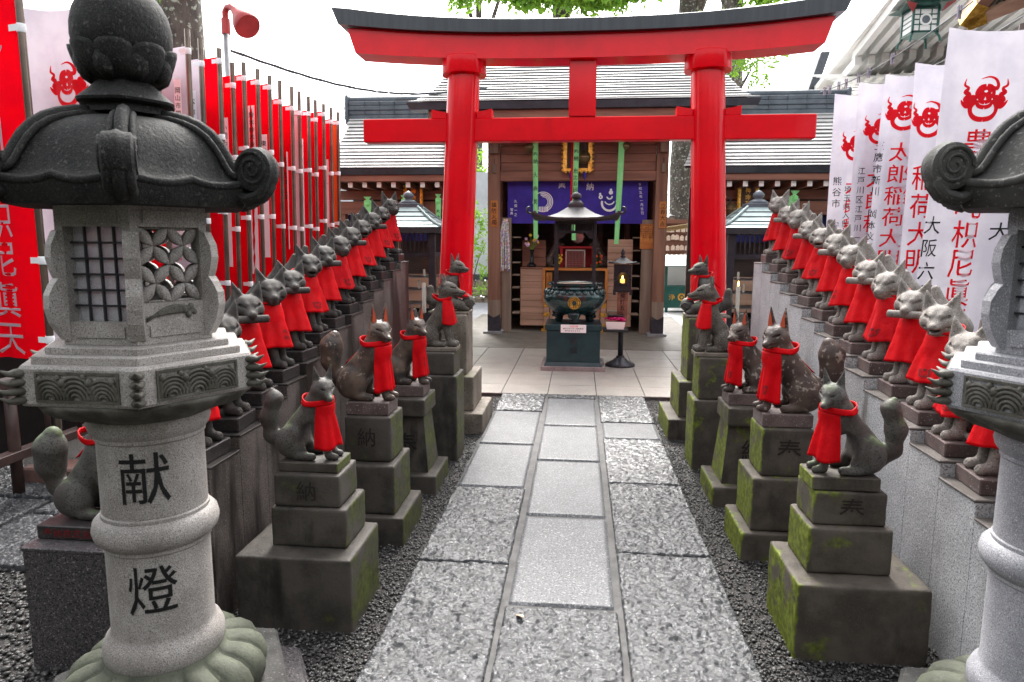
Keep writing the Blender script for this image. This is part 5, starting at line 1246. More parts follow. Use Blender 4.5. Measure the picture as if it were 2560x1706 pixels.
def fox_sdf(st):
    def f(P, head=True):
        A = sy(P); w = st.get('w', 1.0)
        H = st['H']
        if st['body'] == 'sit':
            d = cap(P, (-.075, 0, .085), (.035, 0, .255), .082 * w, .066 * w)
            d = smin(d, ell(P, (.058, 0, .215), (.050, .056 * w, .085)), .04)
            nk = (H[0] - .012, H[1], H[2] - .02)
            d = smin(d, cap(P, (.035, 0, .25), nk, .062 * w, st.get('nr', .050)), .04)
            d = smin(d, ell(A, (-.065, .058 * w, .078), (.082, .042, .075)), .022)
            d = smin(d, cap(A, (-.02, .068 * w, .022), (.052, .070 * w, .019), .023, .020), .018)
            d = smin(d, cap(A, (.060, .042 * w, .20), (.088, .040 * w, .045), .032, .0235), .025)
            d = smin(d, cap(A, (.092, .040 * w, .022), (.132, .042 * w, .018), .023, .022), .016)
            for dy in (-.011, .0, .011):   # toe creases
                d = smax(d, -cap(A, (.140, .042 * w + dy * 1.0 + (.0055 if dy <= 0 else -.0055), .030), (.160, .042 * w + dy + (.0055 if dy <= 0 else -.0055), .014), .0026, .0026), .003) if dy != 0 else d
        elif st['body'] == 'slim':
            d = cap(P, (-.085, 0, .085), (.02, 0, .225), .062 * w, .052 * w)
            d = smin(d, ell(P, (.038, 0, .205), (.042, .044 * w, .070)), .035)
            nk = (H[0] - .012, H[1], H[2] - .02)
            d = smin(d, cap(P, (.025, 0, .23), nk, .047 * w, .038), .035)
            d = smin(d, ell(A, (-.075, .046 * w, .075), (.070, .032, .070)), .02)
            d = smin(d, cap(A, (-.045, .05 * w, .02), (.012, .052 * w, .016), .020, .016), .015)
            d = smin(d, cap(A, (.045, .030 * w, .19), (.072, .029 * w, .03), .024, .015), .022)
            d = smin(d, cap(A, (.076, .029 * w, .016), (.104, .029 * w, .012), .0165, .014), .012)
            d = smax(d, -ell(A, (.0, .0, .10), (.034, .2, .055)), .02) if st.get('gap') else d
        elif st['body'] == 'ball':
            d = cap(P, (-.085, 0, .075), (-.005, 0, .265), .076, .056)
            d = smin(d, ell(P, (.02, 0, .25), (.045, .052, .075)), .04)
            nk = (H[0] - .012, H[1], H[2] - .02)
            d = smin(d, cap(P, (.0, 0, .27), nk, .052, .044), .035)
            d = smin(d, cap(A, (-.07, .05, .075), (.085, .072, .055), .066, .036), .03)
            d = smin(d, cap(A, (.07, .07, .04), (.135, .06, .018), .03, .018), .02)
            d = smin(d, cap(A, (.0, .058, .255), (.035, .066, .155), .032, .024), .025)
            d = smin(d, cap(A, (.035, .066, .155), (.120, .045, .125), .024, .018), .018)
            d = smin(d, cap(A, (.120, .042, .125), (.148, .032, .108), .018, .014), .012)
        for pts in st['tail']:
            d = smin(d, chain(P, pts), .03)
        if not head: return d
        Q = headframe(P, H, st['yaw'], st.get('pitch', -.06), st['hs'])
        d = smin(d, head_sdf(Q, st) * st['hs'], .022)
        return d
    return f
def surface_nets(f, lo, hi, h):
    n = [int(math.ceil((hi[i] - lo[i]) / h)) + 1 for i in range(3)]
    ax = [lo[i] + h * np.arange(n[i]) for i in range(3)]
    G = np.stack(np.meshgrid(*ax, indexing='ij'), -1).reshape(-1, 3)
    v = np.concatenate([f(G[i:i + 200000]) for i in range(0, len(G), 200000)]).reshape(n)
    c = {}
    for i in (0, 1):
        for j in (0, 1):
            for k in (0, 1): c[i, j, k] = v[i:n[0] - 1 + i, j:n[1] - 1 + j, k:n[2] - 1 + k]
    neg = sum((c[q] < 0).astype(int) for q in c); act = (neg > 0) & (neg < 8)
    S = np.zeros(act.shape + (3,)); W = np.zeros(act.shape)
    for axis in range(3):
        for p in (0, 1):
            for q in (0, 1):
                a = [p, q]; a.insert(axis, 0); b = [p, q]; b.insert(axis, 1); va, vb = c[tuple(a)], c[tuple(b)]
                m = (va < 0) != (vb < 0); t_ = np.where(m, va / np.where(m, va - vb, 1), 0)
                pos = np.zeros(act.shape + (3,)); 
                for d in range(3): pos[..., d] = a[d]
                pos[..., axis] = t_
                S += pos * m[..., None]; W += m
    idx = -np.ones(act.shape, int); ijk = np.argwhere(act); idx[act] = np.arange(len(ijk))
    V = np.array(lo) + h * (ijk + S[act] / W[act][:, None])
    F = []
    for axis in range(3):
        u, w = [d for d in range(3) if d != axis]
        sl = [slice(1, -1)] * 3; sl[axis] = slice(0, n[axis] - 1)
        v0 = v[tuple(sl)]; sl1 = list(sl); sl1[axis] = slice(1, n[axis]); v1 = v[tuple(sl1)]
        m = (v0 < 0) != (v1 < 0); e = np.argwhere(m); off = np.ones(3, int); off[axis] = 0; e = e + off
        s_ = (v0 < 0)[m]
        def g(du, dw): q = e.copy(); q[:, u] += du; q[:, w] += dw; return idx[q[:, 0], q[:, 1], q[:, 2]]
        Q = np.stack([g(-1, -1), g(0, -1), g(0, 0), g(-1, 0)], 1)
        flip = s_ if axis != 1 else ~s_
        Q[~flip] = Q[~flip][:, ::-1]; F.append(Q[(Q >= 0).all(1)])
    return V, np.concatenate(F)
def push_out(f, P, ctr, eps):
    """move sheet points away from the axis point until they clear the statue"""
    P = P.copy(); D = P - ctr; D[:, 2] *= .25; D /= np.maximum(np.linalg.norm(D, axis=1), 1e-6)[:, None]
    for _ in range(40):
        d = f(P); m = d < eps
        if not m.any(): break
        P[m] += D[m] * np.clip(eps - d[m], .002, .02)[:, None]
    return P
def sheet(P, nu, nv, th, ctr):
    """close a grid into a thin solid sheet"""
    D = P - ctr; D[:, 2] = 0; D /= np.maximum(np.linalg.norm(D, axis=1), 1e-6)[:, None]
    V = np.concatenate([P, P - D * th]); n = nu * nv; F = []
    for j in range(nv - 1):
        for i in range(nu - 1):
            a, b, c, d = j * nu + i, j * nu + i + 1, (j + 1) * nu + i + 1, (j + 1) * nu + i
            F.append((d, c, b, a)); F.append((n + a, n + b, n + c, n + d))
    for i in range(nu - 1): F.append((i, i + 1, n + i + 1, n + i)); k = (nv - 1) * nu; F.append((k + i + 1, k + i, n + k + i, n + k + i + 1))
    for j in range(nv - 1): a, b = j * nu, (j + 1) * nu; F.append((b, a, n + a, n + b)); a += nu - 1; b += nu - 1; F.append((a, b, n + b, n + a))
    return V, np.array(F)
def bib_mesh(f, st, seed=0):
    B = st['bib']; H = np.array(st['H']); nu, nv = 41, 18
    ctr = np.array((H[0] * .6 + B.get('cx', 0), H[1] * .6, 0.0)); z0, z1 = B['z0'], B['z1']; am = B['ang']; yaw = B.get('yaw', st['yaw'] * .55)
    P = np.zeros((nv, nu, 3)); rs = np.random.default_rng(seed); ph = rs.uniform(0, 6.28, 4)
    for j in range(nv):
        t_ = j / (nv - 1)
        for i in range(nu):
            u = -1 + 2 * i / (nu - 1); a = yaw + u * am * (1 - .12 * t_ * B.get('nar', 0))
            r = B['r0'] + (B['r1'] - B['r0']) * t_ ** .8
            r += B['fold'] * t_ ** .6 * (math.sin(u * B['nf'] + ph[0]) + .6 * math.sin(u * B['nf'] * 1.9 + ph[1]))
            z = z0 + (z1 - z0) * t_ + B.get('dip', 0) * (1 - abs(u)) * (1 - t_) + .006 * math.sin(u * 5 + ph[2]) * t_
            P[j, i] = (ctr[0] + r * math.cos(a), ctr[1] + r * math.sin(a), z)
    Pf = push_out(f, P.reshape(-1, 3), np.array((ctr[0] - .03, ctr[1], .2)), .005)
    # let the cloth hang: below each point never closer to the axis than just above by much
    G = Pf.reshape(nv, nu, 3)
    rad = np.hypot(G[..., 0] - ctr[0], G[..., 1] - ctr[1])
    for j in range(1, nv): rad[j] = np.maximum(rad[j], rad[j - 1] - .006)
    ang = np.arctan2(G[..., 1] - ctr[1], G[..., 0] - ctr[0]); G[..., 0] = ctr[0] + rad * np.cos(ang); G[..., 1] = ctr[1] + rad * np.sin(ang)
    for _ in range(2):
        G[1:-1, 1:-1] = .5 * G[1:-1, 1:-1] + .125 * (G[:-2, 1:-1] + G[2:, 1:-1] + G[1:-1, :-2] + G[1:-1, 2:])
    st['_bibgrid'] = G
    return sheet(G.reshape(-1, 3), nu, nv, .0035, ctr)
def band_mesh(f, st):
    """neck band of the bib"""
    B = st['bib']; H = np.array(st['H']); ctr = np.array((H[0] * .6 + B.get('cx', 0), H[1] * .6, 0.0)); nu, nv = 40, 4
    P = []
    for j in range(nv):
        for i in range(nu):
            a = 2 * math.pi * i / (nu - 1); back = max(0, -math.cos(a - st['yaw'] * .55)); z = B['z0'] + .004 + B.get('tilt', .03) * back + (j / (nv - 1) - .5) * .022
            P.append((ctr[0] - .02 + (B['r0'] + .004) * math.cos(a), ctr[1] + (B['r0'] + .004) * math.sin(a), z))
    P = push_out(f, np.array(P), np.array((ctr[0] - .01, ctr[1], .2)), .006)
    return sheet(P, nu, nv, .004, ctr)
def ties_mesh(f, st, side):
    """two loose ribbon ends down the back"""
    mbx = []; H = np.array(st['H']); B = st['bib']; ctr = np.array((H[0] * .6 - .045, side * .02, 0))
    Vs, Fs, o = [], [], 0
    for (dx, dy, ln) in ((-.09, .045, .11), (-.05, .075, .15)):
        n = 12; P = []
        for q in range(n):
            t_ = q / (n - 1); x = ctr[0] + dx * t_ * 1.3; y = side * (.03 + dy * t_ * .6); z = B['z0'] + .01 - ln * t_
            for s_ in (-1, 1): P.append((x + s_ * .009, y, z + s_ * .004))
        P = push_out(f, np.array(P), np.array((ctr[0] + .03, 0, .15)), .006)
        V, F = sheet(P, 2, n, .003, np.array((ctr[0] + .05, 0, 0))); Vs.append(V); Fs.append(F + o); o += len(V)
    return np.concatenate(Vs), np.concatenate(Fs)
ROWB = dict(z0=.330, z1=.110, ang=1.75, r0=.056, r1=.120, fold=.009, nf=9, cx=.0, dip=-.012)
STY = {
 'row': dict(body='sit', head='row', H=(.062, .0, .398), hs=.97, yaw=.95, w=1.0, tail=[[((-.13, -.02, .05), .03), ((-.17, -.03, .16), .045), ((-.165, -.03, .28), .055), ((-.14, -.03, .385), .02)]], bib=ROWB),
 'row_open': dict(body='sit', head='row', open=1, H=(.062, .0, .398), hs=.97, yaw=.95, w=1.0, tail=[[((-.13, -.02, .05), .03), ((-.17, -.03, .16), .045), ((-.165, -.03, .28), .055), ((-.14, -.03, .385), .02)]], bib=dict(ROWB, nf=7, fold=.011, z1=.12)),
 'row_b': dict(body='sit', head='row', H=(.066, .0, .394), hs=.98, yaw=.80, pitch=-.14, w=1.03, tail=[[((-.13, .02, .05), .03), ((-.17, .03, .16), .045), ((-.17, .03, .27), .052), ((-.15, .03, .37), .02)]], bib=dict(ROWB, nf=11, fold=.008, z1=.105)),
 'slim': dict(body='slim', head='slim', H=(.055, .012, .308), hs=.73, yaw=.85, pitch=-.22, gap=1, muz=1.05, ear=(-.030, .050, .118), tail=[[((-.14, 0, .04), .022), ((-.185, .0, .09), .026), ((-.19, .0, .17), .034), ((-.165, 0, .25), .030), ((-.175, 0, .285), .008)]], bib=dict(z0=.238, z1=.055, ang=1.0, r0=.046, r1=.085, fold=.006, nf=5, yaw=.55, tilt=.02)),
 'dark': dict(body='slim', head='dark', H=(.048, .010, .318), hs=.80, yaw=.80, pitch=-.15, w=1.08, ear=(-.028, .040, .135), tail=[[((-.13, 0, .04), .02), ((-.165, 0, .09), .022), ((-.185, 0, .17), .040), ((-.18, 0, .24), .046), ((-.165, 0, .285), .022)]], bib=dict(z0=.250, z1=.045, ang=.85, r0=.050, r1=.078, fold=.005, nf=5, yaw=.62, tilt=.02)),
 'tall': dict(body='sit', head='dark', H=(.07, 0, .43), hs=1.02, yaw=.05, pitch=-.02, w=.82, nr=.046, muz=1.1, ear=(-.035, .036, .105), tail=[[((-.13, 0, .05), .03), ((-.18, 0, .15), .045), ((-.18, 0, .26), .02)]], bib=dict(z0=.345, z1=.17, ang=1.5, r0=.060, r1=.10, fold=.005, nf=6, yaw=0)),
 'ball': dict(body='ball', head='dark', H=(.035, .0, .385), hs=1.0, yaw=.45, pitch=.02, ear=(-.018, .052, .112), tail=[[((-.14, 0, .05), .035), ((-.19, .0, .09), .045), ((-.20, 0, .19), .03)]], bib=dict(z0=.315, z1=.135, ang=.75, r0=.062, r1=.090, fold=.007, nf=5, yaw=.2)),
 'bulb': dict(body='sit', head='dark', H=(.06, 0, .385), hs=1.0, yaw=0., w=.92, tail=[[((-.13, 0, .045), .026), ((-.175, 0, .11), .030), ((-.195, 0, .20), .050), ((-.19, 0, .27), .056), ((-.175, 0, .325), .03)]], bib=dict(z0=.31, z1=.115, ang=.95, r0=.062, r1=.10, fold=.004, nf=4, yaw=0)),
}
FOXM = {}
def fox_meshes(sty, mirror):
    key = (sty, mirror)
    if key in FOXM: return FOXM[key]
    st = STY[sty]; f = fox_sdf(st)
    if (sty, 'raw') not in FOXM:
        h = .0044 if sty.startswith('row') else .0038
        V, F = surface_nets(f, (-.27, -.17, -.004), (.21, .17, .56), h)
        V[:, 2] = np.maximum(V[:, 2], 0)
        fb_ = lambda P: f(P, False)
        FOXM[sty, 'raw'] = (V, F, bib_mesh(fb_, st, len(FOXM)), band_mesh(fb_, st), ties_mesh(fb_, st, -1))
    V, F, bb, bd, ti = FOXM[sty, 'raw']
    def mk(name, VF):
        v, q = VF[0].copy(), VF[1]
        if mirror: v[:, 1] *= -1; q = q[:, ::-1]
        return nm(v, q, name)
    FOXM[key] = dict(body=mk("body", (V, F)), bib=mk("bib", bb), band=mk("bib_band", bd), ties=mk("bib_tie", ti))
    return FOXM[key]
def ear_patch(st, mirror):
    H = st['H']; mb = []; et = st.get('ear'); 
    out = []
    for s in (-1, 1):
        m = MB(); cy, sn = math.cos(st['yaw']), math.sin(st['yaw']); cp, sp = math.cos(st.get('pitch', -.06)), math.sin(st.get('pitch', -.06))
        def W(x, y, z):
            x, y, z = x * st['hs'], y * st['hs'], z * st['hs']; x, z = x * cp - z * sp, x * sp + z * cp
            X, Y = x * cy - y * sn, x * sn + y * cy; p = [H[0] + X, H[1] + Y, H[2] + z]
            if mirror: p[1] *= -1
            return tuple(p)
        b = (-.003, .0335, .040)
        tri = [W(b[0], s * (b[1] - .014), b[2]), W(b[0], s * (b[1] + .014), b[2]), W(b[0] - .006, s * (et[1] + .004), et[2] - .05), W(et[0] + .012, s * et[1], et[2] - .014), W(b[0] - .006, s * (et[1] - .012), et[2] - .05)]
        m.add(tri, [(0, 1, 2, 3, 4)]); out.append(m)
    return out
slabH = .062
def make_fox(sty, label, loc, rz, scale, mirror, fm, sm, slab=None, group=None, ties=False, chars=None, ears=None, scroll=None, emblem=False, bibm='bib', lettering=None):
    """loc: centre of the slab's bottom"""
    t = thing("fox_statue", label, "fox statue", loc, group, rz)
    ms = fox_meshes(sty, mirror); st = STY[sty]
    hz = slab[4] if slab else 0
    def ch(name, me, m, p=t):
        o = obj(name, me, m, p, local=True)
        if isinstance(me, bpy.types.Mesh) and len(me.polygons): me.polygons.foreach_set("use_smooth", [True] * len(me.polygons))
        if p is t: o.scale = (scale,) * 3; o.location = (st.get('off', 0), 0, hz)
        return o
    bme = ms['body'].copy() if ms['body'].users else ms['body']
    if bme != ms['body']: bme.materials.clear()
    b = ch("body", bme, fm)
    bo = ch("bib", ms['bib'], M[bibm]); ch("bib_band", ms['band'], M[bibm])
    if ties: ch("bib_tie", ms['ties'], M[bibm])
    if slab:
        x0, x1, y0, y1, h = slab; so = obj("slab", MB().box(x0, x1, y0, y1, 0.0005, h, .004), sm, t, local=True)
        if chars:
            # letters on the slab face that looks towards the entrance
            yy = (y0 if not mirror else y0); 
            face_y = y1 if abs(rz - math.pi) < .1 else y0
            sg = 1 if abs(rz - math.pi) < .1 else -1
            mb = MB(); sz = h * .62
            for i, c in enumerate(chars):
                v, f = GL[c]; xx = (i - (len(chars) - 1) / 2) * sz * 1.15 - .03 * 0
                mb.add([(-sg * (p[0] * sz + xx) + chars_dx, face_y + sg * .002, h / 2 + p[1] * sz) for p in v], f)
            obj("inscription", mb, M['ink_red'], so, local=True)
    if ears:
        for m in ear_patch(st, mirror): ch("inner_ear", m, ears)
    if scroll:
        H = st['H']; m = MB(); yw = st['yaw'] * (-1 if mirror else 1); c = Vector((H[0] + .098 * math.cos(yw) * st['hs'], (H[1] + .098 * math.sin(yw) * st['hs']) if not mirror else -(H[1]) + .098 * math.sin(yw) * st['hs'], H[2] - .052)); e = Vector((-math.sin(yw), math.cos(yw), 0))
        m.tube([c - e * .078, c - e * .074, c + e * .074, c + e * .078], [.015, .0185, .0185, .015], 14)
        m.tube([c - e * .081, c - e * .08, c + e * .08, c + e * .081], [.008, .008, .008, .008], 8)
        ch("scroll", m, scroll)
    if emblem and '_bibgrid' in st:
        G = st['_bibgrid']; nv, nu = G.shape[:2]
        def on(a, b_):
            u = (emblem[0] + a) * (nu - 1); v = (emblem[1] - b_) * (nv - 1); i = int(min(max(u, 0), nu - 2)); j = int(min(max(v, 0), nv - 2)); fu, fv = u - i, v - j
            p = (G[j, i] * (1 - fu) + G[j, i + 1] * fu) * (1 - fv) + (G[j + 1, i] * (1 - fu) + G[j + 1, i + 1] * fu) * fv
            n_ = np.cross(G[j, i + 1] - G[j, i], G[j + 1, i] - G[j, i]); n_ = n_ / max(np.linalg.norm(n_), 1e-9)
            p = p - n_ * .0016 * (1 if (n_ @ np.array((p[0], p[1], 0))) < 0 else -1)
            return (p[0], -p[1] if mirror else p[1], p[2])
        m = MB(); ring(m, on, .055, .08, -4.0, .9, 24); ring(m, on, .022, .036, -3.4, .3, 12)
        for s in (-1, 1): ring(m, on, .012, .034, 0, 5.5, 8, c=(s * .075, .07))
        ring(m, on, .0, .03, 0, 6.2, 8, c=(.0, .085)); e_ = obj("emblem", m, M['emblem_dark'], bo, local=True)
    if lettering:
        G = STY[sty]['_bibgrid']; nv, nu = G.shape[:2]; m = MB()
        for i, c in enumerate(lettering[0]):
            v, f = GL[c]; vs = []
            for p in v:
                u = (lettering[1] + (-p[0] if mirror else p[0]) * lettering[3] * (1 if True else 0)) * (nu - 1); w_ = (lettering[2] + i * .13 - p[1] * .115) * (nv - 1)
                a = int(min(max(u, 0), nu - 2)); b2 = int(min(max(w_, 0), nv - 2)); fu, fv = u - a, w_ - b2
                q = (G[b2, a] * (1 - fu) + G[b2, a + 1] * fu) * (1 - fv) + (G[b2 + 1, a] * (1 - fu) + G[b2 + 1, a + 1] * fu) * fv
                r_ = q - np.array((STY[sty]['H'][0] * .6, 0, q[2])); r_ = r_ / np.linalg.norm(r_); q = q + r_ * .0018
                vs.append((q[0], -q[1] if mirror else q[1], q[2]))
            m.add(vs, f)
        obj("lettering", m, M['emblem_dark'], bo, local=True)
    return t
chars_dx = 0.0
def rowbase(side):
    """one master per kind and side; every statue of the row is a copy"""
    out = {}
    for kind in ('plain', 'plain_b', 'scroll', 'open'):
        sty = 'row_open' if kind == 'open' else ('row_b' if kind == 'plain_b' else 'row')
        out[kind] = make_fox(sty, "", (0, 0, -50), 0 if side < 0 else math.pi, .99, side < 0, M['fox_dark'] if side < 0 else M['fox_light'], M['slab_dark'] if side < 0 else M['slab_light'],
                             slab=(-.17, .155, -.1, .1, slabH), group=("dark fox statues with red bibs on the left stepped wall" if side < 0 else "light fox statues with red bibs on the right stepped wall"),
                             chars="奉納", scroll=(M['fox_dark'] if side < 0 else M['fox_light']) if kind == 'scroll' else None, emblem=(.5, .8) if kind in ('open', 'plain_b') else False, bibm={'plain': 'bib', 'plain_b': 'bib_b', 'scroll': 'bib_c', 'open': 'bib'}[kind], lettering=("奉納", .40, .62, .08) if kind == 'plain' else None)
    return out
def fill_row(side, n, y0, st, z0, ri, kmap, k_first):
    base = rowbase(side); used = set()
    for i in range(n):
        k = k_first + i; kind = kmap(i); r0 = base[kind]
        y = y0 + st * (k - 1) + st * .52 + random.uniform(-.006, .006); z = z0 + ri * k; x = (-1.655 if side < 0 else 1.642)
        word = {'plain': 'closed mouth', 'plain_b': 'bowed head', 'scroll': 'scroll in its mouth', 'open': 'open mouth'}[kind]
        lab = f"{'dark' if side < 0 else 'pale'} stone fox with {word}, {ORD[i]} from the near end, {'left' if side < 0 else 'right'} row"
        rz = (0 if side < 0 else math.pi) + random.uniform(-.09, .09)
        if kind not in used: used.add(kind); r0.location = (x, y, z); r0.rotation_euler = (0, 0, rz); r0["label"] = lab; f = r0
        else: f = dup(r0, (x, y, z), rz, lab)
        f.scale = (random.uniform(.98, 1.03), random.uniform(.97, 1.03), random.uniform(.965, 1.03))
    for kind in base:
        if kind not in used:
            r = base[kind]
            for c in list(r.children):
                for d in list(c.children): bpy.data.objects.remove(d)
                bpy.data.objects.remove(c)
            bpy.data.objects.remove(r)
fill_row(-1, 13, LY0, LST, LZ0, LRI, lambda i: ('plain', 'plain_b', 'scroll', 'plain', 'scroll', 'open', 'scroll', 'plain_b', 'scroll', 'open', 'scroll', 'open', 'plain_b')[i], 0)
fill_row(1, 14, RY0, RST, RZ0, RRI, lambda i: ('plain', 'scroll', 'plain_b', 'open', 'scroll', 'plain_b', 'scroll', 'plain', 'scroll', 'open', 'scroll', 'plain_b', 'scroll', 'plain')[i], 0)
PG = "fox statues on pedestals beside the path"
PI = math.pi
RED_EAR = flat("red_ear_paint", (.42, .07, .03), .6)
make_fox('slim', "slim grey fox with tall curved tail and red bib, nearest the camera on the left", (-1.135, 2.785, .626), 0, 1.03, True, M['fox_grey'], M['ped_left'], slab=(-.125, .135, -.085, .085, .042), group=PG, ties=True)
make_fox('slim', "slim grey fox with mossy curved tail and red bib, nearest the camera on the right", (1.075, 2.79, .631), PI, 1.06, False, M['fox_grey'], M['ped_right'], slab=(-.125, .135, -.085, .085, .055), group=PG, ties=True)
make_fox('dark', "glossy dark fox with red ears and round upright tail, second pedestal on the left", (-1.125, 3.60, .671), 0, 1.22, True, M['fox_bronze'], M['slab_light'], slab=(-.115, .120, -.10, .10, .072), group=PG, ties=True, ears=RED_EAR)
make_fox('dark', "brown fox with red ears, round upright tail and printed bib, second pedestal on the right", (1.075, 3.60, .671), PI, 1.25, False, M['fox_brown'], M['slab_light'], slab=(-.125, .125, -.10, .10, .07), group=PG, ties=True, ears=RED_EAR, emblem=(.5, .80))
make_fox('dark', "dark fox with red ears turning to the camera on the tapered pedestal at the left", (-1.105, 4.37, .601), 0, 1.22, True, M['fox_bronze'], M['slab_light'], slab=(-.11, .115, -.10, .10, .072), group=PG, ties=True, ears=RED_EAR, lettering=("奉納", .40, .55, .10))
make_fox('dark', "brown fox with red ears and printed bib on the tapered pedestal at the right", (1.065, 4.37, .601), PI, 1.22, False, M['fox_brown'], M['slab_light'], slab=(-.115, .12, -.10, .10, .072), group=PG, ties=True, ears=RED_EAR, emblem=(.5, .80))
make_fox('tall', "tall stone fox in profile facing right, behind the tapered left pedestal", (-1.035, 4.98, .801), 0, 1.0, True, M['fox_warm'], M['ped_tan'], slab=(-.16, .15, -.09, .09, .03), group=PG)
make_fox('tall', "tall stone fox in profile facing left, behind the tapered right pedestal", (.985, 4.98, .801), PI, 1.0, False, M['fox_warm'], M['ped_tan'], slab=(-.16, .15, -.09, .09, .03), group=PG)
for s, lab in ((-1, "stern stone fox with its paw on a carved ball, before the left torii pillar"), (1, "stern dark stone fox leaning on a ball under its paws, before the right torii pillar")):
    f = make_fox('ball', lab, (s * 1.09 - .03 * (s > 0) - .0, 5.9, .986), 0 if s < 0 else PI, 1.0, s < 0, M['fox_warm'] if s < 0 else M['fox_grey'], M['ped_tan'], slab=(-.20, .155, -.13, .13, .02), group=PG, ties=True)
    bm_ = MB(); bm_.sphere((.135, 0, .078), .058, 20, 14); 
    sp = [(.135 + .058 * math.sin(q / 20 * 3.0) * 1.0, -.058 * math.cos(q / 20 * 3.0) * (1 if s < 0 else -1), .078 + .02 * math.sin(q / 20 * 9)) for q in range(21)]
    bm_.tube(sp, .005, 6); bm_.lathe([(.008, 0), (.014, .003), (.013, .01)], 10) if False else None
    o = obj("carved_ball", bm_, M['fox_warm'] if s < 0 else M['fox_grey'], f, smooth=True, local=True); o.location = (0, 0, .02)
make_fox('bulb', "grey stone fox with a smooth bulbous tail on the granite block behind the left lantern", (-1.86, 2.40, .479), 0, .98, True, M['fox_grey'], M['slab_dark'], slab=(-.165, .235, -.13, .13, .055), group=PG, ties=True, chars="奉納株式会社紀")
for f_ in (("fox_dark_inside", -.48, 1, "dark fox silhouette left of the red shelf inside the shrine"), ("x", .385, -1, "brown fox silhouette right of the red shelf inside the shrine")):
    make_fox('bulb', f_[3], (f_[1], 12.72, 1.12), 0 if f_[2] > 0 else PI, 1.15, f_[2] > 0, M['fox_bronze'] if f_[2] > 0 else M['fox_brown'], M['wood_dark'], slab=(-.2, .18, -.1, .1, .04), group="foxes inside the shrine", bibm='bib')
for r in [o for o in COL.objects if o.type == 'EMPTY' and o.get("group") == "foxes inside the shrine"]:     # the inside pair wears no bib
    for c in [c for c in r.children if c.name.startswith("bib")]: bpy.data.objects.remove(c)
# ================================================================ BANNERS ON POLES
def stroke(mb, fn, pts, w):
    P = []; n = len(pts)
    for i, p in enumerate(pts):
        a = pts[max(i - 1, 0)]; b = pts[min(i + 1, n - 1)]; dx, dz = b[0] - a[0], b[1] - a[1]; l = math.hypot(dx, dz) or 1; ww = w[i] if hasattr(w, '__len__') else w
        P += [fn(p[0] - dz / l * ww, p[1] + dx / l * ww), fn(p[0] + dz / l * ww, p[1] - dx / l * ww)]
    mb.add(P, [(2 * i, 2 * i + 1, 2 * i + 3, 2 * i + 2) for i in range(n - 1)])
def dragon(mb, fn, s):
    """ring of two flame-like dragons round a jewel, unit = half width"""
    F = lambda a, b: fn(a * s, b * s)
    def st(pts, w, m=True):
        # smooth through points
        q = []; n = len(pts)
        for i in range(n - 1):
            p0, p1, p2, p3 = pts[max(i - 1, 0)], pts[i], pts[i + 1], pts[min(i + 2, n - 1)]
            for k in range(5):
                t = k / 5; q.append(tuple(.5 * (2 * p1[d] + (p2[d] - p0[d]) * t + (2 * p0[d] - 5 * p1[d] + 4 * p2[d] - p3[d]) * t * t + (3 * p1[d] - p0[d] - 3 * p2[d] + p3[d]) * t ** 3) for d in (0, 1)))
        q.append(pts[-1]); ww = [np.interp(i / (len(q) - 1), np.linspace(0, 1, len(w)), w) for i in range(len(q))]
        stroke(mb, F, q, ww)
        if m: stroke(mb, F, [(-a, b) for a, b in q], ww)
    ring_ = [(.52 * math.sin(a), -.45 - .42 * math.cos(a)) for a in np.linspace(0, 2.55, 9)]
    st(ring_, [.10, .10, .095, .09, .10, .12, .13])
    st([(.30, -.10), (.46, -.02), (.58, -.16), (.74, -.08), (.62, .10), (.78, .20), (.68, .36), (.84, .48), (.80, .74)], [.10, .13, .12, .12, .09, .09, .055, .045, .008])
    st([(.52, -.30), (.70, -.34), (.84, -.24), (.92, -.10)], [.10, .10, .06, .015])
    st([(.0, .02), (.22, .12), (.16, .34), (.0, .40)], [.14, .17, .14, .12])
    st([(.0, -.40), (.20, -.33), (.31, -.12)], [.085, .08, .06]); st([(.0, -.20), (.13, -.16), (.21, -.02)], [.085, .08, .05])
    st([(-.22, .72), (.06, .80), (.34, .68), (.46, .46), (.40, .34), (.22, .38)], [.01, .035, .06, .08, .09, .05], False)
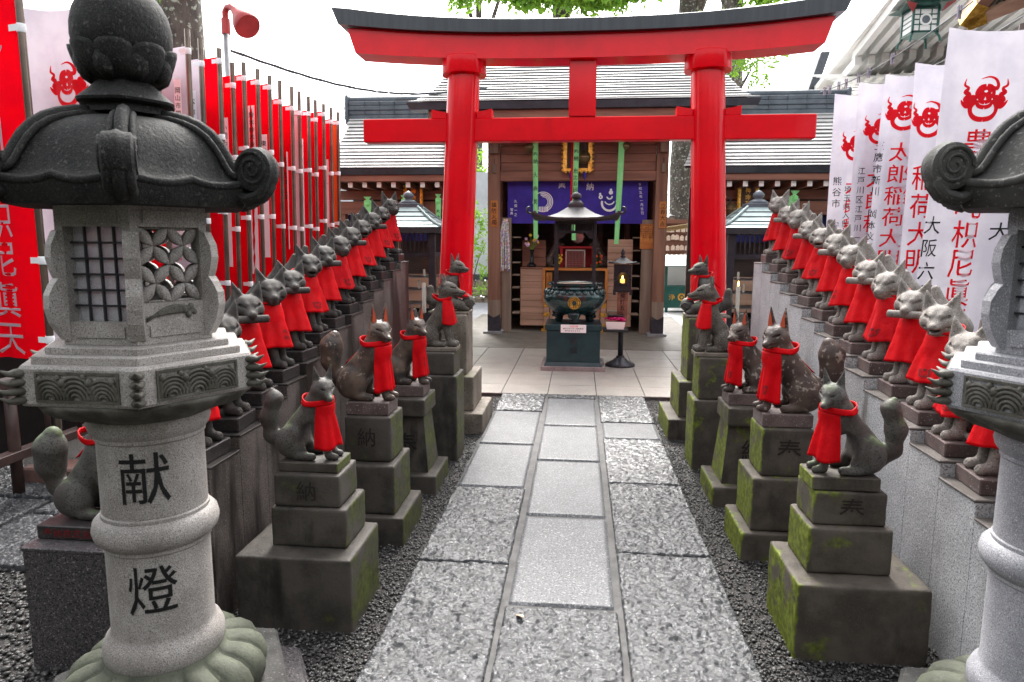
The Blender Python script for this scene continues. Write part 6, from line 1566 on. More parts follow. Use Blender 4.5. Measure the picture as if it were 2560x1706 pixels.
def banner(label, x, y, ztop, pole_top, w, zbot, cloth, letters, pole_m, side=-1, ties=(.10, .72, 1.36, 2.0), strip=None, group=None, emblem=None, black=None, lean=0.0, pole=True, size=.2, pitch=.26, ltop=.75, yaw=0.0, seed=0, center=None, emb_z=.45, pole_z0=0.0):
    """a narrow cloth banner hanging from its pole; side -1: cloth left of the pole"""
    t = thing("banner", label, "banner", (x, y, 0), group)
    rs = random.Random(seed * 7 + 3); p1, p2 = rs.uniform(0, 6), rs.uniform(0, 6); amp = rs.uniform(.016, .028)
    def X(z): return x + lean * (z - 1.0)
    cyw, syw = math.cos(yaw), math.sin(yaw)
    def pt(u, z, off=0.0):       # u metres from the pole edge
        f = u / w; v = (ztop - z) / (ztop - zbot); rip = amp * (math.sin(f * 5.5 + p1 + v * 1.5) + .55 * math.sin(f * 13 + p2 - v * 1.2) + .3 * math.sin(f * 27 + p1 * 2)) * (.35 + .65 * min(1, v * 3)) * min(1, f * 4)
        sag = -.025 * math.sin(math.pi * min(1, f)) * max(0, 1 - v * 6)
        return (X(z) + side * (.022 + u * cyw) , y + side * u * syw + rip - off, z + sag)
    nx, nz = 36, 20; P = []
    for j in range(nz + 1):
        for i in range(nx + 1): P.append(pt(w * i / nx, ztop + (zbot - ztop) * j / nz))
    mb = MB(); mb.grid(P, nx + 1, nz + 1); co = obj("cloth", mb, cloth, t, smooth=True)
    if pole:
        pm = MB(); pm.tube([(X(pole_z0), y, pole_z0), (X(pole_top), y, pole_top)], .021, 12); po = obj("pole", pm, pole_m, t, smooth=True, auto=50)
        tm = MB()
        for d in ties:
            z = ztop - d
            tm = MB(); tm.lathe([(.0235, z - .024), (.0245, z - .022), (.0245, z + .022), (.0235, z + .024)], 12, (X(z), y)); q0 = [pt(u, z, .004) for u in (0.0, .05)]
            tm.add([(X(z), y - .0245, z - .018), (q0[1][0], q0[1][1], z - .018), (q0[1][0], q0[1][1], z + .018), (X(z), y - .0245, z + .018)], [(0, 1, 2, 3)])
            obj("tie", tm, M['tie'], t, smooth=True, auto=50)
    c0 = w / 2 if center is None else center
    front = lambda u, z: pt(u, z, .0035)
    def L(chars, uc, size_, pitch_, z0, m, nmn="lettering", slant=0.0):
        mb = column(chars, size_, pitch_, lambda a, b: front(uc - side * -1 * a * 1.0 if False else uc + (a if side > 0 else -a), z0 + b), None)
        obj(nmn, mb, m, co)
    if letters: L(letters[0], c0, size, pitch, ztop - ltop, letters[1])
    if emblem:
        mb = MB(); dragon(mb, lambda a, b: front(c0 + (a if side > 0 else -a), ztop - emb_z + b), emblem[0]); obj("crest", mb, emblem[1], co)
    if strip:
        u0, u1, zt, zb2, text = strip; mb = MB(); n = 10; P = []
        for j in range(n + 1):
            z = zt + (zb2 - zt) * j / n; P += [pt(u0, z, .0025), pt(u1, z, .0025)]
        mb.grid(P, 2, n + 1); so = obj("name_strip", mb, M['tie'], co)
        if text: obj("lettering", column(text, (u1 - u0) * .75, (u1 - u0) * .98, lambda a, b: pt((u0 + u1) / 2 - a, zt - .09 + b, .005), None), M['ink'], so)
    for bl in (black or []):
        L(bl[0], bl[1], bl[2], bl[3], ztop - bl[4], M['ink'], "small_lettering")
    return t
LG = "banners on poles along the left side"
YS = [5.49, 5.68, 5.97, 6.21, 6.44, 6.69, 6.96, 7.21, 7.50, 7.73, 7.96, 8.21, 8.44, 8.72, 8.97]
TOPS = [3.28, 3.26, 3.26, 3.20, 3.26, 3.26, 3.26, 3.27, 3.27, 3.27, 3.26, 3.27, 3.27, 3.28, 3.27]
names_ = ["岡山市栄公", "本命", "門", "小岡中", "村", "鈴木", "東京", "大田区", "江戸", "本文", "中村", "岡本", "山", "久保", "島"]
banner("red banner with big white letters at the far left edge, the nearest on the left", -3.20, 3.83, 3.10, 3.25, .60, .88, M['red_cloth'], ("豊川吒枳尼眞天", M['white_cloth']), M['pole_steel'], group=LG, emblem=(.16, M['white_cloth']), size=.21, pitch=.24, ltop=.66, emb_z=.38, seed=1, lean=.0, strip=None, ties=(.30, .98, 1.62, 2.1), center=.24)
banner("white banner with red dragon crest partly behind the left lantern's jewel", -3.20, 4.62, 3.18, 3.32, .62, .85, M['white_cloth'], ("豊川吒枳尼眞天", M['red_print']), M['pole_steel'], group=LG, emblem=(.17, M['red_print']), size=.20, pitch=.25, ltop=.85, emb_z=.50, seed=2, black=[("安中", .50, .10, .14, 1.0)], center=.33)
banner("red banner mostly hidden behind the left lantern's roof", -3.20, 5.12, 3.14, 3.27, .60, .85, M['red_cloth'], ("豊川吒枳尼眞天", M['white_cloth']), M['pole_steel'], group=LG, size=.2, pitch=.25, seed=3)
for i, (y, zt) in enumerate(zip(YS, TOPS)):
    white = i in (0, 1); pink = i == 9
    what = "white banner" if white else ("pale pink banner" if pink else ("orange red banner" if i == 14 else "red banner"))
    zt2 = zt - random.uniform(.06, .20)
    cl = M['white_cloth'] if white else (mat("pink_cloth", (.78, .52, .56), r=.8) if pink else (mat("orange_cloth", (.75, .10, .01), r=.75) if i == 14 else M['red_cloth']))
    s0 = random.choice((.02, .035, .05))
    banner(f"{what}, {ORD[i]} pole right of the left lantern's roof in the long left line", -3.20 + random.uniform(-.012, .012), y, zt2, zt, .58, zt2 - random.uniform(2.1, 2.3), cl, ("豊川稲荷大明神", M['white_cloth'] if not white else M['red_print']), M['pole_steel'], group=LG, size=.2, pitch=.26, seed=10 + i, lean=.018, ties=(.04, .68, 1.33, 1.97), center=random.choice((.2, .22, .26)), ltop=random.uniform(.6, 1.0),
           strip=(s0, s0 + random.uniform(.06, .085), zt2 - random.choice((.32, .5, .25, .9)), zt2 - random.uniform(1.55, 2.0), names_[i] * 3) if i % 5 not in (2, 4) else None)
RG = "white banners hung on the right"
RPR = M['red_print']
banner("farthest right hand white banner, black columns and half a red crest beside the wing roof", 3.40, 8.3, 3.27, 3.3, .55, 1.15, M['white_cloth'], ("太郎稲荷大明神", RPR), M['pole_wood'], side=-1, group=RG, emblem=(.19, RPR), size=.17, pitch=.22, ltop=1.02, emb_z=.55, center=.27, seed=31, pole=False, black=[("熊谷市　安沼小", .46, .095, .125, .96), ("埼玉県入間市仏子", .33, .075, .098, 1.05)])
banner("white banner with a red half crest and small black column, second from the wing roof", 3.42, 7.75, 3.27, 3.3, .52, 1.15, M['white_cloth'], ("太郎稲荷大明神", RPR), M['pole_wood'], side=-1, group=RG, emblem=(.18, RPR), size=.19, pitch=.235, ltop=.98, emb_z=.46, center=.27, seed=32, pole=False, black=[("江戸川区江戸川一", .42, .075, .10, .90)])
banner("white banner with a whole red dragon crest left of the brown pole", 3.35, 7.1, 3.20, 3.34, .52, 1.1, M['white_cloth'], ("太郎稲荷大明神", RPR), M['pole_wood'], side=-1, group=RG, emblem=(.19, RPR), size=.18, pitch=.205, ltop=.72, emb_z=.34, center=.31, seed=33, black=[("三鷹市新川　岡本文子", .50, .085, .108, .66), ("家内安全　身体堅固", .16, .085, .105, .50)], lean=.03, pole_z0=.0)
banner("white banner with large red letters half hidden by the widest banner", 3.40, 6.35, 3.12, 3.28, .58, 1.05, M['white_cloth'], ("稲荷大明神", RPR), M['pole_wood'], side=-1, group=RG, emblem=(.17, RPR), size=.21, pitch=.24, ltop=.95, emb_z=.45, center=.42, seed=34, black=[("四丁四", .2, .10, .16, 1.3)])
banner("widest and nearest right hand white banner with a large complete red dragon crest", 2.985, 5.0, 3.01, 3.25, .66, .9, M['white_cloth'], ("豊川吒枳尼眞天", RPR), M['pole_wood'], side=-1, group=RG, emblem=(.165, RPR), size=.19, pitch=.20, ltop=.74, emb_z=.44, center=.365, seed=35, lean=.045, black=[("大阪六丁目四番", .60, .12, .155, 1.28), ("大", .14, .12, .14, 1.32)], ties=(.05, .8))
banner("plain white banner edge showing between the two farthest right banners", 3.50, 8.0, 3.22, 3.3, .40, 1.15, M['white_cloth'], ("大明神", RPR), M['pole_wood'], side=-1, group=RG, size=.16, pitch=.22, ltop=1.3, center=.25, seed=41, pole=False, black=[("戸田公", .42, .06, .09, 1.1)])
banner("white banner with a small black column beside the whole crest banner", 3.62, 7.42, 3.16, 3.3, .44, 1.1, M['white_cloth'], ("豊川稲荷", RPR), M['pole_wood'], side=-1, group=RG, size=.17, pitch=.22, ltop=.9, center=.24, seed=42, pole=False, emblem=(.15, RPR), black=[("小岡中山本", .44, .07, .095, 1.2)])
banner("white banner with narrow dark pole just left of the widest banner", 3.28, 5.75, 3.06, 3.24, .50, 1.0, M['white_cloth'], ("稲荷大明神", RPR), M['pole_wood'], side=-1, group=RG, size=.2, pitch=.25, ltop=.9, center=.30, seed=43, emblem=(.15, RPR), black=[("四谷区公園", .46, .08, .11, 1.15)])
# wires the banners are clipped to
wr = thing("banner_wire", "thin sagging wire with clips holding the tops of the right hand banners", "wire", (2.6, 8.4, 3.3))
w1 = MB(); pts = []
def wp(t): return Vector((2.72 + (2.48 - 2.72) * t, 8.45 + (4.9 - 8.45) * t, 3.32 - .16 * math.sin(math.pi * t) * .5 - .18 * t))
w1.tube([wp(i / 24) for i in range(25)], .005, 5); w1.tube([wp(i / 24) + Vector((.5, .02, .02)) for i in range(25)], .004, 5)
obj("wire_line", w1, M['wire'], wr)
for q, tt in enumerate((.05, .11, .2, .27, .38, .46, .62, .95)):
    p = wp(tt) + Vector((.0, 0, 0)); cl = MB(); cl.box(p.x - .012, p.x - .004, p.y - .01, p.y + .01, p.z - .05, p.z + .04, .002).box(p.x + .004, p.x + .012, p.y - .01, p.y + .01, p.z - .05, p.z + .04, .002); obj("clip", cl, flat("grey_clip", (.25, .22, .28), .4), wr)
# ================================================================ SURROUNDINGS
# low fence and black boarding at the left
fn = thing("low_fence", "low dark brown steel fence with round balusters at the far left", "fence", (-3.5, 4.5, 0))
for z in (.27, .73): obj("rail", MB().box(-3.52, -3.44, 2.2, 9.4, z - .03, z + .03, .005), M['fence'], fn)
for i in range(26):
    y = 2.4 + i * .28; b = MB(); r_ = .034 if i % 4 == 1 else .017; b.tube([(-3.48, y, 0 if i % 4 == 1 else .30), (-3.48, y, .70)], r_, 10); obj("fence_post" if i % 4 == 1 else "baluster", b, M['fence'], fn, smooth=True)
bw = thing("board_wall", "black boarded wall behind the low brown fence on the left", "wall", (-4.3, 5, 0))
mb = MB()
for i in range(14): mb.box(-4.36, -4.28 + .006 * (i % 2), 1.0 + i * .7, 1.69 + i * .7, -.05, 1.25, .006)
mb.box(-4.26, -4.22, 1.0, 10.8, .42, .50).box(-4.26, -4.22, 1.0, 10.8, .95, 1.03); obj("boards", mb, M['black_board'], bw)
bk = thing("stone_block", "small reddish brown stone block on the gravel left of the bulb tailed fox", "block", (-3.45, 4.05, 0)); obj("block_body", MB().box(-3.62, -3.25, 3.98, 4.2, -.02, .12, .012), mat("red_brown_stone", (.22, .12, .10), (.14, .08, .07), 9, .6, bump=.002), bk)
# red lamp on a pole and wire
lp = thing("pole_lamp", "faded red gooseneck lamp on a grey pipe rising above the left banners", "lamp", (-3.62, 7.6, 0))
obj("pipe_pole", MB().tube([(-3.92, 7.6, 0), (-3.92, 7.6, 3.95)], .035, 12), M['zinc'], lp, smooth=True)
g_ = MB(); g_.tube([(-3.92, 7.6, 3.86), (-3.92, 7.6, 4.02)], .048, 14); g_.tube([(-3.92, 7.6, 4.0), (-3.915, 7.59, 4.09), (-3.88, 7.57, 4.125), (-3.82, 7.53, 4.12), (-3.74, 7.48, 4.06)], .034, 12); obj("gooseneck", g_, M['rust_red'], lp, smooth=True, auto=50)
hp = [((-3.75, 7.485, 4.068), .045), ((-3.71, 7.46, 4.03), .055), ((-3.66, 7.42, 3.98), .085), ((-3.60, 7.38, 3.915), .125), ((-3.55, 7.345, 3.865), .14), ((-3.535, 7.335, 3.85), .13)]
obj("lamp_head", MB().tube([p for p, r in hp], [r for p, r in hp], 24), M['rust_red'], lp, smooth=True, auto=60)
cb = MB(); 
for k in range(3):
    cb.tube([(-4.0 + 2.55 * q / 20 + .0, 7.7 + 3.1 * q / 20, 3.74 + .20 * q / 20 - .26 * math.sin(math.pi * q / 20) + .012 * math.sin(q * 1.3 + k * 2)) for q in range(21)], .008, 6)
tag(obj("overhead_wire", cb, M['wire'], smooth=True), "twisted dark overhead cable sagging between the left tree and the shrine roof", "cable")
# ---- trees
def leaf_cloud(n, blobs, size, seed=0, droop=.0):
    rs = np.random.default_rng(seed); V = []; 
    w = np.array([b[3] ** 2 for b in blobs]); ks = rs.choice(len(blobs), n, p=w / w.sum())
    B = np.array([b[:3] for b in blobs])[ks]; rr = np.array([b[3] for b in blobs])[ks]
    d = rs.normal(size=(n, 3)); d /= np.linalg.norm(d, axis=1)[:, None]; c = B + d * (rr * rs.random(n) ** .45)[:, None] * np.array((1, 1, .75))
    # leaves grow in twigs: snap to clumps
    cl = c[rs.integers(0, n, n // 7)]; pick = rs.integers(0, len(cl), n); c = cl[pick] + rs.normal(size=(n, 3)) * size * 1.1
    a = rs.normal(size=(n, 3)); a[:, 2] -= droop; a /= np.linalg.norm(a, axis=1)[:, None]; b = np.cross(a, rs.normal(size=(n, 3))); b /= np.linalg.norm(b, axis=1)[:, None]
    s = size * rs.uniform(.7, 1.3, n)[:, None]; nrm = np.cross(a, b)
    V = np.stack([c - a * s, c - b * s * .36 + nrm * s * .12, c + a * s * 1.15, c + b * s * .36 + nrm * s * .12], 1).reshape(-1, 3)
    return V, np.arange(n * 4).reshape(n, 4)
def tree(label, x, y, h, r, limbs, blobs, n, size, lm, seed, group=None, cat="tree", droop=0., name="tree"):
    t = thing(name, label, cat, (x, y, 0), group)
    tk = MB(); rs = random.Random(seed); nseg = 9
    P = [(x + .10 * r * math.sin(i * 1.7 + seed), y + .1 * r * math.cos(i * 1.3), -.1 + h * i / nseg) for i in range(nseg + 1)]
    tk.tube(P, [r * (1.25 if i == 0 else 1.0) * (1 - .45 * i / nseg) for i in range(nseg + 1)], 18); to = obj("trunk", tk, M['bark'], t, smooth=True)
    for l in limbs:
        lb = MB(); a = Vector(l[0]); b = Vector(l[1]); m_ = (a + b) / 2 + Vector((0, 0, .12 * (b - a).length)); lb.tube([a, a.lerp(m_, .6), m_, m_.lerp(b, .6), b], [l[2], l[2] * .85, l[2] * .7, l[2] * .5, l[2] * .25], 10); obj("limb", lb, M['bark'], to, smooth=True)
    V, F = leaf_cloud(n, blobs, size, seed, droop); obj("crown", nm(V, F, "crown"), lm, t)
    return t
tree("thick lichen covered tree trunk rising behind the left banners", -5.05, 8.6, 9.5, .36, [((-5.05, 8.6, 6.0), (-3.6, 7.0, 7.0), .13), ((-5.05, 8.6, 6.6), (-6.6, 8.2, 8.0), .15), ((-5.05, 8.6, 5.4), (-3.1, 4.3, 3.55), .07)], [(-5.2, 8.4, 9.4, 1.6), (-3.8, 6.9, 8.2, 1.2), (-6.6, 8, 8.8, 1.4), (-3.15, 4.2, 3.34, .17), (-2.85, 4.15, 3.36, .16), (-3.45, 4.3, 3.45, .25), (-2.55, 4.2, 3.5, .22), (-1.88, 4.2, 3.30, .10), (-2.2, 4.3, 3.6, .2), (-3.9, 4.6, 3.8, .4)], 3800, .085, M['leaf_dark'], 3)
def back_tree(label, x, y, r, sx, seed, blobs, n=2600, lm='leaf', droop=.3, size=.16):
    tree(label, x, y, 11.5, r, [((x, y, 7.6), (x + 1.4 * sx, y - .4, 10.6), r * .55), ((x, y, 8.4), (x - 1.2 * sx, y + .3, 11), r * .5), ((x, y, 9.2), (x + .4, y - 1.2, 11.5), r * .4)], blobs, n, size, M[lm], seed, "trees behind the shrine", droop=droop)
back_tree("tree with weeping bright leaves above the middle of the torii beam", -.62, 20, .36, 1, 11, [(-1.3, 18.4, 8.0, .55), (-.55, 18.5, 7.95, .5), (-1.9, 18.4, 8.2, .5), (-2.6, 18.4, 8.15, .45), (-3.2, 18.5, 8.1, .45), (.15, 18.5, 7.95, .6), (.7, 18.6, 7.95, .6), (1.25, 18.7, 8.1, .5), (-.2, 19.2, 9.0, .7), (-1.4, 19.5, 9.3, .7), (1.0, 19.5, 9.3, .7)], 11000, 'leaf', .9, .12)
back_tree("grey tree trunk just left of the right torii pillar, above the beam", 2.95, 20.5, .42, 1, 12, [(2.2, 20, 10.6, 1.0), (3.6, 20, 11.0, 1.2), (3.0, 21, 11.8, 1.3), (2.1, 19.5, 8.5, .35)], 2600, 'leaf_dark')
back_tree("pale forked tree trunk with fresh leaves above the right torii pillar", 3.95, 19.6, .40, -1, 13, [(4.7, 18.8, 8.0, .5), (5.3, 18.8, 8.05, .5), (5.8, 19, 8.2, .4), (4.6, 19.3, 9.0, .6), (5.6, 19.6, 9.2, .6), (3.6, 19.8, 10, .7)], 6000, 'leaf', .5, .12)
back_tree("thin pale tree far left of the torii beam, faint against the sky", -3.5, 24, .16, 1, 14, [(-4.1, 23.6, 9.6, .5), (-3.5, 23.6, 9.75, .6), (-3.6, 24, 10.6, 1.0), (-3.9, 24, 11.3, 1.0)], 3000, 'leaf', .4, .07)
# garden seen through the gap left of the hall
gw = thing("garden_wall", "grey plaster garden wall with a rubble stone foot, seen left of the shrine hall", "wall", (-3.2, 18, 0))
obj("plaster_face", MB().box(-6.5, -1.2, 18, 18.2, .75, 3.4), M['plaster_grey'], gw); obj("cap_band", MB().box(-6.5, -1.2, 17.93, 18.25, .62, .76), M['eave'], gw)
rb = MB(); rs = random.Random(4)
for j in range(3):
    x = -6.5
    while x < -1.2: 
        w_ = rs.uniform(.18, .36); rb.box(x, x + w_ - .02, 17.9 + rs.uniform(0, .04), 18.2, -.05 + j * .22 + rs.uniform(0, .02), .165 + j * .22 + rs.uniform(-.02, .02), .03); x += w_
obj("rubble_foot", rb, M['rubble'], gw)
tree("leafy garden shrub seen through the gap left of the shrine hall", -2.45, 15.6, 1.6, .03, [((-2.45, 15.6, .6), (-2.15, 15.5, 1.5), .015), ((-2.45, 15.6, .7), (-2.7, 15.5, 1.9), .015)], [(-2.35, 15.5, 1.45, .40), (-2.2, 15.5, .95, .25), (-2.4, 15.5, 2.2, .42), (-2.05, 15.6, 1.9, .3), (-2.3, 15.5, .55, .2)], 1100, .045, M['leaf'], 21, None, "shrub", name="garden_shrub")
tree("pale leafy tree over the garden wall left of the shrine hall", -3.0, 20, 4.2, .1, [((-3.0, 20, 2.6), (-2.4, 19.6, 3.6), .05)], [(-2.9, 19.8, 3.5, .8), (-2.2, 19.9, 3.3, .6), (-3.6, 20, 4, .9)], 1500, .07, M['leaf'], 22)
pa = tag(obj("garden_path", MB().box(-2.45, -1.75, 11.2, 14.2, -.02, .03, .01), M['granite_light']), kind="structure")
# right gap: green box, rack of tablets, pale building
gb = thing("offering_hut", "small green metal offering hut with a pale pitched roof, right of the shrine hall", "hut", (2.35, 16.2, 0))
obj("hut_cabinet", MB().box(1.95, 2.8, 16.0, 16.6, .12, .62, .008), M['green_paint'], gb)
for x in (2.0, 2.68): obj("hut_leg", MB().box(x, x + .07, 16.02, 16.1, 0, .12), M['green_paint'], gb)
for x in (1.98, 2.70): obj("hut_post", MB().box(x, x + .06, 16.03, 16.09, .62, 1.15), M['green_paint'], gb)
obj("hut_back", MB().box(2.04, 2.70, 16.5, 16.55, .62, 1.12), flat("pale_paper", (.72, .70, .68)), gb)
hr = MB(); hr.add([(1.86, 15.8, 1.10), (2.9, 15.8, 1.10), (2.9, 16.3, 1.33), (1.86, 16.3, 1.33), (2.9, 16.8, 1.10), (1.86, 16.8, 1.10), (1.86, 15.8, 1.07), (2.9, 15.8, 1.07), (2.9, 16.8, 1.07), (1.86, 16.8, 1.07)], [(0, 1, 2, 3), (3, 2, 4, 5), (0, 6, 7, 1), (5, 4, 8, 9), (6, 9, 8, 7), (1, 7, 8, 4, 2), (0, 3, 5, 9, 6)]); obj("hut_roof", hr, M['copper_green'], gb)
cbm = MB(); f = lambda a, b: (2.37 + a, 15.994, .37 + b); ring(cbm, f, .055, .09); ring(cbm, f, 0, .03); column("浄", .14, .1, lambda a, b: (2.15 + a, 15.994, .37 + b), cbm); column("財", .14, .1, lambda a, b: (2.6 + a, 15.994, .37 + b), cbm); obj("gold_lettering", cbm, M['gold'], gb)
rk = thing("tablet_rack", "rack crowded with small pale votive tablets behind the green hut", "rack", (2.6, 18, 0))
obj("rack_frame", MB().box(1.9, 1.97, 18, 18.1, 0, 2.1).box(3.4, 3.47, 18, 18.1, 0, 2.1).box(1.8, 3.6, 17.95, 18.15, 2.1, 2.2).box(1.9, 3.5, 18.08, 18.12, .6, 2.1), M['wood'], rk)
k_ = 0
tb_me = MB(); tb_me.add([(-.05, 0, 0), (.05, 0, 0), (.05, 0, .10), (0, 0, .14), (-.05, 0, .10), (-.05, .012, 0), (.05, .012, 0), (.05, .012, .10), (0, .012, .14), (-.05, .012, .10)], [(0, 1, 2, 3, 4), (9, 8, 7, 6, 5), (0, 5, 6, 1), (1, 6, 7, 2), (2, 7, 8, 3), (3, 8, 9, 4), (4, 9, 5, 0)]); tb_me = tb_me.mesh("votive_tablet"); tb_me.materials.append(M['tablet'])
heart = MB(); heart.add([(0, -.004, .02), (.03, -.004, .06), (.022, -.004, .085), (0, -.004, .07), (-.022, -.004, .085), (-.03, -.004, .06)], [(0, 1, 2, 3), (0, 3, 4, 5)]); 
for z in (.75, .95, 1.2, 1.42, 1.68, 1.88):
    for q in range(12):
        o = bpy.data.objects.new("votive_tablet", tb_me); COL.objects.link(o); o.parent = rk; o.location = (2.02 + q * .12 - 2.6 + random.uniform(-.02, .02), random.uniform(-.04, 0), z + random.uniform(-.015, .015)); o.rotation_euler = (random.uniform(-.1, .1), random.uniform(-.15, .15), random.uniform(-.2, .2))
sb = thing("shop_house", "pale low building with a grey striped roof far behind the right shrine post", "building", (3.4, 21, 0))
obj("house_wall", MB().box(1.6, 6, 20.6, 23, 0, 2.3), M['plaster'], sb); rr = MB(); courses(rr, 8, lambda t_: (20.2 + 1.6 * t_, 2.35 + .8 * t_, 1.5, 6.2)); obj("house_roof", rr, M['copper'], sb); obj("house_eave", MB().box(1.5, 6.2, 20.2, 20.6, 2.22, 2.34), M['wood_grey'], sb)
rp = MB(); 
for k in range(3): rp.tube([(1.62 + .8 * q / 30, 14.6, 1.86 + .12 * q / 30 + .028 * math.sin(q * .9 + k * 2.1)) for q in range(31)], [.026 + .0 * q for q in range(31)], 7)
tag(obj("straw_rope", rp, M['rope'], smooth=True), "thick twisted straw rope hanging behind the right shrine post", "rope")
tree("pale barked tree beside the votive tablets right of the shrine", 3.25, 17.2, 6.5, .2, [((3.25, 17.2, 4.0), (3.9, 17, 5.6), .07)], [(3.4, 17.2, 6.2, 1.1), (4.0, 17, 5.8, .8)], 900, .08, M['leaf'], 25)
# big temple hall at the upper right
th = thing("temple_hall", "large white temple hall with broad white rafters under its eave at the upper right", "temple", (6.5, 14, 0))
obj("hall_wall", MB().box(8.5, 13, 13.5, 22, 0, 5.4), M['plaster'], th)
def sof(x, y): return 5.35 + .10 * (x - 5.0) - .045 * (y - 11)
dk = MB(); dk.add([(4.5, 10.6, sof(4.5, 10.6)), (12, 9.4, sof(12, 9.4)), (12, 18, sof(12, 18)), (5.5, 18, sof(5.5, 18)), (4.5, 10.6, sof(4.5, 10.6) + .12), (12, 9.4, sof(12, 9.4) + .12), (12, 18, sof(12, 18) + .12), (5.5, 18, sof(5.5, 18) + .12)], [(3, 2, 1, 0), (4, 5, 6, 7), (0, 1, 5, 4), (1, 2, 6, 5), (2, 3, 7, 6), (3, 0, 4, 7)])
dko = obj("eave_deck", dk, M['plaster'], th)
fb = obj("eave_beam", MB().frustum(4.42, 12.0, 10.45, 10.70, sof(4.5, 10.6) - .05, 4.42, 12, 10.40, 10.70, sof(4.5, 10.6) + .2), M['plaster'], th)
for i in range(22):
    x0 = 4.56 + i * .24; r_ = MB(); 
    for (ya, yb, dz, hh) in ((10.8, 14.2, 0, .15), (13.9, 17.5, .16, .16)):
        xa = x0 + (ya - 10.8) * .16; xb = x0 + (yb - 10.8) * .16; za, zb = sof(xa, ya) - dz - .004, sof(xb, yb) - dz - .004
        r_.add([(xa, ya, za - hh), (xa + .12, ya, za - hh), (xb + .12, yb, zb - hh), (xb, yb, zb - hh), (xa, ya, za), (xa + .12, ya, za), (xb + .12, yb, zb), (xb, yb, zb)], [(3, 2, 1, 0), (4, 5, 6, 7), (0, 1, 5, 4), (1, 2, 6, 5), (2, 3, 7, 6), (3, 0, 4, 7)])
    obj("eave_rafter", r_, M['plaster'], th)
rr = MB(); courses(rr, 14, lambda t_: (13.2 + 1.9 * t_, 4.05 + .95 * t_ ** .6, 4.9 - .35 * t_, 9)); obj("lower_roof", rr, M['plaster'], th)
br = MB(); br.box(5.35, 5.55, 17.4, 17.8, 4.0, 5.2); obj("red_bracket", br, M['torii'], th); obj("gold_trim", MB().box(5.56, 5.64, 17.4, 17.8, 4.0, 5.1), M['gold'], th); obj("gable_edge", MB().frustum(4.9, 5.1, 17.2, 17.4, 3.9, 5.5, 5.7, 17.2, 17.4, 6.0), M['eave'], th)
# hanging lantern
hl = thing("hanging_lantern", "green metal hanging lantern with white panels under the white eave at the upper right", "hanging lantern", (5.0, 11.3, 4.55))
cx, cy = 5.0, 11.3
def hob(name, mb, m): return obj(name, mb, m, hl)
hob("lantern_body", MB().box(cx - .17, cx + .17, cy - .17, cy + .17, 4.72, 5.02), flat("lantern_paper", (.80, .80, .78)))
fr = MB()
for sx in (-1, 1):
    for sy_ in (-1, 1): fr.box(cx + sx * .175 - .015, cx + sx * .175 + .015, cy + sy_ * .175 - .015, cy + sy_ * .175 + .015, 4.66, 5.05)
for z in (4.70, 4.80, 4.87, 4.94, 5.02):
    w_ = .19 if z in (4.70, 5.02) else .178
    fr.box(cx - w_, cx + w_, cy - w_, cy - w_ + .012, z - .008, z + .008).box(cx - w_, cx - w_ + .012, cy - w_, cy + w_, z - .007, z + .007)
for x in (-.08, .08): fr.box(cx + x - .006, cx + x + .006, cy - .182, cy - .17, 4.70, 5.02)
hob("metal_frame", fr, M['green_paint'])
rd = MB(); f = lambda a, b: (cx + a, cy - .186, 4.865 + b); ring(rd, f, .0, .085); hob("white_disc", rd, flat("lantern_paper", (.80, .80, .78))); rd = MB(); f2 = lambda a, b: (cx + a, cy - .190, 4.865 + b); ring(rd, f2, .0, .055); hob("round_crest", rd, M['ridge'])
rm = MB(); P = []
for (w_, z) in ((.33, 5.045), (.20, 5.13), (.09, 5.19), (.03, 5.24)):
    for (a, b) in ((-1, -1), (0, -1), (1, -1), (1, 0), (1, 1), (0, 1), (-1, 1), (-1, 0)): P.append((cx + a * w_, cy + b * w_, z + (.04 if a and b and w_ > .3 else 0)))
rm.grid(P, 8, 4, True); rm.add(P[:8], [tuple(reversed(range(8)))]); hob("lantern_roof", rm, M['green_paint'])
for sx in (-1, 1): hob("red_eave_end", MB().add([(cx + sx * .33, cy - .332, 5.08), (cx + sx * .2, cy - .332, 5.045), (cx + sx * .2, cy - .2, 4.96), (cx + sx * .33, cy - .3, 5.06)], [(0, 1, 2, 3)]), M['rust_red'])
ft = MB()
for sx in (-1, 1):
    for sy_ in (-1, 1): ft.tube([(cx + sx * .16, cy + sy_ * .16, 4.70), (cx + sx * .20, cy + sy_ * .20, 4.62), (cx + sx * .21, cy + sy_ * .21, 4.55)], [.018, .016, .02], 6)
ft.box(cx - .19, cx + .19, cy - .19, cy + .19, 4.68, 4.70); hob("lantern_feet", ft, M['green_paint']); hob("hanging_chain", MB().tube([(cx, cy, 5.23), (cx, cy, 5.6)], .012, 6).sphere((cx, cy, 5.28), .04, 8, 6), M['wire'])
# brown latticed eave corner, top right
ec = thing("pavilion_roof", "brown latticed roof eave with gilt fittings jutting in at the top right corner", "roof", (3.6, 7, 3.9))
A, B_, C_, D_ = Vector((3.50, 7.0, 3.62)), Vector((4.75, 6.3, 4.05)), Vector((5.3, 5.2, 4.9)), Vector((3.95, 5.9, 4.7))
nrm = (B_ - A).cross(D_ - A).normalized(); nrm = nrm if nrm.z > 0 else -nrm
def eq(u, v, d=0): return A.lerp(B_, u).lerp(D_.lerp(C_, u), v) + nrm * d
pb = MB(); pb.add([eq(0, 0, .02), eq(1, 0, .02), eq(1, 1, .02), eq(0, 1, .02), eq(0, 0, .12), eq(1, 0, .12), eq(1, 1, .12), eq(0, 1, .12)], [(3, 2, 1, 0), (4, 5, 6, 7), (0, 1, 5, 4), (1, 2, 6, 5), (2, 3, 7, 6), (3, 0, 4, 7)]); obj("lattice_panel", pb, M['lattice'], ec)
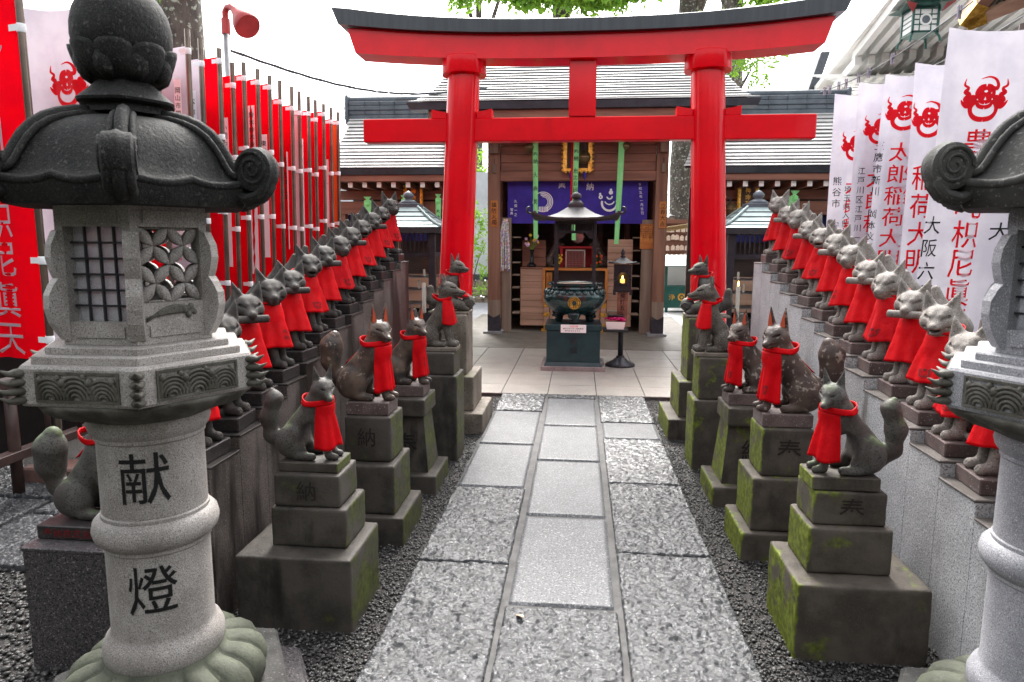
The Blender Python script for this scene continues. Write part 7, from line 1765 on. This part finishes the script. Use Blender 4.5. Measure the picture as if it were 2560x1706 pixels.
def bar(a, b, w, h0, h1, m, name):
    a0, b0 = eq(*a), eq(*b); d = (b0 - a0).normalized(); sd = d.cross(nrm) * w; mb = MB()
    mb.add([a0 - sd + nrm * h0, b0 - sd + nrm * h0, b0 + sd + nrm * h0, a0 + sd + nrm * h0, a0 - sd + nrm * h1, b0 - sd + nrm * h1, b0 + sd + nrm * h1, a0 + sd + nrm * h1], [(3, 2, 1, 0), (4, 5, 6, 7), (0, 1, 5, 4), (1, 2, 6, 5), (2, 3, 7, 6), (3, 0, 4, 7)]); return obj(name, mb, m, ec)
bar((0, 0), (0, 1), .05, -.06, .13, M['wood_v'], "edge_beam"); bar((0, 0), (1, 0), .05, -.055, .135, M['wood_pale'], "edge_beam")
for v in (.22, .42, .62, .82): bar((.03, v), (1, v), .022, -.02, .03, M['wood'], "roof_rib")
for i in range(26): 
    u = .05 + i * .037; bar((u, .04), (u, 1), .004, .005, .025, M['wood_dark'], "thin_slat")
for a, b in (((0, -.01), (0, .12)), ((.0, .0), (.10, 0)), ((.32, 0), (.46, 0))): bar(a, b, .056, -.066, .06, M['gold'], "gilt_fitting")

# unseen foliage wall added behind the camera to shade near faces and darken reflections
gv, gf = [], []
nx, nz = 120, 40
for j in range(nz + 1):
    for i in range(nx + 1):
        a = math.pi * (1.02 + .96 * i / nx); z = 5.2 * j / nz; gv.append((13 * math.cos(a) * 1.25, 3.0 + 13 * math.sin(a), z))
gv = np.array(gv); n1 = vnoise(gv[:, 0] * .9, gv[:, 1] * .9, gv[:, 2] * .9, 5) + .5 * vnoise(gv[:, 0] * 2.6, gv[:, 1] * 2.6, gv[:, 2] * 2.6, 6)
rad = np.stack([gv[:, 0], gv[:, 1] - 3.0, 0 * gv[:, 0]], 1); rad /= np.linalg.norm(rad, axis=1)[:, None]; gv = gv - rad * (n1 * 1.5)[:, None]; gv[:, 2] += n1 * 1.2 * (gv[:, 2] > .5)
ii = np.arange((nx + 1) * (nz + 1)).reshape(nz + 1, nx + 1); gf = np.stack([ii[:-1, :-1], ii[:-1, 1:], ii[1:, 1:], ii[1:, :-1]], -1).reshape(-1, 4)
tag(obj("added_shade_grove", nm(gv, gf, "added_shade_grove"), mat("shade_grove_foliage", (.030, .034, .022), (.055, .062, .035), 2.5, .7, bump=.05, bsc=8), smooth=True), kind="stuff")
